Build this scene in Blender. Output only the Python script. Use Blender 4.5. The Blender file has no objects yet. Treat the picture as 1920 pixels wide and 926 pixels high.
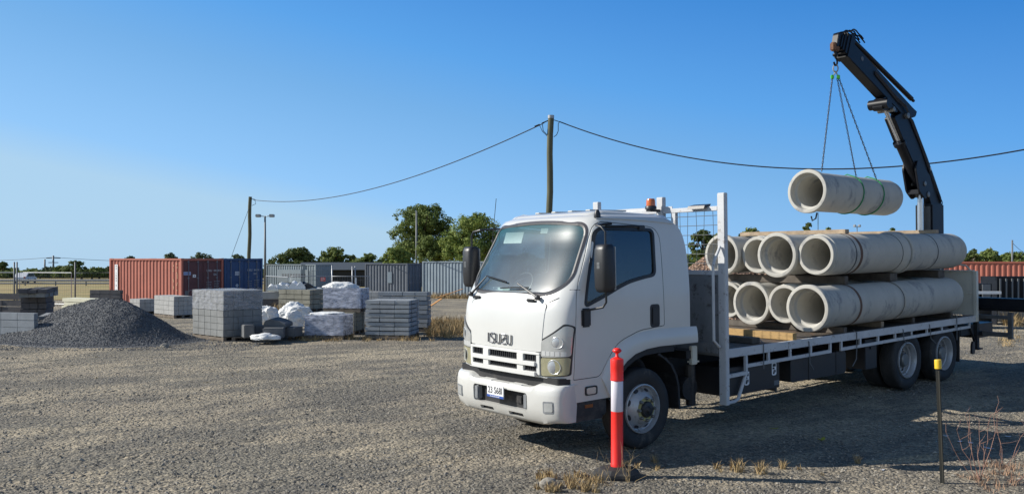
import bpy, bmesh, math, random
from mathutils import Vector, Matrix, noise
from mathutils.geometry import tessellate_polygon
R = math.radians
random.seed(7)
SC = bpy.context.scene
COL = SC.collection

# ------------------------------------------------------------------ camera, light, exposure
F = 1600.0; HZ = 485.0; H = 2.457           # focal length in photo pixels, horizon row, eye height
cam_d = bpy.data.cameras.new('camera'); cam = bpy.data.objects.new('camera', cam_d); COL.objects.link(cam)
cam.location = (0, 0, H); cam.rotation_euler = (R(90), 0, 0)
cam_d.sensor_width = 36; cam_d.lens = 36 * F / 1920
cam_d.shift_y = (HZ - 463) / 1920
cam_d.clip_start = 0.05; cam_d.clip_end = 6000
SC.camera = cam
SUN_EL = 31.0; SUN_DIR = Vector((-0.996, 0.09, 0)).normalized()      # horizontal direction towards the sun
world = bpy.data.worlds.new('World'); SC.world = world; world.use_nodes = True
nt = world.node_tree; nt.nodes.clear()
sky = nt.nodes.new('ShaderNodeTexSky'); sky.sky_type = 'NISHITA'; sky.sun_disc = False
sky.sun_elevation = R(SUN_EL); sky.sun_rotation = math.atan2(SUN_DIR.x, SUN_DIR.y)
sky.altitude = 0; sky.air_density = 1.0; sky.dust_density = 0.35; sky.ozone_density = 3.0
bg = nt.nodes.new('ShaderNodeBackground'); bg.inputs[1].default_value = 0.085
wo = nt.nodes.new('ShaderNodeOutputWorld')
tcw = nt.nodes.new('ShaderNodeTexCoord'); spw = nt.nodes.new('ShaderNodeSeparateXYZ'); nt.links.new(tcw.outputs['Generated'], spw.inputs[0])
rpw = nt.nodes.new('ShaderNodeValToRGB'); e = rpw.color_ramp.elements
for pos, c in ((0.0, (4.0, 6.25, 8.5)), (0.04, (2.75, 5.6, 9.4)), (0.15, (1.7, 4.3, 8.1)), (0.22, (1.0, 3.65, 8.2)), (0.28, (0.7, 3.0, 7.5)), (0.366, (0.28, 2.2, 6.5)), (0.5, (0.1, 1.2, 3.6)), (1.0, (0.12, 0.4, 1.1))):  # last stops lie above the view, darkened to lower the ambient light
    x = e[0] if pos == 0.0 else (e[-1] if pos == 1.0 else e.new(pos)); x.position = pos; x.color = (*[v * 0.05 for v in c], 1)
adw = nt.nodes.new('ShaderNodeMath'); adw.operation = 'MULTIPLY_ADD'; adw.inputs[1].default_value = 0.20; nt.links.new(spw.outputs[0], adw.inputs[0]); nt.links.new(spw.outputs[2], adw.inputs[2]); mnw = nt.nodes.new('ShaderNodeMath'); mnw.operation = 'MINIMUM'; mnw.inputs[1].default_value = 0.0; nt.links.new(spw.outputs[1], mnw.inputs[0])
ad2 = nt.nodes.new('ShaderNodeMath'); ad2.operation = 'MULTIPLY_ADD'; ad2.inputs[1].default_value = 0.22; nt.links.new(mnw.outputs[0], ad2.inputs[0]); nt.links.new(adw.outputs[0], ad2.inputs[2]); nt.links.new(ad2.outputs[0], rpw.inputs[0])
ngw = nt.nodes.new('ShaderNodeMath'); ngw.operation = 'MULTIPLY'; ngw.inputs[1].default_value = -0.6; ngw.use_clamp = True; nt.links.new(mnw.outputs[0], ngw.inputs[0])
mpw = nt.nodes.new('ShaderNodeMix'); mpw.data_type = 'RGBA'; mpw.inputs[7].default_value = (0.21, 0.228, 0.25, 1); nt.links.new(ngw.outputs[0], mpw.inputs[0]); nt.links.new(rpw.outputs[0], mpw.inputs[6])  # unseen sky behind the camera made paler, added fill for the shaded sides
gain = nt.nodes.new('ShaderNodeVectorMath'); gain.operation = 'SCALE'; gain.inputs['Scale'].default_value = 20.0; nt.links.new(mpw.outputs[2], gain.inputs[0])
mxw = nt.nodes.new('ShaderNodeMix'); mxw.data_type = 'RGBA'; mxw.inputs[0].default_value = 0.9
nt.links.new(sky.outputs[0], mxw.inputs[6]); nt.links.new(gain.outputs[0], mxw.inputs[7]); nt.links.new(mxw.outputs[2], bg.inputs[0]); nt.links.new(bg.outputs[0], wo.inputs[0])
sun_d = bpy.data.lights.new('sun', 'SUN'); sun = bpy.data.objects.new('sun', sun_d); COL.objects.link(sun)
sun_d.energy = 5.0; sun_d.angle = R(0.5); sun_d.color = (1.0, 0.95, 0.86)
sv = Vector((SUN_DIR.x * math.cos(R(SUN_EL)), SUN_DIR.y * math.cos(R(SUN_EL)), math.sin(R(SUN_EL))))
sun.rotation_euler = sv.to_track_quat('Z', 'Y').to_euler()
sun.location = (-20, 5, 20)
SC.view_settings.view_transform = 'Standard'; SC.view_settings.look = 'None'
SC.view_settings.exposure = 0.3; SC.view_settings.gamma = 1.0; SC.view_settings.use_curve_mapping = False
SC.cycles.max_bounces = 6; SC.cycles.transparent_max_bounces = 12
SC.cycles.use_denoising = True

# ------------------------------------------------------------------ materials
def mat(name, col, rough=0.6, metal=0.0, var=0.0, vscale=3.0, bump=0.0, bscale=40.0, col2=None, dirt=None,
        dscale=2.0, damt=0.5, spec=0.5, coat=0.0, stretch=(1, 1, 1), coords='Object'):
    m = bpy.data.materials.new(name); m.use_nodes = True
    n = m.node_tree.nodes; l = m.node_tree.links
    p = n['Principled BSDF']
    p.inputs['Roughness'].default_value = rough; p.inputs['Metallic'].default_value = metal
    p.inputs['Specular IOR Level'].default_value = spec; p.inputs['Coat Weight'].default_value = coat
    p.inputs['Coat Roughness'].default_value = 0.08
    p.inputs['Base Color'].default_value = (*col, 1)
    tc = n.new('ShaderNodeTexCoord'); mp = n.new('ShaderNodeMapping'); mp.inputs['Scale'].default_value = stretch
    l.new(tc.outputs[coords], mp.inputs[0])
    cur = None
    if var > 0 or col2:
        nz = n.new('ShaderNodeTexNoise'); nz.inputs['Scale'].default_value = vscale; nz.inputs['Detail'].default_value = 6
        nz.inputs['Roughness'].default_value = 0.65
        l.new(mp.outputs[0], nz.inputs['Vector'])
        rp = n.new('ShaderNodeValToRGB'); rp.color_ramp.elements[0].position = 0.32; rp.color_ramp.elements[1].position = 0.68
        a = tuple(c * (1 - var) for c in col); b = col2 if col2 else tuple(min(1, c * (1 + var)) for c in col)
        rp.color_ramp.elements[0].color = (*a, 1); rp.color_ramp.elements[1].color = (*b, 1)
        l.new(nz.outputs['Fac'], rp.inputs[0]); cur = rp.outputs[0]
    if dirt:
        nz = n.new('ShaderNodeTexNoise'); nz.inputs['Scale'].default_value = dscale; nz.inputs['Detail'].default_value = 9
        nz.inputs['Roughness'].default_value = 0.75
        l.new(mp.outputs[0], nz.inputs['Vector'])
        rp = n.new('ShaderNodeValToRGB')
        rp.color_ramp.elements[0].position = 0.64 - damt * 0.3; rp.color_ramp.elements[1].position = 0.72 - damt * 0.2
        rp.color_ramp.elements[0].color = (0, 0, 0, 1); rp.color_ramp.elements[1].color = (1, 1, 1, 1)
        l.new(nz.outputs['Fac'], rp.inputs[0])
        mx = n.new('ShaderNodeMix'); mx.data_type = 'RGBA'
        l.new(rp.outputs[0], mx.inputs[0])
        if cur: l.new(cur, mx.inputs[6])
        else: mx.inputs[6].default_value = (*col, 1)
        mx.inputs[7].default_value = (*dirt, 1); cur = mx.outputs[2]
    if cur: l.new(cur, p.inputs['Base Color'])
    if bump > 0:
        nb = n.new('ShaderNodeTexNoise'); nb.inputs['Scale'].default_value = bscale; nb.inputs['Detail'].default_value = 4
        l.new(mp.outputs[0], nb.inputs['Vector'])
        bp = n.new('ShaderNodeBump'); bp.inputs['Strength'].default_value = bump; bp.inputs['Distance'].default_value = 0.02
        l.new(nb.outputs['Fac'], bp.inputs['Height']); l.new(bp.outputs[0], p.inputs['Normal'])
    return m

def glass_mat(name, tint, refl=0.04, dust=(0.5, 0.55, 0.55), dustamt=0.06, band=False):
    m = bpy.data.materials.new(name); m.use_nodes = True
    n = m.node_tree.nodes; l = m.node_tree.links; n.remove(n['Principled BSDF'])
    out = n['Material Output']
    tr = n.new('ShaderNodeBsdfTransparent'); tr.inputs[0].default_value = (*tint, 1)
    gl = n.new('ShaderNodeBsdfGlossy'); gl.inputs['Roughness'].default_value = 0.03
    gl2 = n.new('ShaderNodeBsdfGlossy'); gl2.inputs['Roughness'].default_value = 0.28
    df = n.new('ShaderNodeBsdfDiffuse'); df.inputs[0].default_value = (*dust, 1)
    fr = n.new('ShaderNodeFresnel'); fr.inputs[0].default_value = 1.5
    add = n.new('ShaderNodeMath'); add.operation = 'ADD'; add.inputs[1].default_value = refl; add.use_clamp = True
    l.new(fr.outputs[0], add.inputs[0])
    m1 = n.new('ShaderNodeMixShader'); l.new(add.outputs[0], m1.inputs[0]); l.new(tr.outputs[0], m1.inputs[1]); l.new(gl.outputs[0], m1.inputs[2])
    nz = n.new('ShaderNodeTexNoise'); nz.inputs['Scale'].default_value = 2.2; nz.inputs['Detail'].default_value = 7
    tc = n.new('ShaderNodeTexCoord'); l.new(tc.outputs['Object'], nz.inputs['Vector'])
    mr = n.new('ShaderNodeMapRange'); mr.inputs[1].default_value = 0.3; mr.inputs[2].default_value = 0.75
    mr.inputs[3].default_value = dustamt * 0.5; mr.inputs[4].default_value = dustamt * 1.6
    l.new(nz.outputs['Fac'], mr.inputs[0])
    m2 = n.new('ShaderNodeMixShader'); l.new(mr.outputs[0], m2.inputs[0]); l.new(m1.outputs[0], m2.inputs[1]); l.new(df.outputs[0], m2.inputs[2])
    m3 = n.new('ShaderNodeMixShader'); m3.inputs[0].default_value = dustamt * 0.45; l.new(m2.outputs[0], m3.inputs[1]); l.new(gl2.outputs[0], m3.inputs[2])
    last = m3
    if band:   # tinted strip across the top of the glass
        sp = n.new('ShaderNodeSeparateXYZ'); l.new(tc.outputs['Object'], sp.inputs[0])
        mz = n.new('ShaderNodeMapRange'); mz.inputs[1].default_value = 2.66; mz.inputs[2].default_value = 2.92
        mz.inputs[3].default_value = 0; mz.inputs[4].default_value = 0.62
        l.new(sp.outputs[2], mz.inputs[0])
        tn = n.new('ShaderNodeBsdfDiffuse'); tn.inputs[0].default_value = (0.02, 0.11, 0.13, 1)
        m4 = n.new('ShaderNodeMixShader'); l.new(mz.outputs[0], m4.inputs[0]); l.new(m3.outputs[0], m4.inputs[1]); l.new(tn.outputs[0], m4.inputs[2])
        last = m4
    # the pane is a thin solid: its coating and dust sit on the outer faces only
    ge = n.new('ShaderNodeNewGeometry'); tr2 = n.new('ShaderNodeBsdfTransparent'); mb_ = n.new('ShaderNodeMixShader')
    l.new(ge.outputs['Backfacing'], mb_.inputs[0]); l.new(last.outputs[0], mb_.inputs[1]); l.new(tr2.outputs[0], mb_.inputs[2])
    l.new(mb_.outputs[0], out.inputs[0])
    return m

M = {}
M['white'] = mat('white_paint', (0.62, 0.62, 0.595), 0.32, coat=0.6, var=0.03, vscale=1.5, dirt=(0.62, 0.60, 0.55), dscale=1.3, damt=0.12)
def dusty(m, z0, z1, amt, col):
    n = m.node_tree.nodes; l = m.node_tree.links; p = n['Principled BSDF']; src = p.inputs['Base Color'].links[0].from_socket
    tc = n.new('ShaderNodeTexCoord'); sp = n.new('ShaderNodeSeparateXYZ'); l.new(tc.outputs['Object'], sp.inputs[0])
    mr = n.new('ShaderNodeMapRange'); mr.inputs[1].default_value = z1; mr.inputs[2].default_value = z0; mr.inputs[3].default_value = 0; mr.inputs[4].default_value = amt
    l.new(sp.outputs[2], mr.inputs[0])
    nz = n.new('ShaderNodeTexNoise'); nz.inputs['Scale'].default_value = 3.5; nz.inputs['Detail'].default_value = 9; nz.inputs['Roughness'].default_value = 0.7; l.new(tc.outputs['Object'], nz.inputs['Vector'])
    mu = n.new('ShaderNodeMath'); mu.operation = 'MULTIPLY'; l.new(mr.outputs[0], mu.inputs[0]); l.new(nz.outputs['Fac'], mu.inputs[1]); mu.use_clamp = True
    mx = n.new('ShaderNodeMix'); mx.data_type = 'RGBA'; l.new(mu.outputs[0], mx.inputs[0]); l.new(src, mx.inputs[6]); mx.inputs[7].default_value = (*col, 1); l.new(mx.outputs[2], p.inputs['Base Color'])
    ad = n.new('ShaderNodeMath'); ad.operation = 'ADD'; ad.inputs[1].default_value = p.inputs['Roughness'].default_value; l.new(mu.outputs[0], ad.inputs[0]); l.new(ad.outputs[0], p.inputs['Roughness'])
dusty(M['white'], 0.4, 1.4, 0.55, (0.42, 0.39, 0.33))
M['whitetrim'] = mat('white_plastic', (0.70, 0.70, 0.67), 0.42, var=0.04, vscale=4)
M['black'] = mat('black_plastic', (0.022, 0.023, 0.026), 0.42, bump=0.05, bscale=120)
M['rubber'] = mat('tyre_rubber', (0.028, 0.028, 0.029), 0.75, var=0.3, vscale=5, dirt=(0.10, 0.09, 0.075), dscale=3, damt=0.25)
M['chassis'] = mat('chassis_black', (0.018, 0.018, 0.020), 0.6, var=0.3, vscale=4, dirt=(0.06, 0.055, 0.05), dscale=3, damt=0.3)
M['rim'] = mat('wheel_steel', (0.46, 0.47, 0.48), 0.38, 0.35, var=0.12, vscale=6, dirt=(0.22, 0.20, 0.17), dscale=6, damt=0.3)
M['hubyellow'] = mat('hub_primer', (0.40, 0.37, 0.16), 0.6, var=0.3, vscale=9)
M['nut'] = mat('nut_steel', (0.22, 0.22, 0.21), 0.45, 0.6)
M['chrome'] = mat('dark_chrome', (0.16, 0.16, 0.175), 0.3, 0.4)
M['rod'] = mat('ram_rod', (0.62, 0.64, 0.68), 0.2, 0.9)
M['glass'] = glass_mat('windscreen_glass', (0.84, 0.95, 0.93), 0.04, (0.32, 0.54, 0.64), 0.085, band=True)
M['dglass'] = glass_mat('dark_glass', (0.10, 0.12, 0.13), 0.08, (0.20, 0.20, 0.19), 0.03)
M['lens'] = mat('lamp_lens', (0.50, 0.51, 0.50), 0.12, 0.25, var=0.1, vscale=8, coat=0.8)
M['lensyel'] = mat('yellowed_lens', (0.36, 0.34, 0.22), 0.25, 0.1, var=0.15, vscale=6, coat=0.5)
M['reflector'] = mat('lamp_reflector', (0.66, 0.67, 0.66), 0.22, 0.25)
M['amber'] = mat('amber_lens', (0.55, 0.12, 0.012), 0.25, coat=0.6)
M['amberdark'] = mat('amber_marker', (0.22, 0.07, 0.01), 0.4)
M['traywhite'] = mat('tray_paint', (0.55, 0.56, 0.57), 0.5, var=0.08, vscale=3, dirt=(0.12, 0.07, 0.045), dscale=11, damt=0.22)
M['cream'] = mat('cream_paint', (0.66, 0.64, 0.55), 0.5, var=0.05, vscale=3, dirt=(0.12, 0.09, 0.07), dscale=9, damt=0.12)
M['greysteel'] = mat('grey_panel', (0.20, 0.21, 0.22), 0.55, var=0.15, vscale=4, dirt=(0.06, 0.05, 0.045), dscale=5, damt=0.3)
M['deck'] = mat('deck_steel', (0.085, 0.075, 0.065), 0.7, var=0.3, vscale=10, dirt=(0.16, 0.10, 0.06), dscale=6, damt=0.5, bump=0.4, bscale=90)
M['crane'] = mat('crane_black', (0.008, 0.009, 0.013), 0.42, spec=0.3, var=0.2, vscale=4, dirt=(0.05, 0.045, 0.04), dscale=5, damt=0.1)
M['cranegrey'] = mat('crane_grey', (0.10, 0.10, 0.10), 0.5, var=0.2, vscale=6)
M['rust'] = mat('rusty_steel', (0.16, 0.075, 0.04), 0.8, var=0.4, vscale=14)
M['concrete'] = mat('pipe_concrete', (0.46, 0.445, 0.40), 0.85, var=0.08, vscale=2.2, dirt=(0.26, 0.26, 0.26), dscale=1.9, damt=0.34, bump=0.10, bscale=50, stretch=(1.7, 1.0, 1.0))
M['timber'] = mat('yellow_timber', (0.42, 0.27, 0.11), 0.8, var=0.25, vscale=5, dirt=(0.16, 0.10, 0.05), dscale=5, damt=0.25, stretch=(6, 1, 6))
M['timberdark'] = mat('dark_timber', (0.10, 0.085, 0.07), 0.85, var=0.35, vscale=6)
M['timberpale'] = mat('pale_timber', (0.34, 0.26, 0.18), 0.85, var=0.3, vscale=7)
M['pallet'] = mat('pallet_wood', (0.17, 0.14, 0.11), 0.9, var=0.3, vscale=7)
M['block'] = mat('block_grey', (0.235, 0.24, 0.235), 0.95, var=0.16, vscale=2.6, bump=0.2, bscale=60)
M['blockwarm'] = mat('block_warm', (0.27, 0.26, 0.21), 0.95, var=0.16, vscale=2.6, bump=0.2, bscale=60)
M['blockblue'] = mat('block_blue', (0.32, 0.34, 0.355), 0.9, var=0.12, vscale=2.6, bump=0.15, bscale=60)
M['blockdark'] = mat('block_dark', (0.10, 0.096, 0.10), 0.95, var=0.2, vscale=2.6, bump=0.2, bscale=60)
M['blockpale'] = mat('block_pale', (0.36, 0.36, 0.35), 0.95, var=0.15, vscale=2.6, bump=0.2, bscale=60)
M['creamblock'] = mat('cream_beam', (0.62, 0.60, 0.46), 0.85, var=0.08, vscale=2)
M['strap'] = mat('strap', (0.03, 0.03, 0.035), 0.6)
M['strapbrown'] = mat('load_strap', (0.13, 0.075, 0.05), 0.8)
M['wire'] = mat('cable_black', (0.012, 0.012, 0.015), 0.5)
M['chain'] = mat('chain_steel', (0.06, 0.06, 0.065), 0.5, 0.6)
M['green'] = mat('sling_green', (0.02, 0.22, 0.08), 0.6)
M['shackle'] = mat('shackle_green', (0.12, 0.60, 0.06), 0.4)
M['polewood'] = mat('treated_pole', (0.105, 0.105, 0.065), 0.9, var=0.3, vscale=1.5, stretch=(6, 6, 0.4))
M['galv'] = mat('galvanised', (0.38, 0.39, 0.40), 0.45, 0.5, var=0.1)
M['galvdark'] = mat('dull_galvanised', (0.16, 0.17, 0.18), 0.6, 0.2)
M['red'] = mat('bollard_red', (0.92, 0.022, 0.014), 0.42, var=0.05, vscale=3, coat=0.1, dirt=(0.45, 0.05, 0.035), dscale=7, damt=0.12)
M['reflective'] = mat('reflective_band', (0.68, 0.64, 0.70), 0.35, var=0.04)
M['yellow'] = mat('yellow_cap', (0.78, 0.50, 0.03), 0.45)
M['picket'] = mat('picket_steel', (0.035, 0.035, 0.03), 0.6, 0.3)
M['contred'] = mat('container_red', (0.43, 0.135, 0.09), 0.6, var=0.10, vscale=1.2, dirt=(0.16, 0.07, 0.04), dscale=2.5, damt=0.12)
M['contmaroon'] = mat('container_maroon', (0.12, 0.045, 0.045), 0.6, var=0.15, vscale=1.2, dirt=(0.10, 0.05, 0.035), dscale=3, damt=0.2)
M['contblue'] = mat('container_blue', (0.028, 0.07, 0.17), 0.5, var=0.15, vscale=1.2, dirt=(0.05, 0.05, 0.06), dscale=3, damt=0.15)
M['contgrey'] = mat('container_grey', (0.115, 0.13, 0.155), 0.6, var=0.10, vscale=1.2, dirt=(0.10, 0.08, 0.07), dscale=3, damt=0.1)
M['contpale'] = mat('container_pale', (0.21, 0.26, 0.30), 0.6, var=0.10, vscale=1.2, dirt=(0.2, 0.2, 0.2), dscale=3, damt=0.15)
M['doorbar'] = mat('locking_bar', (0.25, 0.24, 0.25), 0.5, 0.3)
M['lettering'] = mat('white_lettering', (0.60, 0.60, 0.60), 0.6)
M['letterblack'] = mat('black_lettering', (0.02, 0.02, 0.025), 0.6)
M['labelwhite'] = mat('label_white', (0.80, 0.80, 0.80), 0.6)
M['labelblue'] = mat('label_blue', (0.35, 0.42, 0.60), 0.6)
M['plateblue'] = mat('plate_blue', (0.03, 0.09, 0.36), 0.5)
M['signred'] = mat('sign_red', (0.65, 0.06, 0.05), 0.5)
M['foil'] = mat('shrink_wrap_white', (0.74, 0.75, 0.76), 0.35, var=0.06, vscale=6, bump=0.5, bscale=14)
M['wrapblue'] = mat('wrapped_blocks', (0.20, 0.22, 0.28), 0.35, var=0.22, vscale=5, col2=(0.36, 0.38, 0.44), bump=0.5, bscale=16, coat=0.4, stretch=(1, 1, 2.5))
M['bagwhite'] = mat('white_bag', (0.72, 0.72, 0.70), 0.6, bump=0.6, bscale=9)
M['darkbuild'] = mat('dark_shed', (0.02, 0.021, 0.024), 0.8)
M['shedroof'] = mat('shed_roof', (0.07, 0.08, 0.09), 0.6)
M['bark'] = mat('bark', (0.09, 0.07, 0.05), 0.95, var=0.3, vscale=4, bump=0.5, bscale=20)
M['seat'] = mat('seat_cloth', (0.09, 0.095, 0.10), 0.9)
M['dash'] = mat('dash_plastic', (0.42, 0.48, 0.47), 0.7)
M['lining'] = mat('cab_lining', (0.20, 0.23, 0.23), 0.8)
M['paper'] = mat('paper', (0.75, 0.78, 0.76), 0.8)
M['straw'] = mat('dry_grass', (0.36, 0.26, 0.13), 0.9, var=0.3, vscale=5)
M['twig'] = mat('reddish_twig', (0.34, 0.19, 0.14), 0.8, var=0.2)
M['twigstraw'] = mat('pinkish_straw', (0.36, 0.23, 0.15), 0.9, var=0.3, vscale=5)
M['leafgreen'] = mat('fallen_leaf', (0.30, 0.30, 0.03), 0.7)
M['litter'] = mat('litter_white', (0.65, 0.67, 0.72), 0.6)
M['orangeboard'] = mat('orange_board', (0.45, 0.22, 0.07), 0.8)
M['carwhite'] = mat('car_white', (0.75, 0.75, 0.75), 0.3)
M['tailred'] = mat('tail_lamp', (0.4, 0.03, 0.02), 0.3)

def leafmat(name, a, b, sub=0.25):
    m = bpy.data.materials.new(name); m.use_nodes = True
    n = m.node_tree.nodes; l = m.node_tree.links; p = n['Principled BSDF']
    p.inputs['Roughness'].default_value = 0.75; p.inputs['Specular IOR Level'].default_value = 0.25
    g = n.new('ShaderNodeNewGeometry')
    rp = n.new('ShaderNodeValToRGB'); rp.color_ramp.elements[0].color = (*a, 1); rp.color_ramp.elements[1].color = (*b, 1)
    l.new(g.outputs['Random Per Island'], rp.inputs[0]); l.new(rp.outputs[0], p.inputs['Base Color'])
    tl = n.new('ShaderNodeBsdfTranslucent'); l.new(rp.outputs[0], tl.inputs[0])
    mx = n.new('ShaderNodeMixShader'); mx.inputs[0].default_value = sub
    l.new(p.outputs[0], mx.inputs[1]); l.new(tl.outputs[0], mx.inputs[2]); l.new(mx.outputs[0], n['Material Output'].inputs[0])
    return m
M['leafdark'] = leafmat('leaves_dark', (0.055, 0.09, 0.03), (0.17, 0.205, 0.07))
M['leafmid'] = leafmat('leaves_mid', (0.075, 0.12, 0.03), (0.23, 0.27, 0.08))
M['leaflight'] = leafmat('leaves_light', (0.10, 0.17, 0.035), (0.32, 0.36, 0.10))
M['leaffar'] = leafmat('leaves_far', (0.055, 0.085, 0.045), (0.12, 0.15, 0.08))

# ------------------------------------------------------------------ mesh helpers
SQ = [1.0, 0.0]      # while the cab is built: sideways squeeze and offset of the authored widths
class MB:
    """collects geometry; flip=True: authored as (u, v, z) of the truck with v towards the camera side"""
    def __init__(s, flip=False): s.bm = bmesh.new(); s.k = -1 if flip else 1; s.mi = 0
    def V(s, p): return s.bm.verts.new((p[0], (p[1] * SQ[0] + SQ[1]) * s.k, p[2]))
    def F(s, vs, sm=False):
        try: f = s.bm.faces.new(vs)
        except ValueError: return None
        f.material_index = s.mi; f.smooth = sm; return f
    def box(s, x0, x1, y0, y1, z0, z1, bev=0.0, mtx=None):
        t = bmesh.new(); bmesh.ops.create_cube(t, size=1)
        for v in t.verts:
            v.co = Vector(((x0 + x1) / 2 + v.co.x * (x1 - x0), (y0 + y1) / 2 + v.co.y * (y1 - y0), (z0 + z1) / 2 + v.co.z * (z1 - z0)))
        if bev > 0: bmesh.ops.bevel(t, geom=list(t.edges), offset=bev, segments=2, affect='EDGES', clamp_overlap=True)
        s.merge(t, mtx)
    def merge(s, t, mtx=None, smooth=None):
        vm = {}
        for v in t.verts:
            co = mtx @ v.co if mtx is not None else v.co
            vm[v] = s.V(co)
        for f in t.faces:
            s.F([vm[v] for v in f.verts], f.smooth if smooth is None else smooth)
        t.free()
    def tube(s, pts, r, seg=8, caps=True, smooth=True, r1=None):
        pts = [Vector(p) for p in pts]; n = len(pts); rings = []
        up = None
        for i, p in enumerate(pts):
            d = (pts[min(i + 1, n - 1)] - pts[max(i - 1, 0)])
            if d.length < 1e-9: d = Vector((0, 0, 1))
            d.normalize()
            if up is None:
                up = Vector((0, 0, 1)) if abs(d.z) < 0.9 else Vector((1, 0, 0))
            a = d.cross(up)
            if a.length < 1e-6: a = d.cross(Vector((0, 1, 0)))
            a.normalize(); b = a.cross(d).normalized(); up = b
            rr = r if r1 is None else r + (r1 - r) * i / (n - 1)
            rings.append([s.V(p + (a * math.cos(2 * math.pi * k / seg) + b * math.sin(2 * math.pi * k / seg)) * rr) for k in range(seg)])
        for i in range(n - 1):
            for k in range(seg):
                s.F([rings[i][k], rings[i][(k + 1) % seg], rings[i + 1][(k + 1) % seg], rings[i + 1][k]], smooth)
        if caps: s.F(rings[0][::-1]); s.F(rings[-1])
    def bar(s, p0, p1, w, h, upv=(0, 0, 1)):
        """rectangular bar; w across, h along the up vector"""
        p0 = Vector(p0); p1 = Vector(p1); d = (p1 - p0).normalized(); up = Vector(upv)
        a = d.cross(up).normalized(); b = a.cross(d).normalized()
        q = []
        for p in (p0, p1):
            q.append([s.V(p + a * sx * w / 2 + b * sy * h / 2) for sx, sy in ((-1, -1), (1, -1), (1, 1), (-1, 1))])
        for k in range(4): s.F([q[0][k], q[0][(k + 1) % 4], q[1][(k + 1) % 4], q[1][k]])
        s.F(q[0][::-1]); s.F(q[1])
    def lathe(s, prof, c, axis, seg=32, smooth=True):
        """prof: (radius, position along axis)"""
        c = Vector(c); ax = Vector(axis).normalized()
        a = ax.orthogonal().normalized(); b = ax.cross(a).normalized(); rings = []
        for r, t in prof:
            if r < 1e-6: rings.append([s.V(c + ax * t)])
            else: rings.append([s.V(c + ax * t + (a * math.cos(2 * math.pi * k / seg) + b * math.sin(2 * math.pi * k / seg)) * r) for k in range(seg)])
        for i in range(len(rings) - 1):
            A, B = rings[i], rings[i + 1]
            for k in range(seg):
                k2 = (k + 1) % seg
                if len(A) == 1 and len(B) == 1: continue
                if len(A) == 1: s.F([A[0], B[k2], B[k]], smooth)
                elif len(B) == 1: s.F([A[k], A[k2], B[0]], smooth)
                else: s.F([A[k], A[k2], B[k2], B[k]], smooth)
    def prism(s, poly, lo, hi, axis='v', smooth=False):
        """poly in the plane across axis: 'v': (u,z)  'u': (v,z)  'z': (x,y)"""
        def P(a, b, t): return (a, t, b) if axis == 'v' else ((t, a, b) if axis == 'u' else (a, b, t))
        A = [s.V(P(a, b, lo)) for a, b in poly]; B = [s.V(P(a, b, hi)) for a, b in poly]; n = len(poly)
        s.F(A[::-1]); s.F(B)
        for i in range(n): s.F([A[i], A[(i + 1) % n], B[(i + 1) % n], B[i]], smooth)
    def build(s, name, m, parent=None, sharp=35, bevel=0.0):
        bm = s.bm
        bmesh.ops.recalc_face_normals(bm, faces=bm.faces)
        if bevel > 0:
            es = [e for e in bm.edges if len(e.link_faces) == 2 and e.calc_face_angle(0) > R(40)]
            bmesh.ops.bevel(bm, geom=es, offset=bevel, segments=2, affect='EDGES', clamp_overlap=True)
        for e in bm.edges:
            if len(e.link_faces) == 2 and e.calc_face_angle(0) > R(sharp): e.smooth = False
        me = bpy.data.meshes.new(name); bm.to_mesh(me); bm.free()
        for mm in (m if isinstance(m, (list, tuple)) else [m]): me.materials.append(mm)
        o = bpy.data.objects.new(name, me); COL.objects.link(o)
        if parent: o.parent = parent
        return o

def empty(name, loc=(0, 0, 0), rz=0.0):
    o = bpy.data.objects.new(name, None); COL.objects.link(o); o.location = loc; o.rotation_euler = (0, 0, rz)
    o.empty_display_size = 0.3; return o
def tag(o, label, cat, group=None):
    o['label'] = label; o['category'] = cat
    if group: o['group'] = group
    return o
def rounded(poly, r, seg=5):
    """round the corners of a 2D polygon"""
    out = []; n = len(poly)
    for i in range(n):
        p0 = Vector(poly[i - 1]); p1 = Vector(poly[i]); p2 = Vector(poly[(i + 1) % n])
        rr = r[i] if isinstance(r, (list, tuple)) else r
        a = (p0 - p1); b = (p2 - p1); la = min(rr, a.length * 0.45); lb = min(rr, b.length * 0.45)
        A = p1 + a.normalized() * la; B = p1 + b.normalized() * lb
        for k in range(seg + 1):
            t = k / seg; q = A * (1 - t) ** 2 + p1 * 2 * t * (1 - t) + B * t * t
            out.append((q.x, q.y))
    return out
def offset_poly(poly, d):
    n = len(poly); area = sum(poly[i][0] * poly[(i + 1) % n][1] - poly[(i + 1) % n][0] * poly[i][1] for i in range(n))
    sgn = 1 if area > 0 else -1; out = []
    for i in range(n):
        p0 = Vector(poly[i - 1]); p1 = Vector(poly[i]); p2 = Vector(poly[(i + 1) % n])
        a = (p1 - p0); b = (p2 - p1)
        if a.length < 1e-9 or b.length < 1e-9: out.append(tuple(p1)); continue
        a.normalize(); b.normalize()
        na = Vector((a.y, -a.x)) * sgn; nb = Vector((b.y, -b.x)) * sgn
        nn = (na + nb)
        if nn.length < 1e-6: nn = na
        nn.normalize(); k = 1 / max(0.4, nn.dot(na))
        q = p1 + nn * d * k; out.append((q.x, q.y))
    return out
def boolean(a, b, op='DIFFERENCE', remove=True, us=False):
    md = a.modifiers.new('b', 'BOOLEAN'); md.operation = op; md.object = b; md.solver = 'EXACT'; md.use_self = us
    bpy.context.view_layer.update()
    dg = bpy.context.evaluated_depsgraph_get()
    me = bpy.data.meshes.new_from_object(a.evaluated_get(dg)); a.modifiers.clear()
    old = a.data; a.data = me; bpy.data.meshes.remove(old)
    if remove:
        bm_ = b.data; bpy.data.objects.remove(b); bpy.data.meshes.remove(bm_)
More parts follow.
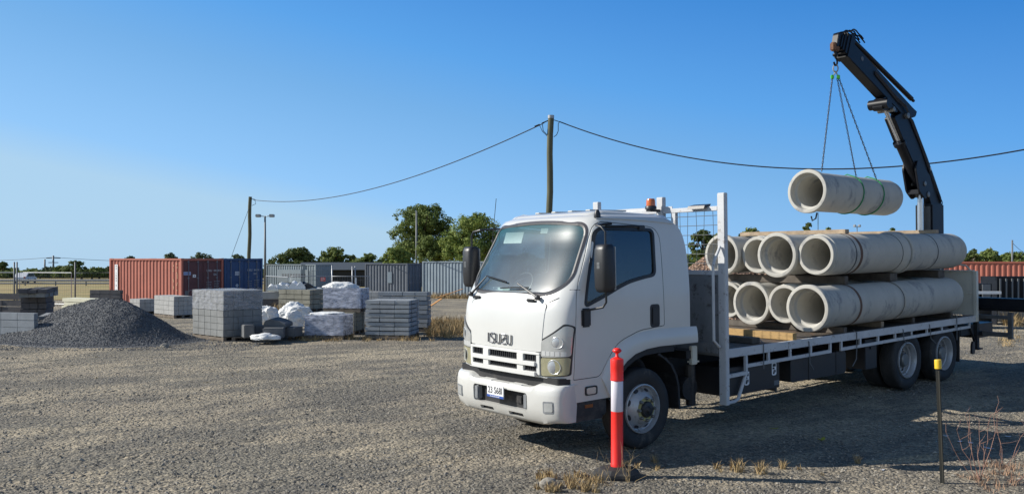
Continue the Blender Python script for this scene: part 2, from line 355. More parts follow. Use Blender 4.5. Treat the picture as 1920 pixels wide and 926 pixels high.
def resharp(o, ang=30):
    bm = bmesh.new(); bm.from_mesh(o.data)
    bmesh.ops.remove_doubles(bm, verts=bm.verts, dist=0.0004)
    bmesh.ops.recalc_face_normals(bm, faces=bm.faces)
    for f in bm.faces: f.smooth = True
    for e in bm.edges: e.smooth = not (len(e.link_faces) != 2 or e.calc_face_angle(0) > R(ang))
    bm.to_mesh(o.data); bm.free()
def line_inside(o, cy):
    o.data.materials.clear(); o.data.materials.append(M['white']); o.data.materials.append(M['lining'])
    for p in o.data.polygons:
        c = p.center; d = Vector((-0.15 - c.x, cy - c.y, 2.1 - c.z))
        p.material_index = 1 if p.normal.dot(d) > 0.0 and abs(p.normal.dot(d.normalized())) > 0.15 else 0
def text_mesh(txt, size, bold=0.0, align='CENTER'):
    c = bpy.data.curves.new('t', 'FONT'); c.body = txt; c.size = size; c.offset = bold; c.align_x = align; c.align_y = 'CENTER'; c.extrude = 0.0
    c.resolution_u = 3
    o = bpy.data.objects.new('t', c); COL.objects.link(o); bpy.context.view_layer.update()
    me = bpy.data.meshes.new_from_object(o.evaluated_get(bpy.context.evaluated_depsgraph_get()))
    bpy.data.objects.remove(o); bpy.data.curves.remove(c); return me
def add_text(mb, txt, size, mtx, sx=1.0, bold=0.0, align='CENTER'):
    me = text_mesh(txt, size, bold, align); t = bmesh.new(); t.from_mesh(me); bpy.data.meshes.remove(me)
    for v in t.verts: v.co.x *= sx
    # mtx maps text plane (x right, y up) to the local frame; k undone here because mtx is already final
    k = mb.k; q = SQ[:]; mb.k = 1; SQ[:] = [1.0, 0.0]; mb.merge(t, mtx); mb.k = k; SQ[:] = q
def frame(o, x, y):
    """matrix with text origin o, right direction x and up direction y"""
    x = Vector(x).normalized(); y = Vector(y).normalized(); z = x.cross(y)
    m = Matrix((x, y, z)).transposed().to_4x4(); m.translation = Vector(o); return m

# ------------------------------------------------------------------ ground
TRX, TRY, YAW, TILT = 0.985, 11.96, 0.6696, 0.0196
CU, SU = math.cos(YAW), math.sin(YAW)
def lerp(tab, x):
    if x <= tab[0][0]: return tab[0][1]
    for (a, b), (c, d) in zip(tab, tab[1:]):
        if x <= c: return b + (d - b) * (x - a) / (c - a)
    return tab[-1][1]
def sstep(a, b, x):
    t = min(1, max(0, (x - a) / (b - a))); return t * t * (3 - 2 * t)
def gz(x, y):
    z = lerp([(0, 0), (42, 0), (71, -0.56), (120, -1.2), (200, -2.2), (400, -5.4), (1500, -20), (6000, -78)], y)
    u = (x - TRX) * CU + (y - TRY) * SU
    m = sstep(-1.5, 1.5, x)
    if m > 0 and 0 < u < 30: z += m * (0.0196 * u if u < 10.5 else 0.206 * (1 - (u - 10.5) / 19.5))
    return z
def axis_pts(lo, hi, fine_lo, fine_hi, step, grow=1.16):
    p = []; x = fine_lo
    while x <= fine_hi: p.append(x); x += step
    s = step; x = p[-1]
    while x < hi: s *= grow; x += s; p.append(x)
    s = step; x = p[0]; q = []
    while x > lo: s *= grow; x -= s; q.append(x)
    return q[::-1] + p
def ground_mat():
    m = bpy.data.materials.new('gravel_ground'); m.use_nodes = True
    n = m.node_tree.nodes; l = m.node_tree.links; p = n['Principled BSDF']
    p.inputs['Roughness'].default_value = 0.95; p.inputs['Specular IOR Level'].default_value = 0.15
    tc = n.new('ShaderNodeTexCoord')
    def noise_(scale, detail=5, rough=0.6, stretch=None, rot=0.0):
        z = n.new('ShaderNodeTexNoise'); z.inputs['Scale'].default_value = scale; z.inputs['Detail'].default_value = detail
        z.inputs['Roughness'].default_value = rough
        mp = n.new('ShaderNodeMapping'); mp.inputs['Rotation'].default_value = (0, 0, rot)
        mp.inputs['Scale'].default_value = stretch or (1, 1, 1); mp.vector_type = 'TEXTURE'
        l.new(tc.outputs['Object'], mp.inputs[0]); l.new(mp.outputs[0], z.inputs['Vector']); return z
    def ramp(src, a, b, ca=(0, 0, 0), cb=(1, 1, 1)):
        r = n.new('ShaderNodeValToRGB'); r.color_ramp.elements[0].position = a; r.color_ramp.elements[1].position = b
        r.color_ramp.elements[0].color = (*ca, 1); r.color_ramp.elements[1].color = (*cb, 1); l.new(src, r.inputs[0]); return r
    def mix(f, a, b, mode='MIX'):
        x = n.new('ShaderNodeMix'); x.data_type = 'RGBA'; x.blend_type = mode
        for k, v in ((0, f), (6, a), (7, b)):
            if hasattr(v, 'links') or hasattr(v, 'is_linked'): l.new(v, x.inputs[k])
            else: x.inputs[k].default_value = v if k == 0 else (*v, 1)
        return x.outputs[2]
    # tan fines showing through in streaks along the tyre tracks, grey stone elsewhere
    streak = noise_(0.75, 9, 0.70, (3.2, 0.75, 1), R(33))
    patch = noise_(0.45, 6, 0.65)
    av = n.new('ShaderNodeMath'); av.operation = 'MULTIPLY_ADD'; av.inputs[1].default_value = 0.55; l.new(streak.outputs['Fac'], av.inputs[0])
    av2 = n.new('ShaderNodeMath'); av2.operation = 'MULTIPLY'; av2.inputs[1].default_value = 0.45; l.new(patch.outputs['Fac'], av2.inputs[0]); l.new(av2.outputs[0], av.inputs[2])
    fac = ramp(av.outputs[0], 0.47, 0.54)
    fine = noise_(38, 4, 0.8)
    grey = ramp(fine.outputs['Fac'], 0.30, 0.72, (0.11, 0.103, 0.087), (0.37, 0.345, 0.292))
    tan = ramp(fine.outputs['Fac'], 0.30, 0.72, (0.28, 0.248, 0.19), (0.50, 0.445, 0.35))
    base = mix(fac.outputs[0], grey.outputs[0], tan.outputs[0])
    # single stones, one shade each
    vo = n.new('ShaderNodeTexVoronoi'); vo.inputs['Scale'].default_value = 28; l.new(tc.outputs['Object'], vo.inputs['Vector'])
    sep = n.new('ShaderNodeSeparateColor'); l.new(vo.outputs['Color'], sep.inputs[0])
    st = ramp(sep.outputs[0], 0.0, 1.0, (0.55, 0.56, 0.58), (1.45, 1.40, 1.32))
    base = mix(0.8, base, st.outputs[0], 'MULTIPLY')
    big = noise_(0.22, 5, 0.65, (1.8, 0.8, 1), R(33)); bf = ramp(big.outputs['Fac'], 0.35, 0.7, (0.76, 0.76, 0.78), (1.22, 1.19, 1.12))
    base = mix(1.0, base, bf.outputs[0], 'MULTIPLY')
    l.new(base, p.inputs['Base Color'])
    # relief: stones + small hollows
    inv = n.new('ShaderNodeMath'); inv.operation = 'SUBTRACT'; inv.inputs[0].default_value = 1; l.new(vo.outputs['Distance'], inv.inputs[1])
    nb = noise_(9, 6, 0.7)
    v2 = n.new('ShaderNodeTexVoronoi'); v2.inputs['Scale'].default_value = 11; l.new(tc.outputs['Object'], v2.inputs['Vector'])
    a1 = n.new('ShaderNodeMath'); a1.operation = 'MULTIPLY_ADD'; l.new(nb.outputs['Fac'], a1.inputs[0]); a1.inputs[1].default_value = 2.6; l.new(inv.outputs[0], a1.inputs[2])
    a2 = n.new('ShaderNodeMath'); a2.operation = 'MULTIPLY_ADD'; l.new(v2.outputs['Distance'], a2.inputs[0]); a2.inputs[1].default_value = -1.2; l.new(a1.outputs[0], a2.inputs[2])
    bp = n.new('ShaderNodeBump'); bp.inputs['Strength'].default_value = 0.95; bp.inputs['Distance'].default_value = 0.034
    l.new(a2.outputs[0], bp.inputs['Height']); l.new(bp.outputs[0], p.inputs['Normal'])
    return m
M['ground'] = ground_mat()
def stone_mat(name, a, b):
    m = bpy.data.materials.new(name); m.use_nodes = True
    n = m.node_tree.nodes; l = m.node_tree.links; p = n['Principled BSDF']; p.inputs['Roughness'].default_value = 0.9
    g = n.new('ShaderNodeNewGeometry'); rp = n.new('ShaderNodeValToRGB')
    rp.color_ramp.elements[0].color = (*a, 1); rp.color_ramp.elements[1].color = (*b, 1)
    l.new(g.outputs['Random Per Island'], rp.inputs[0]); l.new(rp.outputs[0], p.inputs['Base Color']); return m
M['stones'] = stone_mat('loose_stone', (0.11, 0.10, 0.085), (0.33, 0.30, 0.25))
M['gravelstones'] = stone_mat('dark_gravel', (0.05, 0.052, 0.06), (0.22, 0.225, 0.23))
M['brownstones'] = stone_mat('brown_pebble', (0.20, 0.12, 0.08), (0.50, 0.34, 0.24))
M['gravel'] = mat('gravel_heap', (0.07, 0.073, 0.08), 0.9, var=0.5, vscale=30, bump=1.0, bscale=30, col2=(0.17, 0.175, 0.18))
M['pebbles'] = mat('pebble_heap', (0.10, 0.065, 0.045), 0.9, var=0.5, vscale=10, bump=1.0, bscale=10)
M['field'] = mat('dry_field', (0.36, 0.25, 0.085), 0.95, var=0.25, vscale=0.05, col2=(0.25, 0.23, 0.07), dirt=(0.42, 0.30, 0.12), dscale=0.15, damt=0.5, stretch=(0.5, 1.6, 1))
M['road'] = mat('asphalt', (0.09, 0.09, 0.095), 0.9, var=0.1, vscale=0.5)

def near_relief(x, y):
    if y > 30 or y < 2: return 0
    k = 1 - sstep(18, 30, y)
    s_ = x * 0.84 + y * 0.545; t_ = -x * 0.545 + y * 0.84
    a = noise.noise(Vector((s_ * 0.18, t_ * 0.9, 3))) * 0.020
    b = noise.noise(Vector((s_ * 1.5, t_ * 2.4, 9))) * 0.011
    for c0, c1, w_ in ((7.2, 0.020, 0.11), (9.3, 0.020, 0.11), (11.6, 0.016, 0.13), (13.5, 0.016, 0.13), (16.2, 0.02, 0.16), (4.1, 0.014, 0.10)):
        q = t_ - c0 - 0.35 * math.sin(s_ * 0.16 + c0) ; b -= c1 * math.exp(-(q / w_) ** 2) - 0.4 * c1 * math.exp(-((abs(q) - w_ * 1.9) / w_) ** 2)
    c = noise.noise(Vector((x * 5.1, y * 6.3, 5))) * 0.009
    return (a + b + c) * k
mb = MB()
xs = axis_pts(-2500, 2500, -9, 9, 0.11, 1.07); ys = axis_pts(-60, 5000, 6.0, 20, 0.10, 1.06)
grid = [[mb.V((x, y, gz(x, y) + near_relief(x, y))) for x in xs] for y in ys]
for j in range(len(ys) - 1):
    for i in range(len(xs) - 1): mb.F([grid[j][i], grid[j][i + 1], grid[j + 1][i + 1], grid[j + 1][i]], True)
g = mb.build('ground', M['ground']); g['kind'] = 'structure'

def strip(name, pts_fn, m, dz, nx, ny):
    mb = MB(); q = [[None] * (nx + 1) for _ in range(ny + 1)]
    for j in range(ny + 1):
        for i in range(nx + 1):
            x, y = pts_fn(i / nx, j / ny); q[j][i] = mb.V((x, y, gz(x, y) + dz))
    for j in range(ny):
        for i in range(nx): mb.F([q[j][i], q[j][i + 1], q[j + 1][i + 1], q[j + 1][i]], True)
    o = mb.build(name, m); o['kind'] = 'structure'; return o
def field_pt(s, t):
    x = (s * 2 - 1) * abs(s * 2 - 1) * 700
    y0 = 56 + 26 * sstep(-22, -14, x)
    return x, y0 + t * t * 900
strip('field', field_pt, M['field'], 0.02, 140, 60)
strip('road', lambda s, t: (-500 + s * 900, 124 + t * 9), M['road'], 0.10, 80, 4)

def stone(mb, c, r, flat=0.65, rnd=random):
    """small irregular stone: deformed octahedron, 8-14 faces"""
    a = rnd.random() * 6.28; ca, sa = math.cos(a), math.sin(a)
    sx = r * (0.75 + rnd.random() * 0.6); sy = r * (0.6 + rnd.random() * 0.5); sz = r * flat * (0.7 + rnd.random() * 0.5)
    P = []
    for k in range(5):
        t = 2 * math.pi * k / 5 + rnd.random() * 0.6; q = 0.8 + rnd.random() * 0.4
        x, y = math.cos(t) * sx * q, math.sin(t) * sy * q
        P.append(mb.V((c[0] + x * ca - y * sa, c[1] + x * sa + y * ca, c[2] + (rnd.random() - 0.5) * sz * 0.6)))
    T = mb.V((c[0] + (rnd.random() - .5) * sx * .5, c[1] + (rnd.random() - .5) * sy * .5, c[2] + sz))
    B = mb.V((c[0], c[1], c[2] - sz * 0.7))
    for k in range(5):
        mb.F([P[k], P[(k + 1) % 5], T]); mb.F([P[(k + 1) % 5], P[k], B])
rs = random.Random(3)
mb = MB()
for i in range(26000):
    y = 6.5 + (rs.random() ** 1.6) * 16; half = y * 0.66 + 0.5; x = (rs.random() * 2 - 1) * half
    dens = noise.noise(Vector((x * 0.5 + y * 0.2, y * 1.2, 1.7)))
    if dens < -0.05 and rs.random() < 0.7: continue
    r = 0.006 + 0.010 * rs.random() ** 2 + (0.018 * rs.random() if rs.random() < 0.02 else 0)
    r *= (0.8 + y / 26)
    stone(mb, (x, y, gz(x, y) + near_relief(x, y) + r * 0.15), r, 0.7, rs)
for i in range(11000):
    y = 7.0 + (rs.random() ** 1.3) * 9; half = y * 0.66; x = (rs.random() * 2 - 1) * half
    if noise.noise(Vector(((x * 0.84 + y * 0.545) * 0.2, (-x * 0.545 + y * 0.84) * 0.9, 8))) < -0.02 and rs.random() < 0.8: continue
    r = 0.010 + 0.017 * rs.random() ** 2; stone(mb, (x, y, gz(x, y) + near_relief(x, y) + r * 0.1), r, 0.8, rs)
o = mb.build('loose_stones', M['stones'], sharp=180); o['kind'] = 'stuff'
tag(o, 'small loose grey and tan stones strewn over the gravel yard', 'stones')
for i, (x, y, r, lab) in enumerate([((1030 - 960) / F * 9.15, 9.15, 0.10, 'fist sized grey rock in the dry weeds left of the red bollard'),
                                    ((322 - 960) / F * 24.2, 23.7, 0.10, 'tan round rock at the right foot of the dark gravel heap')]):
    mb = MB(); t = bmesh.new(); bmesh.ops.create_icosphere(t, subdivisions=3, radius=r)
    for v in t.verts:
        v.co *= 1 + 0.35 * noise.noise(v.co * 14 + Vector((i * 5, 0, 0))); v.co.z *= 0.75
    mb.merge(t); o = mb.build('rock', M['stones'], sharp=25); o.location = (x, y, gz(x, y) + r * 0.4)
    tag(o, lab, 'rock')

# ------------------------------------------------------------------ the truck
truck = empty('flatbed_truck', (TRX, TRY, 0)); truck.rotation_euler = (0, -math.atan(TILT), YAW)
tag(truck, 'white flatbed truck with black loader crane carrying concrete pipes', 'truck')

# cab surface: table of z, front u, rear u, half width
CAB = [(0.70, -1.40, 1.03, 1.160), (1.0, -1.425, 1.04, 1.168), (1.3, -1.43, 1.04, 1.17), (1.6, -1.42, 1.04, 1.17), (1.85, -1.39, 1.04, 1.17),
       (2.03, -1.32, 1.04, 1.165), (2.25, -1.20, 1.035, 1.155), (2.5, -1.055, 1.02, 1.138), (2.7, -0.935, 0.985, 1.118), (2.84, -0.87, 0.92, 1.10), (2.93, -0.825, 0.82, 1.075),
       (2.995, -0.775, 0.70, 1.035), (3.035, -0.66, 0.55, 0.94), (3.055, -0.45, 0.38, 0.78), (3.065, -0.15, 0.15, 0.45)]
ND, DC = 3.4, 0.34
def cabrow(z):
    if z <= CAB[0][0]: return CAB[0][1:]
    for i in range(len(CAB) - 1):
        a, b = CAB[i], CAB[i + 1]
        if z <= b[0]:
            t = (z - a[0]) / (b[0] - a[0]); p0 = CAB[max(i - 1, 0)]; p3 = CAB[min(i + 2, len(CAB) - 1)]
            r = []
            for k in (1, 2, 3):
                m1 = (b[k] - p0[k]) / (b[0] - p0[0]); m2 = (p3[k] - a[k]) / (p3[0] - a[0]); h = b[0] - a[0]
                t2, t3 = t * t, t * t * t
                r.append((2 * t3 - 3 * t2 + 1) * a[k] + (t3 - 2 * t2 + t) * h * m1 + (-2 * t3 + 3 * t2) * b[k] + (t3 - t2) * h * m2)
            return tuple(r)
    return CAB[-1][1:]
def v2a(v, z, w=None):
    w = w or cabrow(z)[2]; q = min(1, abs(v) / w) ** (ND / 2); return math.copysign(math.asin(q), v)
def front_pt(a, z, off=0.0):
    """point of the rounded front; a = -pi/2 .. pi/2 across the width"""
    def P(a, z):
        uf, ur, w = cabrow(z); s, c = math.sin(abs(a)), max(0.0, math.cos(a)); d = min(DC, (ur - uf) * 0.45)
        return Vector((uf + d * (1 - c ** (2 / ND)), math.copysign(w * s ** (2 / ND), a), z))
    p = P(a, z)
    if off:
        e = 0.01; aa = max(-1.5, min(1.5, a)); 
        if abs(aa) < 0.02: aa = 0.02 if aa >= 0 else -0.02
        n = (P(aa + e, z) - P(aa - e, z)).cross(P(aa, z + e) - P(aa, z - e))
        if n.length > 0:
            n.normalize()
            if n.x > 0 and abs(aa) < 1.2: n = -n
            if abs(aa) >= 1.2 and n.y * aa < 0: n = -n
            p = p + n * off
    return p
def side_pt(u, z, sgn, off=0.0):
    uf, ur, w = cabrow(z); d = min(DC, (ur - uf) * 0.45); v = w
    if u < uf + d: v = w * max(0.0, 1 - min(1, abs(1 - (u - uf) / d)) ** ND) ** (1 / ND)
    if u > ur - 0.16: v = w * max(0.0, 1 - min(1, abs((u - ur + 0.16) / 0.16)) ** 4) ** 0.25
    return Vector((u, sgn * (v + off), z))
def cab_solid(name, ins, zlo, zhi, m):
    mb = MB(True); rings = []; nz_ = 64
    zl = [zlo + (zhi - zlo) * i / nz_ for i in range(nz_ + 1)]
    for z in zl:
        uf, ur, w = cabrow(min(z, 3.064)); uf += ins; ur -= ins; w -= ins; d = min(DC, (ur - uf) * 0.45); ring = []
        for k in range(41):
            a = -math.pi / 2 + math.pi * k / 40; c = max(0, math.cos(a))
            ring.append((uf + d * (1 - c ** (2 / ND)), math.copysign(w * abs(math.sin(a)) ** (2 / ND), a)))
        rd = min(0.16, (ur - uf) * 0.4); u0 = uf + d; u1 = ur - rd
        for k in range(1, 16): ring.append((u0 + (u1 - u0) * k / 16, w))
        for k in range(9):
            a = math.pi / 2 * k / 8; ring.append((u1 + rd * math.sin(a) ** 0.5, w * math.cos(a) ** 0.5 if k < 8 else w * 0.3))
        for k in range(8, -1, -1):
            a = math.pi / 2 * k / 8; ring.append((u1 + rd * math.sin(a) ** 0.5, -w * math.cos(a) ** 0.5 if k < 8 else -w * 0.3))
        for k in range(15, 0, -1): ring.append((u0 + (u1 - u0) * k / 16, -w))
        rings.append([mb.V((u, v, z)) for u, v in ring])
    n = len(rings[0])
    for i in range(len(rings) - 1):
        for k in range(n): mb.F([rings[i][k], rings[i][(k + 1) % n], rings[i + 1][(k + 1) % n], rings[i + 1][k]], True)
    mb.F(rings[0][::-1]); mb.F(rings[-1])
    return mb.build(name, m)
def cutter(poly, lo, hi, axis):
    mb = MB(True); mb.prism(poly, lo, hi, axis); return mb.build('cutter', M['black'])

def cell_poly(poly, step):
    """2D polygon -> bmesh in XY cut into cells so it can be bent"""
    t = bmesh.new(); f = t.faces.new([t.verts.new((a, b, 0)) for a, b in poly]); t.normal_update()
    for ax in (0, 1):
        lo = min(p[ax] for p in poly); hi = max(p[ax] for p in poly); x = math.ceil(lo / step) * step
        while x < hi:
            co = Vector((x, 0, 0)) if ax == 0 else Vector((0, x, 0)); no = Vector((1, 0, 0)) if ax == 0 else Vector((0, 1, 0))
            bmesh.ops.bisect_plane(t, geom=list(t.verts) + list(t.edges) + list(t.faces), dist=1e-6, plane_co=co, plane_no=no)
            x += step
    bmesh.ops.triangulate(t, faces=[f for f in t.faces if len(f.verts) > 4])
    return t
def bent(mb, poly, fn, off, thick, step=0.05, smooth=True):
    """solid sheet following fn(x, y, offset) with the outline poly"""
    t = cell_poly(poly, step); top = {}; bot = {}
    for v in t.verts:
        top[v] = mb.V(fn(v.co.x, v.co.y, off + thick)); bot[v] = mb.V(fn(v.co.x, v.co.y, off))
    for f in t.faces:
        mb.F([top[v] for v in f.verts], smooth); mb.F([bot[v] for v in reversed(f.verts)], smooth)
    for e in t.edges:
        if len(e.link_faces) == 1:
            a, b = e.verts; mb.F([top[a], top[b], bot[b], bot[a]])
    t.free()
fr = lambda a, z, o: front_pt(a, z, o)
def frp(poly): return [(v2a(v, z), z) for v, z in poly]
near = lambda u, z, o: side_pt(u, z, 1, o)
far = lambda u, z, o: side_pt(u, z, -1, o)

# outlines, metres
WS = [(-0.80, 2.045), (0.80, 2.045), (1.045, 2.20), (0.955, 2.90), (0.0, 2.955), (-0.955, 2.90), (-1.045, 2.20)]      # (v, z)
WSR = rounded(WS, [0.16, 0.16, 0.13, 0.14, 0.6, 0.14, 0.13], 7)
DOOR = rounded([(-1.205, 1.02), (-0.78, 1.02), (-0.60, 1.26), (-0.44, 1.42), (-0.05, 1.54), (0.42, 1.57), (0.40, 2.86), (-0.70, 2.94), (-1.14, 2.06)], [0.01, .06, .08, .1, .1, .03, .2, .12, .2], 5)
WIN = rounded([(-1.00, 1.905), (-0.66, 2.02), (-0.28, 2.165), (0.02, 2.22), (0.255, 2.25), (0.275, 2.825), (-0.715, 2.85), (-0.93, 2.25)], [.05, .1, .3, .1, .06, .07, .12, .2], 5)
ARCH = [(-0.64, 0.5), (-0.625, 0.74), (-0.55, 0.93), (-0.45, 1.06), (-0.32, 1.17), (-0.16, 1.25), (0.05, 1.295), (0.3, 1.31), (0.7, 1.305), (1.25, 1.295), (1.25, 0.5)]

SQ[:] = [0.94, 0.07]
cab = cab_solid('cab_body', 0.0, 0.74, 3.064, M['white'])
inner = cab_solid('inner', 0.06, 1.42, 2.985, M['lining'])
cab.parent = None
boolean(cab, inner)
boolean(cab, cutter(WSR, -2.0, -0.30, 'u'))
for sg in (1, -1):
    boolean(cab, cutter(WIN, 0.95 * sg, 1.4 * sg, 'v') if sg > 0 else cutter(WIN, -1.4, -0.95, 'v'))
    boolean(cab, cutter(ARCH, 0.5, 1.4, 'v') if sg > 0 else cutter(ARCH, -1.4, -0.5, 'v'))
# bottom of the cab is open behind the bumper
boolean(cab, cutter([(-2, 0.5), (-2, 1.03), (-1.235, 1.03), (-1.235, 0.5)], -1.3, 1.3, 'v'))
# doors cut free with a real gap
doorshell = None
for sg, nm in ((1, 'near'), (-1, 'far')):
    lo, hi = (0.80, 1.5) if sg > 0 else (-1.5, -0.80)
    d = cab.copy(); d.data = cab.data.copy(); COL.objects.link(d); d.name = 'door'
    boolean(d, cutter(offset_poly(DOOR, -0.004), lo, hi, 'v'), 'INTERSECT')
    boolean(cab, cutter(offset_poly(DOOR, 0.005), lo, hi, 'v'))
    resharp(d, 32); d.parent = truck; line_inside(d, -0.07)
    # window rubber, glass, handle
    mb = MB(True); t = cell_poly(offset_poly(WIN, 0.030), 0.06); t.free()
    fn = near if sg > 0 else far
    outer = offset_poly(WIN, 0.028); innr = offset_poly(WIN, -0.012); nn = len(WIN)
    for i in range(nn):
        j = (i + 1) % nn
        q = [mb.V(fn(*p, 0.006)) for p in (outer[i], outer[j], innr[j], innr[i])]
        b = [mb.V(fn(*p, -0.015)) for p in (outer[i], outer[j], innr[j], innr[i])]
        mb.F(q); mb.F(b[::-1]); mb.F([q[0], q[1], b[1], b[0]]); mb.F([q[2], q[3], b[3], b[2]])
    mb.build('window_seal', M['black'], d, sharp=60)
    mb = MB(True); bent(mb, offset_poly(WIN, 0.004), fn, -0.022, 0.005, 0.2)
    mb.build('window_glass', M['dglass'], d)
    mb = MB(True)
    mb.prism(rounded([(0.145, 1.56), (0.325, 1.56), (0.325, 1.86), (0.145, 1.86)], 0.05), sg * 1.160 if sg > 0 else -1.176, sg * 1.176 if sg > 0 else -1.160, 'v')
    mb.box(0.175, 0.30, sg * 1.176 - 0.004, sg * 1.176 + 0.012, 1.60, 1.82, 0.012)
    mb.build('handle', M['black'], d)
resharp(cab, 32); cab.parent = truck
line_inside(cab, -0.07)

# raised roof panel, roof ribs
mb = MB(True)
prof = [(0.0, 0.0), (0.012, 0.045), (0.04, 0.075), (0.12, 0.088)]
base = rounded([(-0.66, -0.93), (-0.66, 0.93), (0.80, 0.95), (0.80, -0.95)], [0.22, 0.22, 0.12, 0.12], 6)
rings = []
for ins, hh in prof:
    ring = []
    for (u, v) in offset_poly(base, -ins):
        z = 3.03 + hh * 0.75 + 0.012 * (1 - (v / 0.95) ** 2) - 0.075 * sstep(0.35, 0.85, u) - 0.045 * (1 - sstep(-0.70, -0.35, u))
        ring.append(mb.V((u, v, z - (0.09 if ins == 0 else 0))))
    rings.append(ring)
for i in range(3):
    n = len(rings[0])
    for k in range(n): mb.F([rings[i][k], rings[i][(k + 1) % n], rings[i + 1][(k + 1) % n], rings[i + 1][k]], True)
mb.F(rings[-1], True)
for v0 in (-0.55, -0.18, 0.18, 0.55): mb.box(-0.40, 0.30, v0 - 0.05, v0 + 0.05, 3.09, 3.112, 0.01)
mb.build('roof_panel', M['white'], truck, sharp=40)
mb = MB(True)      # gutter strip above the door and small clearance lamp
for sg in (1,):
    pts = [side_pt(-0.66 + 1.36 * k / 24, 2.975 - 0.06 * (k / 24) ** 2, sg, 0.006) for k in range(25)]
    mb.tube(pts, 0.010, 6)
mb.build('roof_gutter', M['white'], truck)
mb = MB(True); mb.lathe([(0.045, 0), (0.045, 0.03), (0.04, 0.06), (0.022, 0.10), (0.0, 0.105)], (-0.62, 0.99, 2.985), (0, 0, 1), 16)
mb.build('clearance_lamp', M['black'], truck)

# windscreen
ws_o = frp(offset_poly(WSR, 0.030)); ws_m = frp(offset_poly(WSR, 0.002)); ws_i = frp(offset_poly(WSR, -0.020))
def band(mb, A, B, o1, o2, th):
    n = len(A)
    for i in range(n):
        j = (i + 1) % n
        q = [mb.V(front_pt(*A[i], o1)), mb.V(front_pt(*A[j], o1)), mb.V(front_pt(*B[j], o2)), mb.V(front_pt(*B[i], o2))]
        b = [mb.V(front_pt(*A[i], o1 - th)), mb.V(front_pt(*A[j], o1 - th)), mb.V(front_pt(*B[j], o2 - th)), mb.V(front_pt(*B[i], o2 - th))]
        mb.F(q, True); mb.F(b[::-1], True); mb.F([q[0], q[1], b[1], b[0]]); mb.F([q[2], q[3], b[3], b[2]])
mb = MB(True); band(mb, ws_o, ws_m, 0.004, 0.014, 0.012); mb.build('windscreen_seal', mat('seal_grey', (0.14, 0.13, 0.13), 0.3, 0.3), truck, sharp=70)
mb = MB(True); band(mb, ws_m, ws_i, 0.013, 0.004, 0.012); mb.build('windscreen_border', M['black'], truck, sharp=70)
mb = MB(True); bent(mb, frp(offset_poly(WSR, -0.001)), fr, -0.006, 0.004, 0.07)
ws = mb.build('windscreen', M['glass'], truck)
mb = MB(True)    # dark torn sticker at the foot of the glass, far corner
bent(mb, frp([(-0.985, 2.115), (-0.90, 2.095), (-0.885, 2.17), (-0.90, 2.19), (-0.90, 2.245), (-0.925, 2.235), (-0.945, 2.29), (-0.955, 2.235), (-0.985, 2.20), (-0.975, 2.16)]), fr, 0.002, 0.002, 0.03)
mb.build('sticker', M['black'], ws)

# panel seams and the hatch on the front
FPAN = rounded([(-0.775, 1.345), (0.775, 1.345), (0.815, 1.925), (-0.815, 1.925)], 0.03)
mb = MB(True); bent(mb, frp(FPAN), fr, -0.004, 0.010, 0.06)
mb.build('front_panel', M['white'], truck, sharp=50)
mb = MB(True)
def seam(pts, r=0.004):
    mb.tube([front_pt(v2a(v, z), z, 0.0045) for v, z in pts], r, 5)
o_ = offset_poly(FPAN, 0.006); seam(o_ + o_[:1])
for sg in (1, -1):
    seam([(sg * (0.83 + 0.028 * k), 1.945 + 0.012 * k) for k in range(6)], 0.003)
    mb.tube([side_pt(-1.07 - 0.10 * t, 2.10 + 0.004 * t, sg, 0.0) for t in (0, 0.5, 1)], 0.004, 5)
mb.build('panel_seam', M['strap'], truck, sharp=80)

# grille: white frame with bars, dark openings
GR = rounded([(-0.765, 1.055), (0.765, 1.055), (0.765, 1.33), (-0.765, 1.33)], 0.02)
mb = MB(True); bent(mb, frp(GR), fr, -0.002, 0.008, 0.06); gr = mb.build('grille', M['black'], truck)
mb = MB(True)
def gbox(v0, v1, z0, z1, off=0.0, th=0.045):
    bent(mb, frp([(v0, z0), (v1, z0), (v1, z1), (v0, z1)]), fr, off, th, 0.06, smooth=False)
gbox(-0.765, 0.765, 1.305, 1.332, 0, .03); gbox(-0.765, -0.705, 1.062, 1.302, 0, .028); gbox(0.705, 0.765, 1.062, 1.302, 0, .028)
gbox(-0.70, 0.70, 1.168, 1.222, 0.0, 0.055); gbox(-0.70, 0.70, 1.045, 1.10, 0.0, 0.055)
for v in (-0.42, 0.34): gbox(v, v + 0.13, 1.10, 1.168, 0.0, 0.040); gbox(v, v + 0.13, 1.222, 1.305, 0.0, 0.040)
mb.build('grille_bars', M['whitetrim'], gr, bevel=0.004)
for z0_, z1_ in ((1.10, 1.168), (1.222, 1.305)):
    for a_, b_ in ((-0.70, -0.42), (-0.29, 0.34), (0.47, 0.70)):
        mb = MB(True); gbox(a_, b_, z0_, z0_ + 0.012, 0.006, 0.012)
        for i in range(int((b_ - a_) / 0.045)): gbox(a_ + 0.03 + i * 0.045, a_ + 0.037 + i * 0.045, z0_ + 0.010, z1_ - 0.003, 0.006, 0.012)
        mb.build('grille_fin', M['black'], gr)

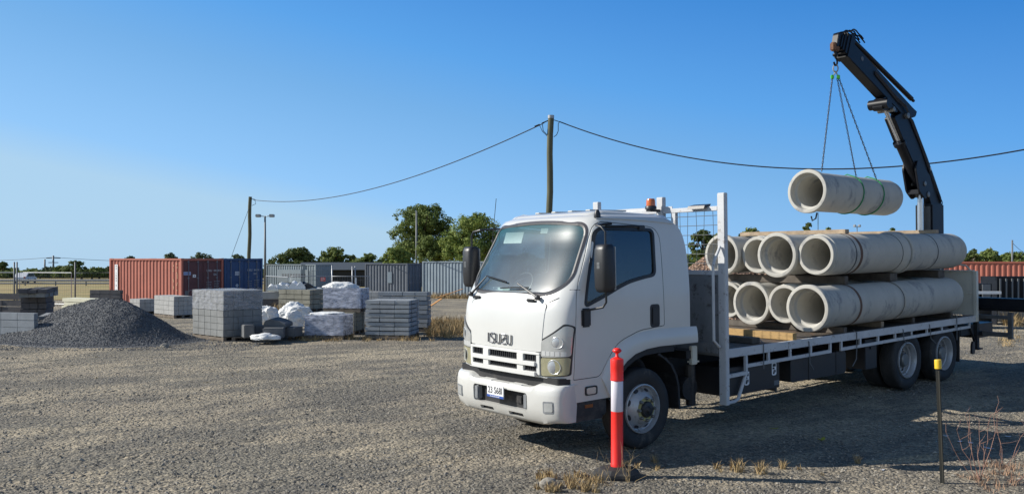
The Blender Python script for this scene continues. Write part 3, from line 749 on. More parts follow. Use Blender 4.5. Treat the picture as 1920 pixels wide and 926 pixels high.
# badge on the front, strokes of rounded square letters
mb = MB(True)
LW, LH, Z0 = 0.092, 0.118, 1.398
def glyph(v, strokes):
    for st in strokes:
        mb.tube([front_pt(v2a(v + x * LW, Z0 + y * LH), Z0 + y * LH, 0.020) for x, y in st], 0.0092, 6)
gx = -0.325
glyph(gx, [[(0.1, 0), (0.1, 1)]])
SS = [[(1, 1), (0.25, 1), (0.02, 0.85), (0.12, 0.66), (0.9, 0.36), (1.0, 0.16), (0.8, 0), (0, 0)]]
UU = [[(0, 1), (0, 0.2), (0.2, 0), (0.8, 0), (1, 0.2), (1, 1)]]
ZZ = [[(0, 1), (0.75, 1), (0.98, 0.85), (0.88, 0.66), (0.1, 0.36), (0, 0.16), (0.2, 0), (1, 0)]]
glyph(gx + 0.055, SS); glyph(gx + 0.180, UU); glyph(gx + 0.305, ZZ); glyph(gx + 0.430, UU)
mb.build('badge_lettering', M['chrome'], truck)

# headlights wrap round the corners
HL_LO = [(0.780, 1.055), (1.135, 1.085), (1.150, 1.295), (0.780, 1.275)]
HL_UP = [(0.780, 1.285), (1.150, 1.305), (1.160, 1.66), (1.110, 1.675), (0.785, 1.475)]
for sg in (1, -1):
    def mir(p): return frp([(sg * a, b) for a, b in p])
    mb = MB(True); bent(mb, mir(rounded([(0.768, 1.045), (1.150, 1.072), (1.167, 1.675), (1.10, 1.70), (0.772, 1.492)], 0.03)), fr, -0.03, 0.034, 0.05)
    hl = mb.build('headlight', M['black'], truck)
    mb = MB(True); bent(mb, mir(rounded(HL_LO, 0.03)), fr, 0.003, 0.014, 0.04); mb.build('lower_lens', M['lensyel'], hl)
    mb = MB(True); bent(mb, mir(rounded(HL_UP, 0.03)), fr, 0.003, 0.014, 0.04); mb.build('upper_lens', M['lens'], hl)
    for (vv, zz, rr) in ((0.975, 1.175, 0.085), (1.02, 1.47, 0.07)):
        mb = MB(True)
        for k in range(1):
            ring = [front_pt(v2a(sg * (vv + rr * math.cos(t / 24 * 2 * math.pi)), zz + rr * math.sin(t / 24 * 2 * math.pi)), zz + rr * math.sin(t / 24 * 2 * math.pi), 0.0185) for t in range(25)]
            mb.tube(ring, 0.0045, 5, caps=False)
        c = front_pt(v2a(sg * vv, zz), zz, 0.014); mb.lathe([(rr * .92, 0), (rr * .75, 0.006), (rr * .3, 0.010), (0, 0.011)], c, (-0.80, sg * 0.60, 0), 20)
        mb.build('reflector', M['reflector'], hl)
    mb = MB(True)
    for k in range(5):
        bent(mb, mir([(0.80 + k * 0.066, 1.305), (0.855 + k * 0.066, 1.307), (0.855 + k * 0.066, 1.362), (0.80 + k * 0.066, 1.36)]), fr, 0.0165, 0.003, 0.04)
    mb.build('indicator', M['reflector'], hl)

# dark valance between grille and bumper, cab floor, arch lining
mb = MB(True)
mb.prism(rounded([(-1.385, -1.08), (-1.385, 1.08), (-1.18, 1.145), (-0.70, 1.15), (-0.70, -1.15), (-1.18, -1.145)], 0.05), 0.50, 1.04, 'z')
mb.box(-0.70, 1.0, -0.55, 0.55, 0.75, 1.30)
mb.box(-1.20, -0.64, 0.90, 1.150, 0.53, 0.755, 0.02); mb.box(-1.20, -0.64, -1.150, -0.90, 0.53, 0.755, 0.02)
mb.build('cab_floor', M['chassis'], truck)
for sg in (1, -1):
    mb = MB(True)
    lin = [(-0.62, 0.72), (-0.55, 0.93), (-0.45, 1.06), (-0.32, 1.17), (-0.16, 1.25), (0.05, 1.295), (0.3, 1.31), (0.62, 1.305)]
    inn = [(-0.60, 0.70), (-0.50, 0.88), (-0.39, 1.0), (-0.27, 1.09), (-0.13, 1.16), (0.05, 1.205), (0.3, 1.215), (0.62, 1.21)]
    for i in range(len(lin) - 1):
        q = [lin[i], lin[i + 1], inn[i + 1], inn[i]]
        mb.prism(q, sg * 0.55, sg * 1.158, 'v')
    # rear mudguard of the front wheel, hanging flap
    arc = [(0.30 + 0.0, 1.19), (0.42, 1.13), (0.55, 1.03), (0.64, 0.90), (0.69, 0.74), (0.71, 0.42)]
    for i in range(len(arc) - 1):
        a, b = arc[i], arc[i + 1]
        mb.prism([a, b, (b[0] + 0.035, b[1]), (a[0] + 0.035, a[1] + 0.02)], sg * 0.62, sg * 1.15, 'v')
    mb.build('wheel_arch_liner', M['chassis'], truck)
    # painted flare over the arch
    outer = [(-0.75, 1.0), (-0.735, 1.02), (-0.64, 1.19), (-0.49, 1.35), (-0.30, 1.455), (-0.05, 1.51), (0.25, 1.525), (0.65, 1.525), (1.065, 1.515)]
    innr = [(-0.62, 0.74), (-0.57, 0.90), (-0.45, 1.055), (-0.32, 1.165), (-0.16, 1.245), (0.05, 1.29), (0.3, 1.305), (0.7, 1.30), (1.065, 1.295)]
    mb = MB(True); secs = []
    for (o, i_) in zip(outer, innr):
        row = []
        for t, ov in ((0, 0.002), (0.08, 0.014), (0.45, 0.030), (0.85, 0.036), (1.0, 0.028), (1.0, -0.03), (0, -0.03)):
            u = o[0] + (i_[0] - o[0]) * t; z = o[1] + (i_[1] - o[1]) * t
            row.append(mb.V((u, sg * (1.168 + ov), z)))
        secs.append(row)
    for i in range(len(secs) - 1):
        for k in range(7): mb.F([secs[i][k], secs[i][(k + 1) % 7], secs[i + 1][(k + 1) % 7], secs[i + 1][k]], k < 4)
    mb.F(secs[0]); mb.F(secs[-1][::-1])
    mb.build('wheel_arch_flare', M['white'], truck, sharp=45)
    # side marker lamp and amber reflector
    mb = MB(True); mb.prism(rounded([(-1.03, 0.81), (-0.83, 0.81), (-0.83, 0.92), (-1.03, 0.92)], 0.03), sg * 1.166, sg * 1.182, 'v')
    ml = mb.build('side_marker', M['black'], truck)
    mb = MB(True); mb.prism(rounded([(-1.015, 0.825), (-0.865, 0.825), (-0.865, 0.905), (-1.015, 0.905)], 0.025), sg * 1.175, sg * 1.192, 'v'); mb.build('lens', M['lens'], ml)
    mb = MB(True); mb.prism([(-1.02, 0.655), (-0.89, 0.655), (-0.89, 0.695), (-1.02, 0.695)], sg * 1.150, sg * 1.158, 'v'); mb.build('reflector_strip', M['amberdark'], truck)

# bumper: bowed, with openings
def bump_pt(a, z, off=0.0):
    prof = lerp([(0.38, -1.44), (0.42, -1.50), (0.55, -1.555), (0.75, -1.56), (0.85, -1.545), (0.895, -1.51), (0.91, -1.46)], z)
    n = 4.2; s, c = math.sin(abs(a)), max(0, math.cos(a)); d = 0.255; w = 1.172
    return Vector((prof - off * c + d * (1 - c ** (2 / n)), math.copysign((w + off) * s ** (2 / n), a), z))
def ba(v): return math.copysign(math.asin(min(1, (abs(v) / 1.172)) ** 2.1), v)
def btop(v): return 0.90 - 0.055 * (1 - sstep(0.62, 0.80, abs(v)))
def bbot(v): return 0.385 + 0.06 * sstep(0.75, 1.1, abs(v))
mb = MB(True); cols = []
NB = 96
for k in range(NB + 1):
    a = -math.pi / 2 + math.pi * k / NB
    vv = 1.172 * math.sin(abs(a)) ** (2 / 4.2) if abs(a) > 1e-6 else 0
    zt, zb = btop(vv), bbot(vv); col = []
    zs = [zb + (zt - zb) * q for q in (0, 0.04, 0.12, 0.25, 0.40, 0.55, 0.70, 0.85, 0.94, 0.985, 1.0)]
    for q, z in enumerate(zs):
        p = bump_pt(a, z)
        rnd_ = 0.05 * max(0, (q - 8) / 2) ** 2 + 0.02 * max(0, (1 - q)) 
        p.x += rnd_; col.append(p)
    ins = [Vector((p.x + 0.05, p.y * 0.955, p.z)) for p in (col[-1], col[0])]
    cols.append([mb.V(p) for p in col] + [mb.V(p) for p in ins])
for i in range(NB):
    m_ = len(cols[0])
    for k in range(m_): mb.F([cols[i][k], cols[i][(k + 1) % m_], cols[i + 1][(k + 1) % m_], cols[i + 1][k]], k < 10)
mb.F(cols[0][::-1]); mb.F(cols[-1])
bumper = mb.build('bumper', M['white'], None, sharp=35)
holes = [rounded([(-0.60, 0.545), (0.60, 0.545), (0.60, 0.765), (-0.60, 0.765)], 0.05)]
for sg in (1, -1):
    holes.append(rounded([(sg * 0.17, 0.445), (sg * 0.48, 0.445), (sg * 0.48, 0.495), (sg * 0.17, 0.495)], 0.02))
for h in holes: boolean(bumper, cutter(h, -1.8, -1.2, 'u'), us=True)
resharp(bumper, 35); bumper.parent = truck
mb = MB(True)
mb.box(-1.47, -1.40, -0.62, 0.62, 0.42, 0.80); 
mb.box(-1.50, -1.46, 0.30, 0.42, 0.60, 0.70, 0.01); mb.build('bumper_recess', M['chassis'], bumper)
mb = MB(True)
for sg in (1, -1): mb.box(-1.545, -1.46, sg * 0.545 - 0.045, sg * 0.545 + 0.045, 0.56, 0.75, 0.015)
mb.build('inlet_vane', M['greysteel'], bumper)
for sg in (1, -1):
    mb = MB(True)
    P = rounded([(0.895, 0.555), (1.055, 0.565), (1.055, 0.71), (0.895, 0.70)], 0.02)
    bent(mb, [(ba(sg * a), z) for a, z in P], lambda a, z, o: bump_pt(a, z, o), 0.002, 0.004, 0.05); fo = mb.build('fog_lamp', M['greysteel'], bumper)
    mb = MB(True)
    P = rounded([(0.915, 0.575), (1.045, 0.585), (1.045, 0.69), (0.915, 0.68)], 0.02)
    bent(mb, [(ba(sg * a), z) for a, z in P], lambda a, z, o: bump_pt(a, z, o), 0.005, 0.006, 0.05); mb.build('lens', M['lens'], fo)
    mb = MB(True); mb.box(-1.535, -1.40, sg * 0.33 - 0.13, sg * 0.33 + 0.13, btop(0.33) - 0.006, btop(0.33) + 0.004, 0.003); mb.build('bumper_step', M['whitetrim'], bumper)

# number plate
pm = frame((0, 0, 0), (0, -1, 0), (0, 0, 1))
def plate_frame(v, z, u=-1.602): 
    # seen from the front: text runs towards +v (camera side), local y = -v
    m = Matrix(((0, 0, -1), (-1, 0, 0), (0, 1, 0))).to_4x4(); m.translation = (u, -(v * SQ[0] + SQ[1]), z); return m
bumper.location = (0.045, 0, 0.065)
PV, PZ = -0.035, 0.785
mb = MB(True); mb.box(-1.548, -1.535, PV - 0.186, PV + 0.186, PZ - 0.080, PZ + 0.080, 0.004); pl = mb.build('number_plate', M['labelwhite'], truck)
mb = MB(True); mb.box(-1.551, -1.547, PV - 0.184, PV + 0.184, PZ - 0.078, PZ - 0.048); mb.build('plate_strip', M['plateblue'], pl)
mb = MB(True); add_text(mb, '23 S68I', 0.118, plate_frame(PV, PZ + 0.012, -1.5500), 0.86, 0.0015); mb.build('plate_characters', M['letterblack'], pl)
mb = MB(True)
for k in range(14): mb.box(-1.5535, -1.550, PV - 0.105 + k * 0.015, PV - 0.097 + k * 0.015, PZ - 0.070, PZ - 0.056 - (k % 3) * 0.003)
mb.build('plate_slogan', M['labelwhite'], pl)

# wipers
for (p0, p1, q0, q1, st) in (((-0.875, 1.985), (-0.62, 2.22), (-0.66, 2.235), (-0.12, 2.165), -0.72), ((0.66, 1.985), (0.16, 2.145), (-0.20, 2.085), (0.40, 2.105), 0.52)):
    mb = MB(True)
    A = front_pt(v2a(*p0), p0[1], 0.04); B = front_pt(v2a(*p1), p1[1], 0.045)
    mb.tube([A, A + (B - A) * 0.45, B], 0.019, 6, r1=0.008)
    C = front_pt(v2a(*q0), q0[1], 0.022); D = front_pt(v2a(*q1), q1[1], 0.022)
    pts = []
    for k in range(9):
        t = k / 8; v = q0[0] + (q1[0] - q0[0]) * t; z = q0[1] + (q1[1] - q0[1]) * t; pts.append(front_pt(v2a(v, z), z, 0.026 + 0.010 * math.sin(math.pi * t)))
    mb.tube(pts, 0.010, 5)
    mb.lathe([(0.032, -0.02), (0.032, 0.03), (0.015, 0.04), (0, 0.04)], A, (-1, 0, 0.3), 12)
    c = front_pt(v2a(st, 1.975), 1.965, 0.02); mb.box(c.x - 0.02, c.x + 0.02, st - 0.09, st + 0.09, 1.945, 1.985, 0.015)
    mb.build('wiper', M['black'], truck)

# mirrors
for sg in (1, -1):
    mb = MB(True); u0, v0 = -0.90, sg * 1.44
    if sg < 0: u0 = -0.93
    secs = []
    for z, du, dv in ((2.07, .075, .085), (2.085, .10, .105), (2.13, .118, .12), (2.35, .125, .125), (2.58, .118, .12), (2.635, .10, .11), (2.65, .07, .09)):
        secs.append([mb.V((u0 + du * math.copysign(abs(math.cos(t)) ** 0.6, math.cos(t)) * (0.62 if math.cos(t) > 0 else 1.0), v0 + dv * math.copysign(abs(math.sin(t)) ** 0.6, math.sin(t)), z)) for t in [2 * math.pi * k / 24 for k in range(24)]])
    for i in range(len(secs) - 1):
        for k in range(24): mb.F([secs[i][k], secs[i][(k + 1) % 24], secs[i + 1][(k + 1) % 24], secs[i + 1][k]], True)
    mb.F(secs[0][::-1], True); mb.F(secs[-1], True)
    mi = mb.build('mirror', M['black'], truck, sharp=60)
    mb = MB(True); mb.box(u0 + 0.072, u0 + 0.080, v0 - 0.10, v0 + 0.10, 2.10, 2.62, 0.003); mb.build('mirror_glass', M['reflector'], mi)
    mb = MB(True)
    for k in range(5): mb.box(u0 - 0.127, u0 - 0.122, v0 + sg * 0.0 - 0.025, v0 + 0.025, 2.36 + k * 0.016, 2.368 + k * 0.016)
    mb.build('mirror_vent', M['greysteel'], mi)
    mb = MB(True)
    up = side_pt(-0.62, 2.90, sg, 0.01); lo = side_pt(-1.05, 1.86, sg, 0.0)
    mb.tube([up, Vector((u0 + 0.02, sg * 1.25, 2.885)), Vector((u0 - 0.01, sg * 1.38, 2.86)), Vector((u0, sg * 1.44, 2.80)), Vector((u0, sg * 1.44, 2.64))], 0.014, 8)
    mb.build('mirror_arm', M['black'], truck); mb = MB(True)
    mb.tube([Vector((u0, sg * 1.44, 2.08)), Vector((u0, sg * 1.44, 1.95)), Vector((u0 - 0.02, sg * 1.40, 1.89)), Vector((-1.0, sg * 1.19, 1.85))], 0.014, 8)
    mb.build('mirror_arm', M['black'], truck)
    mb = MB(True); mb.box(-1.075, -0.93, *sorted((sg * 1.145, sg * 1.205)), 1.645, 1.875, 0.02); mb.build('mirror_bracket', M['black'], truck)
mb = MB(True)   # wiper-like rail and block above the near window
mb.tube([side_pt(-0.58, 2.875, 1, 0.02), side_pt(-0.2, 2.88, 1, 0.02), side_pt(0.05, 2.875, 1, 0.02)], 0.014, 6)
mb.tube([side_pt(-0.64, 2.90, 1, 0.02), side_pt(-0.48, 2.91, 1, 0.02)], 0.018, 6)
c = side_pt(0.06, 2.86, 1, 0.012); mb.box(c.x - 0.06, c.x + 0.06, c.y - 0.012, c.y + 0.022, c.z - 0.03, c.z + 0.03, 0.01)
mb.build('door_rail', M['black'], truck)
mb = MB(True); b = front_pt(v2a(-1.02, 2.70), 2.70, 0.0)
mb.tube([b, b + Vector((0.0, -0.03, 0.08)), b + Vector((-0.02, 0.10, 0.62))], 0.0045, 5); mb.lathe([(0.02, 0), (0.02, 0.03), (0.008, 0.06)], b, (-0.3, -0.7, 0.7), 8)
mb.build('antenna', M['black'], truck)

# interior
mb = MB(True)
mb.prism([(-1.13, 1.45), (-0.86, 1.45), (-0.86, 1.90), (-0.96, 2.01), (-1.13, 2.02)], -1.0, 1.0, 'v'); mb.box(-1.24, -1.13, -0.72, 0.72, 1.95, 2.018); mb.box(-1.02, -0.86, -1.0, -0.40, 1.96, 2.08, 0.03)
mb.build('dashboard', M['dash'], truck)
mb = MB(True); mb.box(-1.16, -1.0, 0.20, 0.66, 2.024, 2.028); mb.build('papers', M['paper'], truck)
mb = MB(True); mb.bar((-0.80, -0.78, 2.76), (-0.80, -0.36, 2.76), 0.012, 0.16, (0.35, 0, 1)); mb.bar((-0.80, 0.05, 2.84), (-0.80, 0.20, 2.84), 0.012, 0.07, (0.3, 0, 1))
mb.build('sun_visor', M['paper'], truck)
ringp = []
for k in range(33):
    t = 2 * math.pi * k / 32; ringp.append(Vector((-0.72 + 0.16 * math.sin(t) * 0.7, -0.52 + 0.23 * math.cos(t), 2.10 + 0.17 * math.sin(t))))
mb = MB(True); mb.tube(ringp, 0.014, 6, caps=False); mb.bar((-0.72, -0.74, 2.10), (-0.72, -0.30, 2.10), 0.03, 0.02); mb.tube([(-0.72, -0.52, 2.10), (-0.95, -0.52, 1.92)], 0.03, 8)
mb.build('steering_wheel', M['black'], truck)
for v in (-0.52, 0.55):
    mb = MB(True); mb.box(-0.35, 0.15, v - 0.26, v + 0.26, 1.55, 1.72, 0.04); mb.box(0.12, 0.27, v - 0.25, v + 0.25, 1.70, 2.35, 0.05); mb.box(0.15, 0.25, v - 0.13, v + 0.13, 2.37, 2.55, 0.04)
    mb.build('seat', M['seat'], truck)
mb = MB(True); mb.tube([side_pt(-0.30, 2.80, 1, -0.09), (-0.30, 0.35, 2.78), (-0.30, 0.32, 2.10)], 0.012, 6); mb.build('grab_rail', M['whitetrim'], truck)

# headboard
SQ[:] = [1.0, 0.0]
mb = MB(True)
HU = 1.56
for v, zb in ((1.25, 0.385), (0.125, 1.15), (-1.25, 0.385)):
    mb.box(HU - 0.04, HU + 0.04, v - 0.062, v + 0.062, zb, 3.345, 0.008)
mb.box(HU - 0.035, HU + 0.035, -1.187, 0.062, 3.10, 3.165, 0.006); mb.box(HU - 0.035, HU + 0.035, 0.188, 1.187, 3.10, 3.165, 0.006)
mb.box(HU - 0.03, HU + 0.03, 0.34, 0.42, 2.26, 3.10); mb.box(HU - 0.034, HU + 0.034, -1.187, 1.187, 2.20, 2.26)
mb.box(HU - 0.016, HU - 0.005, -0.9, 0.35, 3.165, 3.20)
hb = mb.build('headboard', M['traywhite'], truck)
mb = MB(True); mb.box(HU - 0.015, HU + 0.015, -1.187, 1.187, 1.06, 2.20); mb.box(HU - 0.06, HU - 0.015, -1.18, 1.18, 1.10, 1.24); mb.box(HU - 0.05, HU - 0.016, 0.95, 1.10, 1.24, 2.2)
mb.build('headboard_panel', M['greysteel'], hb)
mb = MB(True)
for k in range(16): mb.tube([(HU - 0.02, -1.15 + k * 0.15, 2.26), (HU - 0.02 + 0.006 * math.sin(k * 2.1), -1.15 + k * 0.15 + 0.012 * math.sin(k * 3), 2.7), (HU - 0.02, -1.15 + k * 0.15, 3.10)], 0.0045, 4)
for k in range(6): mb.tube([(HU - 0.026, -1.18, 2.36 + k * 0.135), (HU - 0.026, 1.18, 2.36 + k * 0.135)], 0.0045, 4)
mb.build('mesh_screen', M['galvdark'], hb)
mb = MB(True)   # bent bar on the outside of the near post
mb.tube([(HU - 0.10, 1.25, 1.20), (HU - 0.22, 1.25, 1.30), (HU - 0.22, 1.25, 2.32), (HU - 0.18, 1.25, 2.42), (HU - 0.06, 1.25, 2.60)], 0.020, 8)
mb.build('grab_bar', M['traywhite'], hb)
mb = MB(True); mb.prism([(HU - 0.12, 3.135), (HU + 0.02, 3.17), (HU + 0.04, 3.205), (HU - 0.10, 3.18)], 0.72, 1.02, 'v'); mb.build('work_lamp', M['black'], hb)
mb = MB(True); mb.lathe([(0.085, 0.0), (0.085, 0.035), (0.075, 0.05), (0.0, 0.05)], (1.36, 0.10, 3.165), (0, 0, 1), 20); mb.box(1.30, 1.55, 0.06, 0.14, 3.13, 3.163)
bc = mb.build('beacon', M['black'], truck)
mb = MB(True); mb.lathe([(0.070, 0.05), (0.066, 0.13), (0.055, 0.155), (0.0, 0.162)], (1.36, 0.10, 3.165), (0, 0, 1), 20); mb.build('beacon_dome', M['amber'], bc)

# tray
L0, L1, TW = 1.60, 9.52, 1.25
mb = MB(True); mb.box(L0, L1, -TW + 0.05, TW - 0.05, 1.085, 1.135)
for k in range(20): mb.box(L0 + 0.2 + k * 0.40, L0 + 0.26 + k * 0.40, -TW + 0.05, TW - 0.05, 1.01, 1.085)
tray = mb.build('tray_deck', M['deck'], truck)
for sg in (1, -1):
    mb = MB(True); mb.box(L0, L1, *sorted((sg * (TW - 0.05), sg * TW)), 1.03, 1.150, 0.004); mb.build('side_rail', M['traywhite'], tray)
    for (a, b) in ((2.06, 4.305), (4.588, 9.24)):
        mb = MB(True)
        zl = lambda u: 0.875 + 0.010 * (u - 2.06)
        mb.bar((a, sg * (TW - 0.03), zl(a)), (b, sg * (TW - 0.03), zl(b)), 0.035, 0.05)
        n = max(2, round((b - a) / 0.58))
        for k in range(n + 1):
            u = a + 0.02 + (b - a - 0.04) * k / n
            mb.box(u - 0.022, u + 0.022, *sorted((sg * (TW - 0.045), sg * (TW - 0.014))), zl(u) + 0.02, 1.03)
        mb.build('rope_rail', M['traywhite'], tray)
    mb = MB(True)   # step beside the headboard post
    mb.bar((1.62, sg * 1.25, 0.775), (2.04, sg * 1.25, 0.785), 0.05, 0.05); mb.bar((2.05, sg * 1.25, 1.03), (2.05, sg * 1.25, 0.76), 0.04, 0.04, (1, 0, 0))
    mb.tube([(2.05, sg * 1.25, 0.77), (1.90, sg * 1.25, 0.50), (1.86, sg * 1.25, 0.43), (1.78, sg * 1.25, 0.405), (1.60, sg * 1.25, 0.40)], 0.025, 8)
    mb.build('side_step', M['traywhite'], tray)
# rear board
mb = MB(True); mb.box(L1 - 0.04, L1, -1.2, 1.2, 1.155, 2.02); mb.box(L1 - 0.07, L1 + 0.02, 1.20, 1.262, 1.03, 2.03, 0.004); mb.box(L1 - 0.07, L1 + 0.02, -1.262, -1.20, 1.03, 2.03, 0.004)
mb.box(L1 - 0.055, L1 - 0.041, -1.2, 1.2, 1.58, 1.592); mb.box(L1 - 0.06, L1 + 0.01, -1.2, 1.2, 2.02, 2.045)
tb = mb.build('tailboard', M['cream'], truck)
mb = MB(True); mb.tube([(L1 - 0.02, 0.55, 2.045), (L1 - 0.02, 0.50, 2.20), (L1 - 0.02, 0.60, 2.22), (L1 - 0.02, 1.05, 2.13), (L1 - 0.02, 1.13, 2.045)], 0.016, 6); mb.build('grab_bar', M['cream'], tb)
# chassis and underbody boxes
mb = MB(True)
for sg in (1, -1): mb.box(-1.1, 10.1, *sorted((sg * 0.36, sg * 0.44)), 0.68, 0.98)
for k in range(9): mb.box(0.6 + k * 1.05, 0.72 + k * 1.05, -0.4, 0.4, 0.70, 0.95)
for u in (0.0, 6.78, 8.18): mb.tube([(u, -0.95, 0.52), (u, 0.95, 0.52)], 0.10, 12); mb.lathe([(0.0, -0.22), (0.16, -0.18), (0.24, 0), (0.16, 0.18), (0, 0.22)], (u, 0, 0.52), (0, 1, 0), 16)
mb.box(-0.5, 1.2, -0.34, 0.34, 0.42, 0.95, 0.05)
mb.box(6.2, 8.8, 0.40, 0.62, 0.55, 0.70); mb.box(6.2, 8.8, -0.62, -0.40, 0.55, 0.70)
mb.tube([(1.18, 0.55, 0.62), (1.18, 0.95, 0.62)], 0.16, 14); mb.box(1.05, 1.3, -1.0, 1.0, 1.05, 1.16)
mb.tube([(1.25, 0.9, 0.38), (1.25, 0.9, 0.95)], 0.07, 10)
mb.build('chassis_frame', M['chassis'], truck)
mb = MB(True); mb.box(1.68, 2.945, 0.62, 1.20, 0.47, 0.875, 0.012); mb.tube([(2.90, 0.7, 0.44), (2.90, 1.16, 0.44)], 0.03, 8); tbx = mb.build('toolbox', M['black'], truck)
for (u, z) in ((2.135, 0.69), (2.80, 0.765)):
    mb = MB(True); P = rounded([(u - 0.055, z - 0.085), (u - 0.03, z - 0.10), (u + 0.03, z - 0.10), (u + 0.055, z - 0.085), (u + 0.055, z + 0.095), (u - 0.055, z + 0.095)], 0.01)
    mb.prism(P, 1.2005, 1.204, 'v'); st = mb.build('emblem', M['labelwhite'], tbx)
    mb = MB(True)
    mb.prism(rounded([(u - 0.04, z + 0.03), (u + 0.04, z + 0.03), (u + 0.035, z + 0.075), (u - 0.035, z + 0.07)], 0.01), 1.204, 1.206, 'v')
    mb.prism(rounded([(u - 0.045, z - 0.005), (u + 0.01, z - 0.01), (u + 0.005, z + 0.02), (u - 0.04, z + 0.02)], 0.006), 1.204, 1.206, 'v')
    mb.prism(rounded([(u - 0.035, z - 0.075), (u + 0.0, z - 0.085), (u + 0.02, z - 0.02), (u - 0.01, z - 0.015)], 0.01), 1.204, 1.206, 'v')
    mb.prism(rounded([(u + 0.015, z - 0.07), (u + 0.042, z - 0.04), (u + 0.03, z - 0.012)], 0.008), 1.204, 1.206, 'v')
    mb.build('emblem_figure', M['letterblack'], st)
mb = MB(True); mb.prism([(2.80, 0.515), (2.92, 0.515), (2.92, 0.585), (2.80, 0.585)], 1.2005, 1.203, 'v'); mb.build('data_plate', M['galvdark'], tbx)
mb = MB(True); mb.prism(rounded([(3.24, 0.50), (4.80, 0.50), (4.80, 0.86), (3.24, 0.86)], 0.07), 0.55, 1.19, 'v')
for u in (3.72, 4.50): mb.prism(rounded([(u, 0.49), (u + 0.05, 0.49), (u + 0.05, 0.87), (u, 0.87)], 0.01), 0.54, 1.197, 'v')
mb.build('fuel_tank', M['black'], truck)
mb = MB(True); mb.box(5.42, 5.80, 0.60, 1.18, 0.48, 0.98, 0.01); mb.lathe([(0.03, 0), (0.03, 0.02), (0, 0.02)], (5.60, 1.18, 0.84), (0, 1, 0), 12); mb.build('battery_box', M['black'], truck)
mb = MB(True); mb.box(1.15, 1.27, 0.96, 1.02, 0.96, 1.22, 0.01); mb.box(1.13, 1.29, 0.95, 1.03, 0.99, 1.01); mb.build('filter_bowl', M['cream'], truck)
mb = MB(True)     # black mudguards over the rear axles and flap behind
for sg in (1, -1):
    mb.box(8.78, 8.81, *sorted((sg * 0.62, sg * 1.22)), 0.30, 1.0)
mb.build('mud_flap', M['rubber'], truck)
# tail stabiliser leg, swing paddle and rear frame seen past the tailboard
mb = MB(True); mb.box(9.50, 9.60, 1.17, 1.25, 0.48, 1.03, 0.006); mb.box(9.50, 9.70, 1.15, 1.27, 0.47, 0.50); mb.tube([(9.26, 1.22, 0.95), (9.45, 1.22, 0.62)], 0.025, 8)
mb.box(8.9, 9.5, 0.6, 1.2, 0.78, 0.98)
mb.build('rear_bracket', M['chassis'], truck)
mb = MB(True); mb.prism(rounded([(9.30, 0.40), (9.42, 0.40), (9.43, 0.62), (9.36, 0.66), (9.31, 0.60)], 0.05), 1.20, 1.24, 'v'); mb.build('paddle_lamp', M['black'], truck)

# wheels
def wheel(u, v, sg, rear):
    mb = MB(True); c = (u, v, 0.52); ax = (0, sg, 0)
    mb.lathe([(0.30, -0.235), (0.42, -0.27), (0.50, -0.262), (0.518, -0.235), (0.522, -0.135), (0.518, -0.035), (0.502, -0.008), (0.42, 0.006), (0.325, -0.018), (0.30, -0.04)], c, ax, 48)
    for t in (-0.215, -0.165, -0.105, -0.055): mb.lathe([(0.5225, t - 0.006), (0.5225, t + 0.006)], c, ax, 48)
    w = mb.build('wheel', M['rubber'], truck, sharp=50)
    mb = MB(True)
    if not rear:
        mb.lathe([(0.322, -0.03), (0.318, 0.004), (0.305, 0.008), (0.298, -0.012), (0.285, -0.05), (0.262, -0.062), (0.235, -0.035), (0.19, 0.028), (0.155, 0.050), (0.0, 0.050)], c, ax, 40)
    else:
        mb.lathe([(0.322, -0.03), (0.318, 0.004), (0.305, 0.006), (0.292, -0.02), (0.282, -0.09), (0.262, -0.10), (0.258, -0.155), (0.235, -0.165), (0.17, -0.135), (0.0, -0.135)], c, ax, 40)
    rim = mb.build('rim', M['rim'], w, sharp=28)
    mb = MB(True)
    for k in range(8 if not rear else 8):
        t = 2 * math.pi * (k + 0.5) / 8; rr = 0.243 if not rear else 0.205; off = -0.042 if not rear else -0.150
        nrm = Vector((math.cos(t) * 0.55, sg * 0.83, math.sin(t) * 0.55)) if not rear else Vector((0, sg, 0))
        cc = Vector((u + rr * math.cos(t), v + sg * (off + 0.004), 0.52 + rr * math.sin(t)))
        a_ = Vector((math.cos(t), 0, math.sin(t))); tt = Vector((-math.sin(t), 0, math.cos(t)))
        if not rear: a_ = (a_ - nrm * a_.dot(nrm)).normalized()
        ring = []
        for q in range(14):
            th = 2 * math.pi * q / 14; p = cc + a_ * 0.024 * math.cos(th) + tt * 0.042 * math.sin(th) + nrm * 0.008; ring.append(mb.V(p))
        mb.F(ring)
    mb.build('hand_hole', M['strap'], rim)
    if not rear:
        mb = MB(True); mb.lathe([(0.150, 0.0505), (0.150, 0.056), (0.10, 0.056)], c, ax, 32); mb.build('hub_flange', M['hubyellow'], rim)
        mb = MB(True); mb.lathe([(0.105, 0.05), (0.105, 0.075), (0.095, 0.09), (0.05, 0.098), (0.03, 0.12), (0, 0.12)], c, ax, 28); mb.build('hub_cap', M['black'], rim)
        mb = MB(True)
        for k in range(8):
            t = 2 * math.pi * k / 8; cc = (u + 0.142 * math.cos(t), v, 0.52 + 0.142 * math.sin(t))
            mb.lathe([(0.026, 0.05), (0.026, 0.058), (0.020, 0.060), (0.020, 0.085), (0.012, 0.10), (0, 0.10)], cc, ax, 8, smooth=False)
        mb.build('wheel_nut', M['nut'], rim)
    else:
        mb = MB(True); mb.lathe([(0.12, -0.135), (0.12, -0.05), (0.10, -0.03), (0, -0.03)], c, ax, 20)
        for k in range(8):
            t = 2 * math.pi * (k + .5) / 8; mb.lathe([(0.018, -0.135), (0.018, -0.10), (0, -0.10)], (u + 0.15 * math.cos(t), v, 0.52 + 0.15 * math.sin(t)), ax, 6, smooth=False)
        mb.build('hub_cap', M['nut'], rim)
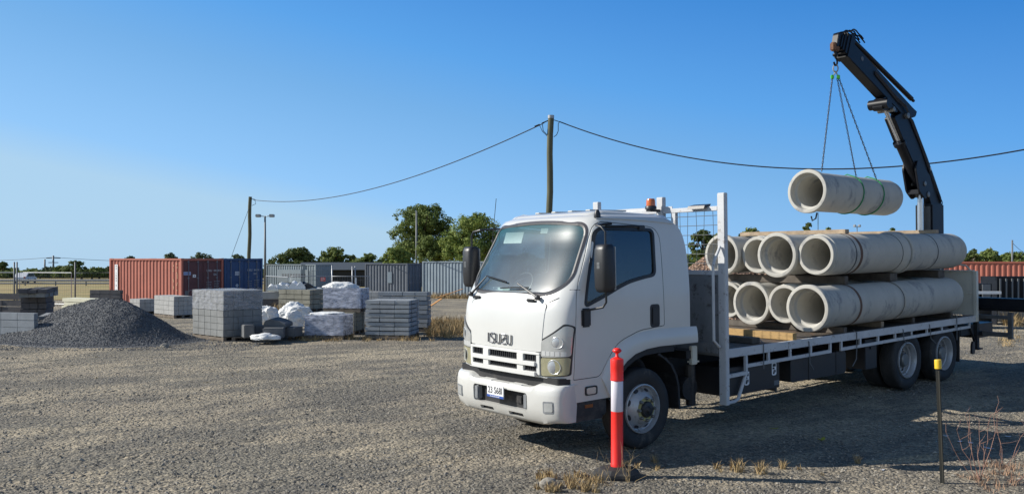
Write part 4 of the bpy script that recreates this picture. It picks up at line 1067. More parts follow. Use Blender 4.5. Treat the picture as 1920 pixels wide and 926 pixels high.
for sg in (1, -1):
    wheel(0.0, sg * 1.16, sg, False)
    for u in (6.78, 8.18): wheel(u, sg * 1.225, sg, True); wheel(u, sg * 0.88, sg, True)

# loader crane: profiles in the (u, z) plane through v = 0.1
CV = 0.10
mb = MB(True)
mb.box(9.58, 10.28, CV - 0.30, CV + 0.30, 0.62, 1.45, 0.03); mb.box(9.72, 10.26, CV - 0.18, CV + 0.18, 1.45, 3.42, 0.03)
mb.box(9.55, 10.2, -1.25, 1.25, 0.70, 0.98)
crane = mb.build('loader_crane', M['crane'], truck)
mb = MB(True); mb.box(9.705, 9.75, CV - 0.13, CV + 0.15, 2.3, 3.36, 0.01); mb.build('column_cover', M['cranegrey'], crane)
mb = MB(True)   # rising arm: rear spine with two cheeks at the foot
spine = [(10.26, 3.22), (10.30, 3.54), (9.70, 4.37), (9.10, 5.12), (8.62, 5.20), (8.35, 5.10), (8.68, 4.70), (9.06, 4.28), (9.45, 3.90), (9.75, 3.55), (9.95, 3.22)]
mb.prism(rounded(spine, 0.05, 3), CV - 0.11, CV + 0.11, 'v')
for s2 in (1, -1):
    mb.prism(rounded([(9.20, 4.30), (9.12, 4.12), (9.26, 3.66), (9.50, 3.50), (9.86, 3.66), (9.72, 4.0)], 0.06, 3), CV + s2 * 0.11, CV + s2 * 0.15, 'v')
mb.box(9.30, 9.72, CV - 0.12, CV + 0.12, 3.60, 3.70, 0.01)
arm = mb.build('lift_arm', M['crane'], crane, bevel=0.006)
mb = MB(True); mb.tube([(9.60, CV, 2.30), (9.60, CV, 3.62)], 0.062, 20); mb.build('lift_ram_rod', M['rod'], crane)
mb = MB(True); mb.tube([(9.60, CV, 1.10), (9.60, CV, 2.32)], 0.10, 20); mb.box(9.50, 9.72, CV - 0.10, CV + 0.10, 2.27, 2.34, 0.01); mb.build('lift_ram_barrel', M['crane'], crane)
mb = MB(True); mb.tube([(8.20, CV, 5.26), (8.78, CV, 4.60)], 0.045, 16); mb.build('fold_ram_rod', M['rod'], crane)
mb = MB(True); mb.tube([(8.75, CV, 4.64), (9.50, CV, 3.80)], 0.10, 16, r1=0.09); mb.lathe([(0.125, -0.04), (0.125, 0.04)], (8.76, CV, 4.62), (0.66, 0, -0.75), 16); mb.build('fold_ram_barrel', M['crane'], crane)
mb = MB(True)    # folding boom
boom = [(6.72, 6.06), (6.96, 6.50), (7.25, 6.46), (8.26, 5.86), (9.27, 5.30), (9.30, 5.20), (9.07, 5.13), (8.30, 5.27), (7.42, 5.74)]
boom = [(6.70, 6.06), (6.875, 6.36), (9.11, 5.355), (9.28, 5.29), (9.22, 5.18), (9.05, 5.135), (8.78, 5.12)]
mb.prism(rounded(boom, 0.03, 3), CV - 0.11, CV + 0.11, 'v')
bm_ = mb.build('folding_boom', M['crane'], crane, bevel=0.012)
mb = MB(True); mb.lathe([(0.0, -0.20), (0.10, -0.20), (0.10, 0.20), (0, 0.20)], (7.98, CV, 5.33), (0, 1, 0), 20)
mb.prism(rounded([(7.88, 5.28), (7.92, 5.20), (8.16, 5.22), (8.50, 5.20), (8.45, 5.42), (8.10, 5.50), (7.92, 5.42)], 0.05, 3), CV - 0.10, CV + 0.10, 'v')
mb.build('knuckle_link', M['crane'], crane)
mb = MB(True)   # extension sections at the tip
D = Vector((6.70 - 9.05, 0, 6.06 - 5.135)).normalized(); N = Vector((-D.z, 0, D.x)); N = -N if N.z < 0 else N
def sect(mb, c0, l0, l1, lo, hi, w):
    p = [c0 + D * l0 + N * lo, c0 + D * l1 + N * lo, c0 + D * l1 + N * hi, c0 + D * l0 + N * hi]
    mb.prism([(q.x, q.z) for q in p], CV - w, CV + w, 'v')
C0 = Vector((6.72, 0, 6.08))
sect(mb, C0, -0.05, 0.10, -0.04, 0.41, 0.13); sect(mb, C0, 0.10, 0.18, 0.0, 0.37, 0.115); sect(mb, C0, 0.18, 0.25, 0.03, 0.35, 0.095); sect(mb, C0, 0.25, 0.31, 0.06, 0.31, 0.08)
tip = C0 + D * 0.35 + N * 0.18
mb.prism(rounded([(tip.x - 0.10, tip.z - 0.14), (tip.x + 0.10, tip.z - 0.10), (tip.x + 0.14, tip.z + 0.16), (tip.x - 0.02, tip.z + 0.12)], 0.04), CV - 0.06, CV + 0.06, 'v')
mb.build('boom_extension', M['crane'], crane, bevel=0.008)
mb = MB(True)   # long ram along the top of the boom
A = C0 + D * 0.12 + N * 0.45; B = C0 - D * 2.55 + N * 0.445
mb.tube([(A.x, CV, A.z), (B.x, CV, B.z)], 0.048, 14); mb.tube([(B.x, CV, B.z), (B.x - D.x * 0.10, CV, B.z - D.z * 0.10)], 0.03, 8)
mb.box(A.x - 0.02, A.x + 0.20, CV - 0.09, CV + 0.09, A.z - 0.16, A.z - 0.02)
mb.build('extension_ram', M['crane'], crane)
mb = MB(True)   # hoses over the tip
rh = random.Random(5)
for k in range(7):
    v0 = CV - 0.12 + 0.04 * k; s = C0 + D * 0.30 + N * (0.34 + 0.03 * rh.random()); e = C0 - D * (0.25 + 0.2 * rh.random()) + N * 0.52
    pts = []
    for q in range(9):
        t = q / 8; p = s + (e - s) * t + N * (0.09 + 0.05 * rh.random()) * math.sin(math.pi * t); pts.append((p.x, v0 + 0.02 * math.sin(q), p.z))
    mb.tube(pts, 0.014, 6)
mb.build('hose', M['crane'], crane)
mb = MB(True)
t0 = Vector((6.42, CV, 6.22))
mb.box(6.30, 6.50, CV - 0.05, CV + 0.05, 6.16, 6.32, 0.02)
mb.build('tip_bracket', M['rust'], crane)
mb = MB(True); mb.tube([(6.42, CV, 6.20), (6.42, CV, 6.06)], 0.03, 10); mb.lathe([(0.05, -0.02), (0.055, 0.0), (0.05, 0.02)], (6.42, CV, 6.10), (0, 0, 1), 12)
hk = []
for k in range(14):
    t = R(100) - R(270) * k / 13; hk.append((6.42 + 0.055 * math.cos(t), CV, 5.975 + 0.07 * math.sin(t)))
mb.tube([(6.42, CV, 6.06)] + hk, 0.018, 8); mb.build('load_hook', M['crane'], crane)
mb = MB(True); mb.lathe([(0.045, -0.003), (0.045, 0.003), (0, 0.003)], (7.16, CV + 0.112, 6.10), (0, 1, 0), 16); mb.build('data_disc', M['cranegrey'], crane)
for pu, pz, pr in ((9.62, 3.60, 0.055), (8.24, 5.24, 0.05), (8.80, 5.16, 0.06), (9.98, 3.30, 0.075), (9.48, 3.82, 0.05)):
    mb = MB(True); mb.lathe([(0, -0.165), (pr, -0.165), (pr, 0.165), (pr * 0.5, 0.172), (0, 0.172)], (pu, CV, pz), (0, 1, 0), 14); mb.build('pivot_pin', M['nut'], crane)
for k_, off in enumerate((0.0, 0.03, 0.06)):
    mb = MB(True); pts = [(10.20, CV + 0.06 + off, 3.0), (10.24, CV + 0.09 + off, 3.45), (9.78 + off, CV + 0.125, 4.02), (9.35 + off, CV + 0.125, 4.62), (8.95 + off, CV + 0.13, 5.08), (8.72, CV + 0.15, 5.30 + off), (8.40, CV + 0.125, 5.44 + off), (7.6, CV + 0.125, 5.86 + off)]
    mb.tube(pts, 0.011, 6); mb.build('hose', M['strap'], crane)
# maker's mark on the arm: pale square symbol and small lettering (too far off to read)
mb = MB(True)
ax_ = (Vector((10.05, 0, 3.78)) - Vector((9.80, 0, 4.13))).normalized()
for k, (w, h) in enumerate([(0.075, 0.10), (0.0, 0), (0.03, 0.035), (0.03, 0.032), (0.028, 0.035), (0.03, 0.034), (0.03, 0.036)]):
    if w == 0: continue
    c = Vector((9.80, 0, 4.12)) + ax_ * (0.075 * k); n_ = Vector((-ax_.z, 0, ax_.x))
    q = [c - ax_ * w / 2 - n_ * h / 2, c + ax_ * w / 2 - n_ * h / 2, c + ax_ * w / 2 + n_ * h / 2, c - ax_ * w / 2 + n_ * h / 2]
    mb.prism([(p.x, p.z) for p in q], CV + 0.1115, CV + 0.114, 'v')
mb.build('crane_lettering', M['lettering'], crane)
# outrigger beam run out to the near side, and the ladder frame under it
mb = MB(True); mb.box(9.72, 9.98, -2.6, 3.6, 1.24, 1.49, 0.01); mb.box(9.80, 9.90, 3.5, 3.6, 0.28, 1.24, 0.01); mb.box(9.62, 10.02, 3.35, 3.75, 0.22, 0.26, 0.01)
mb.box(9.70, 9.715, 0.9, 3.6, 1.28, 1.31)
mb.build('outrigger_beam', M['crane'], crane)
mb = MB(True)
mb.bar((9.75, 1.0, 1.12), (9.75, 1.78, 1.12), 0.05, 0.07); mb.bar((9.75, 1.0, 0.78), (9.75, 1.78, 0.78), 0.05, 0.09)
mb.box(9.72, 9.80, 1.72, 1.80, 0.70, 1.22); mb.box(9.72, 9.80, 1.10, 1.14, 0.8, 1.22)
mb.build('rear_ladder', M['cranegrey'], crane)
# tie-downs hanging from the tray edge
for i, (u, z0, z1, sw) in enumerate([(2.46, 1.20, 0.86, 0.0), (3.63, 1.12, 0.72, 0.10), (5.02, 1.16, 0.66, -0.12), (6.55, 1.10, 0.86, 0.12), (7.52, 1.12, 0.80, 0.2), (8.60, 1.22, 0.80, 0.0)]):
    mb = MB(True); mb.tube([(u, 1.20, z0 + 0.02), (u, 1.262, z0 - 0.02), (u + sw * 0.1, 1.265, (z0 + z1) / 2), (u + sw * 0.2, 1.262, z1 + 0.05), (u + sw * 1.2, 1.262, z1 - 0.06)], 0.008, 5)
    mb.build('tie_down', M['galvdark'], truck)

# ------------------------------------------------------------------ concrete pipes
TM = Matrix.Translation((TRX, TRY, 0)) @ truck.rotation_euler.to_matrix().to_4x4()
def t2w(u, v, z): return TM @ Vector((u, -v, z))
def pipe_mesh(L, bell_first=True, seed=0):
    """bell (socket) at x=0 when bell_first, spigot at x=L; hollow, axis along x"""
    ro, ri = 0.338, 0.265
    if bell_first == 'plain':
        outer = [(0.0, 0.315), (0.006, 0.330), (0.02, ro), (L - 0.02, ro), (L - 0.006, 0.330), (L, 0.315)]; inner = [(L, ri + 0.006), (L - 0.01, ri), (0.01, ri), (0.0, ri + 0.006)]
    elif bell_first:
        outer = [(0.0, 0.352), (0.006, 0.372), (0.02, 0.379), (0.10, 0.377), (0.16, 0.352), (0.22, ro + 0.002), (L - 0.10, ro), (L - 0.09, ro - 0.014), (L - 0.006, ro - 0.018), (L, ro - 0.024)]
        inner = [(L, ri + 0.006), (L - 0.01, ri), (0.13, ri), (0.11, 0.305), (0.01, 0.313), (0.0, 0.320)]
    else:
        outer = [(0.0, 0.315), (0.006, 0.322), (0.09, 0.324), (0.10, ro), (L - 0.22, ro + 0.002), (L - 0.16, 0.352), (L - 0.10, 0.377), (L - 0.02, 0.379), (L - 0.006, 0.372), (L, 0.352)]
        inner = [(L, 0.320), (L - 0.01, 0.313), (L - 0.11, 0.305), (L - 0.13, ri), (0.01, ri), (0.0, ri + 0.006)]
    mb = MB(); prof = [(r, x) for x, r in outer] + [(r, x) for x, r in inner]; prof.append(prof[0])
    mb.lathe(prof, (0, 0, 0), (1, 0, 0), 64)
    bmesh.ops.remove_doubles(mb.bm, verts=mb.bm.verts, dist=1e-5)
    return mb
def put_pipe(u, v, z, L, bell, label, group, roll=0.0):
    o = pipe_mesh(L, bell).build('concrete_pipe', M['concrete'], sharp=28)
    o.matrix_world = TM @ Matrix.Translation((u, -v, z)) @ Matrix.Rotation(roll, 4, 'X')
    tag(o, label, 'pipe', group); return o
VS = [1.03, 0.33, -0.38, -1.09]
nmv = ['nearest the camera', 'second from the near side', 'third from the near side', 'farthest from the camera']
ZL, ZU = 1.59, 2.435
lowu = [3.94, 4.38, 4.42, 4.70]; upu = [4.32, 4.26, 4.72, 4.62]
GP = 'concrete pipes stacked on the truck tray'
for i, v in enumerate(VS):
    bell = i % 2 == 0
    put_pipe(lowu[i], v, ZL + (0.02 if not bell else 0), 2.50, bell, 'lower row concrete pipe at the cab end, ' + nmv[i], GP, i * 1.3)
    put_pipe(lowu[i] + (2.56 if i else 2.505), v, ZL + (0.01 if i else 0), 2.22, bell if i else 'plain', 'lower row concrete pipe at the tailboard end, ' + nmv[i], GP, i * 2.3 + 1)
    vu = v - 0.07; bell = i % 2 == 1
    if i == 3: bell = True
    put_pipe(upu[i], vu, ZU, 2.40, bell, 'upper row concrete pipe at the cab end, ' + nmv[i], GP, i * 1.7 + 2)
    put_pipe(upu[i] + 2.46, vu, ZU, 2.24, not bell, 'upper row concrete pipe at the crane end, ' + nmv[i], GP, i * 0.7 + 3)
# timbers and packing
def timber(name, u, v0, v1, z0, w, h, m, label, group=None, bev=0.006, rz=0.0):
    mb = MB(); mb.box(-w / 2, w / 2, -(v1 - v0) / 2, (v1 - v0) / 2, 0, h, bev); o = mb.build(name, m)
    o.matrix_world = TM @ Matrix.Translation((u, -(v0 + v1) / 2, z0)) @ Matrix.Rotation(rz, 4, 'Z'); tag(o, label, 'timber', group); return o
GT = 'timbers laid across the tray'
timber('timber_beam', 3.32, -1.15, 1.22, 1.14, 0.10, 0.115, M['timber'], 'yellow timber beam across the tray in front of the lower pipes', GT)
timber('timber_beam', 2.62, -1.10, 1.02, 1.14, 0.20, 0.085, M['timberdark'], 'dark weathered plank across the tray nearest the headboard', GT)
for u, vv, lab in ((4.75, 1.22, 'dark timber under the front of the lower pipes'), (6.15, 1.10, 'timber with a pale cut end under the middle of the lower pipes'), (7.30, 1.08, 'timber under the lower pipes between the middle and rear wheels'), (8.75, 1.10, 'rearmost timber under the lower pipes near the tailboard')):
    timber('timber_beam', u, -1.15, vv, 1.14, 0.10, 0.105, M['timberpale'] if 'pale' in lab else M['timberdark'], lab, GT)
for i, (u, lab) in enumerate(((5.0, 'dark packing beam between pipe rows at the front'), (6.55, 'dark packing beam between pipe rows in the middle'), (8.35, 'dark packing beam between pipe rows at the rear'))):
    timber('packing_beam', u, -1.35, 1.10, ZL + 0.345, 0.26 if i else 0.12, 0.135, M['timberdark'], lab, 'packing beams between the pipe rows')
def lengthtimber(u0, u1, v, z, w, h, m, label):
    mb = MB(); n = 14; secs = []
    rr = random.Random(int(u0 * 10))
    for k in range(n + 1):
        u = u0 + (u1 - u0) * k / n; j = (rr.random() - 0.5) * 0.012
        secs.append([mb.V((u, y + j, zz + (j if zz > 0 else 0))) for y, zz in ((-w / 2, 0), (w / 2, 0), (w / 2, h), (-w / 2, h))])
    for i in range(n):
        for k in range(4): mb.F([secs[i][k], secs[i][(k + 1) % 4], secs[i + 1][(k + 1) % 4], secs[i + 1][k]])
    mb.F(secs[0][::-1]); mb.F(secs[-1]); o = mb.build('timber_plank', m)
    o.matrix_world = TM @ Matrix.Translation((0, -v, z)); tag(o, label, 'timber', 'timbers on top of the pipes'); return o
timber('timber_plank', 5.3, -1.2, 0.95, ZU + 0.342, 0.12, 0.075, M['timberpale'], 'pale weathered plank lying on the front upper pipes', 'timbers on top of the pipes')
timber('timber_plank', 8.4, -0.9, 1.00, ZU + 0.342, 0.14, 0.07, M['timberpale'], 'pale weathered plank on the rear upper pipes beside the crane ram', 'timbers on top of the pipes')
# straps over the load
def strap(u, rad_v, label, z, mname='strapbrown', w=0.05, a0=-100, a1=190):
    mb = MB(); n = 40; r = 0.3395 + (0.001 if mname == 'strap' else 0)
    ring = []
    for k in range(n + 1):
        t = R(a0 + (a1 - a0) * k / n); c = Vector((u, rad_v + r * math.cos(t), z + r * math.sin(t))); c2 = Vector((u, rad_v + (r + .004) * math.cos(t), z + (r + .004) * math.sin(t)))
        ring.append([mb.V((u - w / 2, -c.y, c.z)), mb.V((u + w / 2, -c.y, c.z)), mb.V((u + w / 2, -c2.y, c2.z)), mb.V((u - w / 2, -c2.y, c2.z))])
    for i in range(n):
        for k in range(4): mb.F([ring[i][k], ring[i][(k + 1) % 4], ring[i + 1][(k + 1) % 4], ring[i + 1][k]], True)
    mb.F(ring[0][::-1]); mb.F(ring[-1]); o = mb.build('load_strap', M[mname], sharp=50); o.matrix_world = TM.copy(); tag(o, label, 'strap', 'straps round the pipes'); return o
strap(4.98, VS[0] , 'brown webbing strap round the near lower pipe', ZL, 'strapbrown', 0.06)
strap(5.14, VS[0] - 0.07, 'brown webbing strap round the near upper pipe', ZU, 'strapbrown', 0.07)
strap(4.98, VS[0] - 0.07, 'thin black strap beside the brown one on the near upper pipe', ZU, 'strap', 0.018)
strap(6.50, VS[0] - 0.07, 'thin black strap round the middle of the near upper pipes', ZU, 'strap', 0.014)
strap(7.80, VS[0] - 0.07, 'thin black strap round the rear of the near upper pipes', ZU, 'strap', 0.018)
strap(6.40, VS[0], 'thin black strap round the joint of the near lower pipes', ZL, 'strap', 0.012)

# hanging pipe and its slings
HP = Vector((5.08, 14.72, 3.62)); HD = Vector((CU, SU, 0)); HN = Vector((-SU, CU, 0)); HL = 2.72
hp = pipe_mesh(HL, True).build('concrete_pipe', M['concrete'], sharp=28)
hp.matrix_world = Matrix.Translation(HP) @ Matrix.Rotation(YAW, 4, 'Z'); tag(hp, 'single concrete pipe hanging in chains from the crane hook', 'pipe')
hook = t2w(6.42, CV, 5.90); top = t2w(6.41, CV, 5.74)
def chain(mb, a, b, pitch=0.052, r=0.0058, wid=0.013):
    a = Vector(a); b = Vector(b); d = (b - a); n = int(d.length / pitch); d.normalize(); s1 = d.orthogonal().normalized(); s2 = d.cross(s1)
    for k in range(n):
        c = a + (b - a) * ((k + 0.5) / n); s = s1 if k % 2 else s2; pts = []
        for q in range(9):
            t = 2 * math.pi * q / 8; pts.append(c + d * math.cos(t) * pitch * 0.68 + s * math.sin(t) * wid)
        mb.tube(pts, r, 4, caps=False)
sl = empty('chain_sling', hook); tag(sl, 'three legged chain sling with green shackles hanging from the crane hook', 'chain sling')
sl_inv = Matrix.Translation(-hook)
def sub(p): return Vector(p) - hook
mb = MB(); ring = [sub(hook + Vector((0, 0, -0.01))) + Vector((0.045 * math.cos(t), 0.0, -0.04 + 0.07 * math.sin(t))) for t in [2 * math.pi * k / 16 for k in range(17)]]
mb.tube(ring, 0.013, 6, caps=False)
for dx in (-0.05, 0.05):
    mb.tube([Vector((0, 0, -0.10)), Vector((dx * 0.6, 0, -0.17))], 0.012, 6)
mb.build('master_link', M['galv'], sl)
anch = []
rings_at = (1.26, 1.96)
legs = [(HP + HD * 0.34 - HN * 0.08 + Vector((0, 0, 0.36)), -0.06), (HP + HD * rings_at[0] - HN * 0.20 + Vector((0, 0, 0.30)), 0.03), (HP + HD * rings_at[1] - HN * 0.20 + Vector((0, 0, 0.30)), 0.06)]
for p, dx in legs:
    s = hook + Vector((dx, 0, -0.17)); mb = MB(); chain(mb, sub(s + Vector((0, 0, -0.06))), sub(p)); mb.build('chain_leg', M['chain'], sl)
for dx in (-0.06, 0.05):
    s = sub(hook + Vector((dx, 0, -0.20))); mb = MB(); mb.box(s.x - 0.03, s.x + 0.03, s.y - 0.02, s.y + 0.02, s.z - 0.05, s.z + 0.03, 0.012); mb.build('shackle', M['shackle'], sl)
for j, ra in enumerate(rings_at):
    mb = MB(); pts = []
    for k in range(33):
        t = 2 * math.pi * k / 32 + math.pi / 2; rr = 0.349
        zoff = 0.02 * (1 if k in (0, 32) else 0)
        pts.append(sub(HP + HD * (ra - 0.10 * math.sin(t) * -0.4) + HN * rr * math.cos(t) + Vector((0, 0, rr * math.sin(t) + zoff))))
    mb.tube(pts, 0.011, 6, caps=False); mb.build('green_sling', M['green'], sl)
# hook block left hanging under the front of the pipe
mb = MB(); c = HP + HD * 0.32 + Vector((0, 0, -0.36)); mb.tube([c + Vector((0, 0, 0.0)), c + Vector((-0.02, 0, -0.10)), c + Vector((-0.08, 0, -0.14)), c + Vector((-0.10, 0, -0.06))], 0.014, 6); mb.tube([c + Vector((0.02, 0, 0)), c + Vector((0.02, 0, -0.30))], 0.006, 4)
mb.build('chain_hook', M['chain'], None); o = bpy.context.scene.objects['chain_hook']; tag(o, 'loose chain hook dangling below the front of the hanging pipe', 'hook')

# ------------------------------------------------------------------ red bollard
def W(px, Y, z=None): 
    x = (px - 960) / F * Y; return Vector((x, Y, gz(x, Y) if z is None else z))
b = W(1157, 9.62); bo = empty('bollard', b); tag(bo, 'red plastic bollard with white reflective band in front of the truck wheel', 'bollard')
mb = MB(); P = [(0.28 * math.cos(R(22.5 + 45 * k)), 0.24 * math.sin(R(22.5 + 45 * k))) for k in range(8)]
P2 = [(a * 0.72, c * 0.72) for a, c in P]; P3 = [(a * 0.40, c * 0.40) for a, c in P]
rings = [[mb.V((a, c, z)) for a, c in q] for q, z in ((P, 0), (P, 0.055), (P2, 0.105), (P3, 0.125))]
for i in range(3):
    for k in range(8): mb.F([rings[i][k], rings[i][(k + 1) % 8], rings[i + 1][(k + 1) % 8], rings[i + 1][k]])
mb.F(rings[0][::-1]); mb.F(rings[-1]); mb.build('base', M['rubber'], bo, bevel=0.01)
mb = MB(); mb.lathe([(0.071, 0.10), (0.071, 0.155), (0.068, 0.16), (0.067, 0.74), (0.0665, 0.74)], (0, 0, 0), (0, 0, 1), 28); mb.lathe([(0.068, 1.085), (0.0745, 1.09), (0.0745, 1.105), (0.071, 1.115), (0.073, 1.24), (0.074, 1.315), (0.070, 1.33), (0.030, 1.348), (0.017, 1.362), (0.016, 1.39), (0.034, 1.402), (0.050, 1.414), (0.051, 1.428), (0.034, 1.448), (0, 1.456)], (0, 0, 0), (0, 0, 1), 28)
mb.lathe([(0.0665, 0.74), (0.0665, 1.085)], (0, 0, 0), (0, 0, 1), 28)
mb.build('post', M['red'], bo, sharp=50)
mb = MB(); mb.lathe([(0.0668, 0.742), (0.0682, 0.744), (0.0682, 1.082), (0.0668, 1.084)], (0, 0, 0), (0, 0, 1), 28); mb.build('reflective_band', M['reflective'], bo)
# yellow capped star picket
p = W(1768, 9.25); pk = empty('star_picket', p); tag(pk, 'dark steel picket with yellow cap at the lower right', 'picket')
lean = Vector((-0.055, 0, 1.33))
mb = MB(); d = lean.normalized()
for k in range(3):
    t = R(30 + 120 * k); a = Vector((math.cos(t), math.sin(t), 0)); s = a.cross(Vector((0, 0, 1)))
    q = []
    for base in (Vector((0, 0, -0.05)), lean):
        q.append([mb.V(base + s * 0.003), mb.V(base + a * 0.026 + s * 0.003), mb.V(base + a * 0.026 - s * 0.003), mb.V(base - s * 0.003)])
    for i in range(4): mb.F([q[0][i], q[0][(i + 1) % 4], q[1][(i + 1) % 4], q[1][i]])
mb.build('post', M['picket'], pk)
mb = MB(); mb.lathe([(0.036, -0.085), (0.036, 0.0), (0.032, 0.012), (0, 0.014)], lean, d, 18); mb.build('cap', M['yellow'], pk)

# ------------------------------------------------------------------ shipping containers
def corr(mb, p0, d, L, z0, z1, depth, pitch, nrm):
    """corrugated sheet from p0 along d, trapezoid ribs, sunk inward of nrm, with thickness"""
    pts = []; x = 0.0; f = pitch
    prof = [(0, 0), (0.26, 0), (0.5, 1), (0.76, 1)]
    while x < L:
        for a, b in prof:
            t = x + a * f
            if t <= L: pts.append((t, -b * depth))
        x += f
    pts.append((L, 0)); P0 = Vector(p0); d = Vector(d); nrm = Vector(nrm)
    for th in (0.0,):
        A = [mb.V(P0 + d * t + nrm * o + Vector((0, 0, z0))) for t, o in pts]; B = [mb.V(P0 + d * t + nrm * o + Vector((0, 0, z1))) for t, o in pts]
        A2 = [mb.V(P0 + d * t + nrm * (o - 0.004) + Vector((0, 0, z0))) for t, o in pts]; B2 = [mb.V(P0 + d * t + nrm * (o - 0.004) + Vector((0, 0, z1))) for t, o in pts]
        for i in range(len(pts) - 1):
            mb.F([A[i], A[i + 1], B[i + 1], B[i]]); mb.F([A2[i + 1], A2[i], B2[i], B2[i + 1]])
            mb.F([A[i + 1], A[i], A2[i], A2[i + 1]]); mb.F([B[i], B[i + 1], B2[i + 1], B2[i]])
        mb.F([A[0], B[0], B2[0], A2[0]]); mb.F([B[-1], A[-1], A2[-1], B2[-1]])
def container(name, loc, rz, L, Wd, Hh, mside, mdoor, mframe, label, cat='shipping container', group=None, doors=True, pitch=0.278):
    c = empty(name, loc, rz); tag(c, label, cat, group)
    mb = MB(); p = 0.11
    for x in (0, Wd - p):
        for y in (0, L - p): mb.box(x, x + p, y, y + p, 0, Hh)
    for x in (0, Wd - 0.07):
        mb.box(x, x + 0.07, p, L - p, Hh - 0.08, Hh - 0.002); mb.box(x, x + 0.07, p, L - p, 0.03, 0.17)
    for y in (0, L - 0.07):
        mb.box(p, Wd - p, y, y + 0.07, Hh - 0.11, Hh - 0.003); mb.box(p, Wd - p, y, y + 0.07, 0.03, 0.16)
    for x in (-0.006, Wd - 0.155):
        for y in (-0.006, L - 0.172):
            for z in (0.0, Hh - 0.112): mb.box(x, x + 0.162, y, y + 0.178, z - 0.003, z + 0.118, 0.012)
    mb.build('frame', mframe, c)
    for nm, p0, d, n, ln in (('side_panel', (0.035, p, 0), (0, 1, 0), (-1, 0, 0), L - 2 * p), ('side_panel', (Wd - 0.035, p, 0), (0, 1, 0), (1, 0, 0), L - 2 * p), ('end_panel', (p, L - 0.035, 0), (1, 0, 0), (0, 1, 0), Wd - 2 * p)):
        mb = MB(); corr(mb, p0, d, ln, 0.17, Hh - 0.08, 0.036, pitch, n); mb.build(nm, mside, c)
    mb = MB(); corr(mb, (0.07, 0.07, 0), (0, 1, 0), L - 0.14, 0, Wd - 0.14, 0.02, 0.21, (1, 0, 0))
    for v in mb.bm.verts: v.co = Vector((0.07 + v.co.z, v.co.y, Hh - 0.03 + (v.co.x - 0.07)))
    mb.build('roof', mside, c)
    mb = MB(); mb.box(0.07, Wd - 0.07, 0.07, L - 0.07, 0.13, 0.17); mb.build('floor', M['chassis'], c)
    if doors:
        for s in (0, 1):
            x0 = p + 0.005 if s == 0 else Wd / 2 + 0.006; x1 = Wd / 2 - 0.006 if s == 0 else Wd - p - 0.005
            mb = MB(); mb.box(x0, x1, 0.05, 0.07, 0.17, Hh - 0.12)
            for z0, z1 in ((0.22, 0.62), (0.72, 1.28), (1.38, 1.85), (1.95, Hh - 0.17)): mb.box(x0 + 0.06, x1 - 0.06, 0.038, 0.05, z0, z1, 0.006)
            dr = mb.build('door', mdoor, c)
            for k in (0.27, 0.76):
                x = x0 + (x1 - x0) * k; mb = MB(); mb.tube([(x, 0.008, 0.10), (x, 0.008, Hh - 0.05)], 0.017, 8)
                for z in (0.14, 0.95, 1.6, Hh - 0.20): mb.box(x - 0.05, x + 0.05, 0.015, 0.04, z, z + 0.06)
                mb.box(x, x + 0.30, 0.0, 0.015, 1.02, 1.05)
                mb.build('locking_bar', M['doorbar'], dr)
    else:
        mb = MB(); corr(mb, (p, 0.035, 0), (1, 0, 0), Wd - 2 * p, 0.17, Hh - 0.08, 0.03, pitch, (0, -1, 0)); mb.build('end_panel', mside, c)
    return c
def cface(c, x, z, y=0.030):    # text frame on the door face, looking at it from -y
    m = Matrix(((1, 0, 0), (0, 0, -1), (0, 1, 0))).to_4x4(); m.translation = (x, y, z); return m
CA = R(56.5); ca_, sa_ = math.cos(CA), math.sin(CA)
red_p = Vector((-0.3875 * 41.2, 41.2, -0.12))
c1 = container('shipping_container', red_p, CA, 6.06, 2.44, 2.59, M['contred'], M['contmaroon'], M['contred'], 'rust red shipping container with white vertical number strip on its long side', group='containers along the yard edge')
blue_p = red_p + Vector((ca_, sa_, 0)) * 2.50
c2 = container('shipping_container', blue_p, CA, 6.06, 2.44, 2.59, M['contblue'], M['contblue'], M['contblue'], 'dark blue shipping container with doors facing the yard, beside the red one', group='containers along the yard edge')
def lettering(c, items, y=0.030, m='lettering', name='lettering'):
    mb = MB()
    for x, z, txt, size in items: add_text(mb, txt, size, cface(c, x, z, y), 0.9, 0.002)
    return mb.build(name, M[m], c)
# the numbers are too small in the photo to be read for certain; same groups, size and places
lettering(c1, [(1.62, 1.98, 'UXIU', 0.15), (2.10, 1.98, '042509 0', 0.13), (1.99, 1.79, '22G1', 0.13)])
lettering(c2, [(1.62, 1.98, 'UXIU', 0.15), (2.10, 1.98, '004291 1', 0.13), (1.99, 1.79, '22G1', 0.13)])
def dashes(c, x, z, rows, w, y=0.030):
    mb = MB(); rr = random.Random(int(x * 100) + rows)
    for k in range(rows):
        xx = x; 
        while xx < x + w:
            q = 0.03 + rr.random() * 0.05; mb.box(xx, xx + q, y - 0.002, y + 0.001, z - k * 0.12, z - k * 0.12 + 0.05); xx += q + 0.02
    mb.build('data_lines', M['doorbar'], c)
for c in (c1, c2): dashes(c, 1.45, 1.38, 4, 0.26); dashes(c, 1.90, 1.42, 6, 0.26)
mb = MB(); mb.box(0.14, 0.55, 0.026, 0.030, 1.78, 1.94); lb = mb.build('label_plate', M['labelblue'], c1)
mb = MB()
for k in range(9): mb.box(0.17 + k * 0.04, 0.195 + k * 0.04, 0.024, 0.0262, 1.835, 1.885)
mb.build('label_marks', M['plateblue'], lb)
mb = MB(); mb.box(0.66, 0.84, 0.026, 0.030, 1.66, 1.80); lb = mb.build('label_plate', M['labelwhite'], c1)
mb = MB(); mb.prism([(0.71, 1.755), (0.79, 1.755), (0.75, 1.70)], 0.024, 0.0262, 'v'); mb.build('label_marks', M['letterblack'], lb)
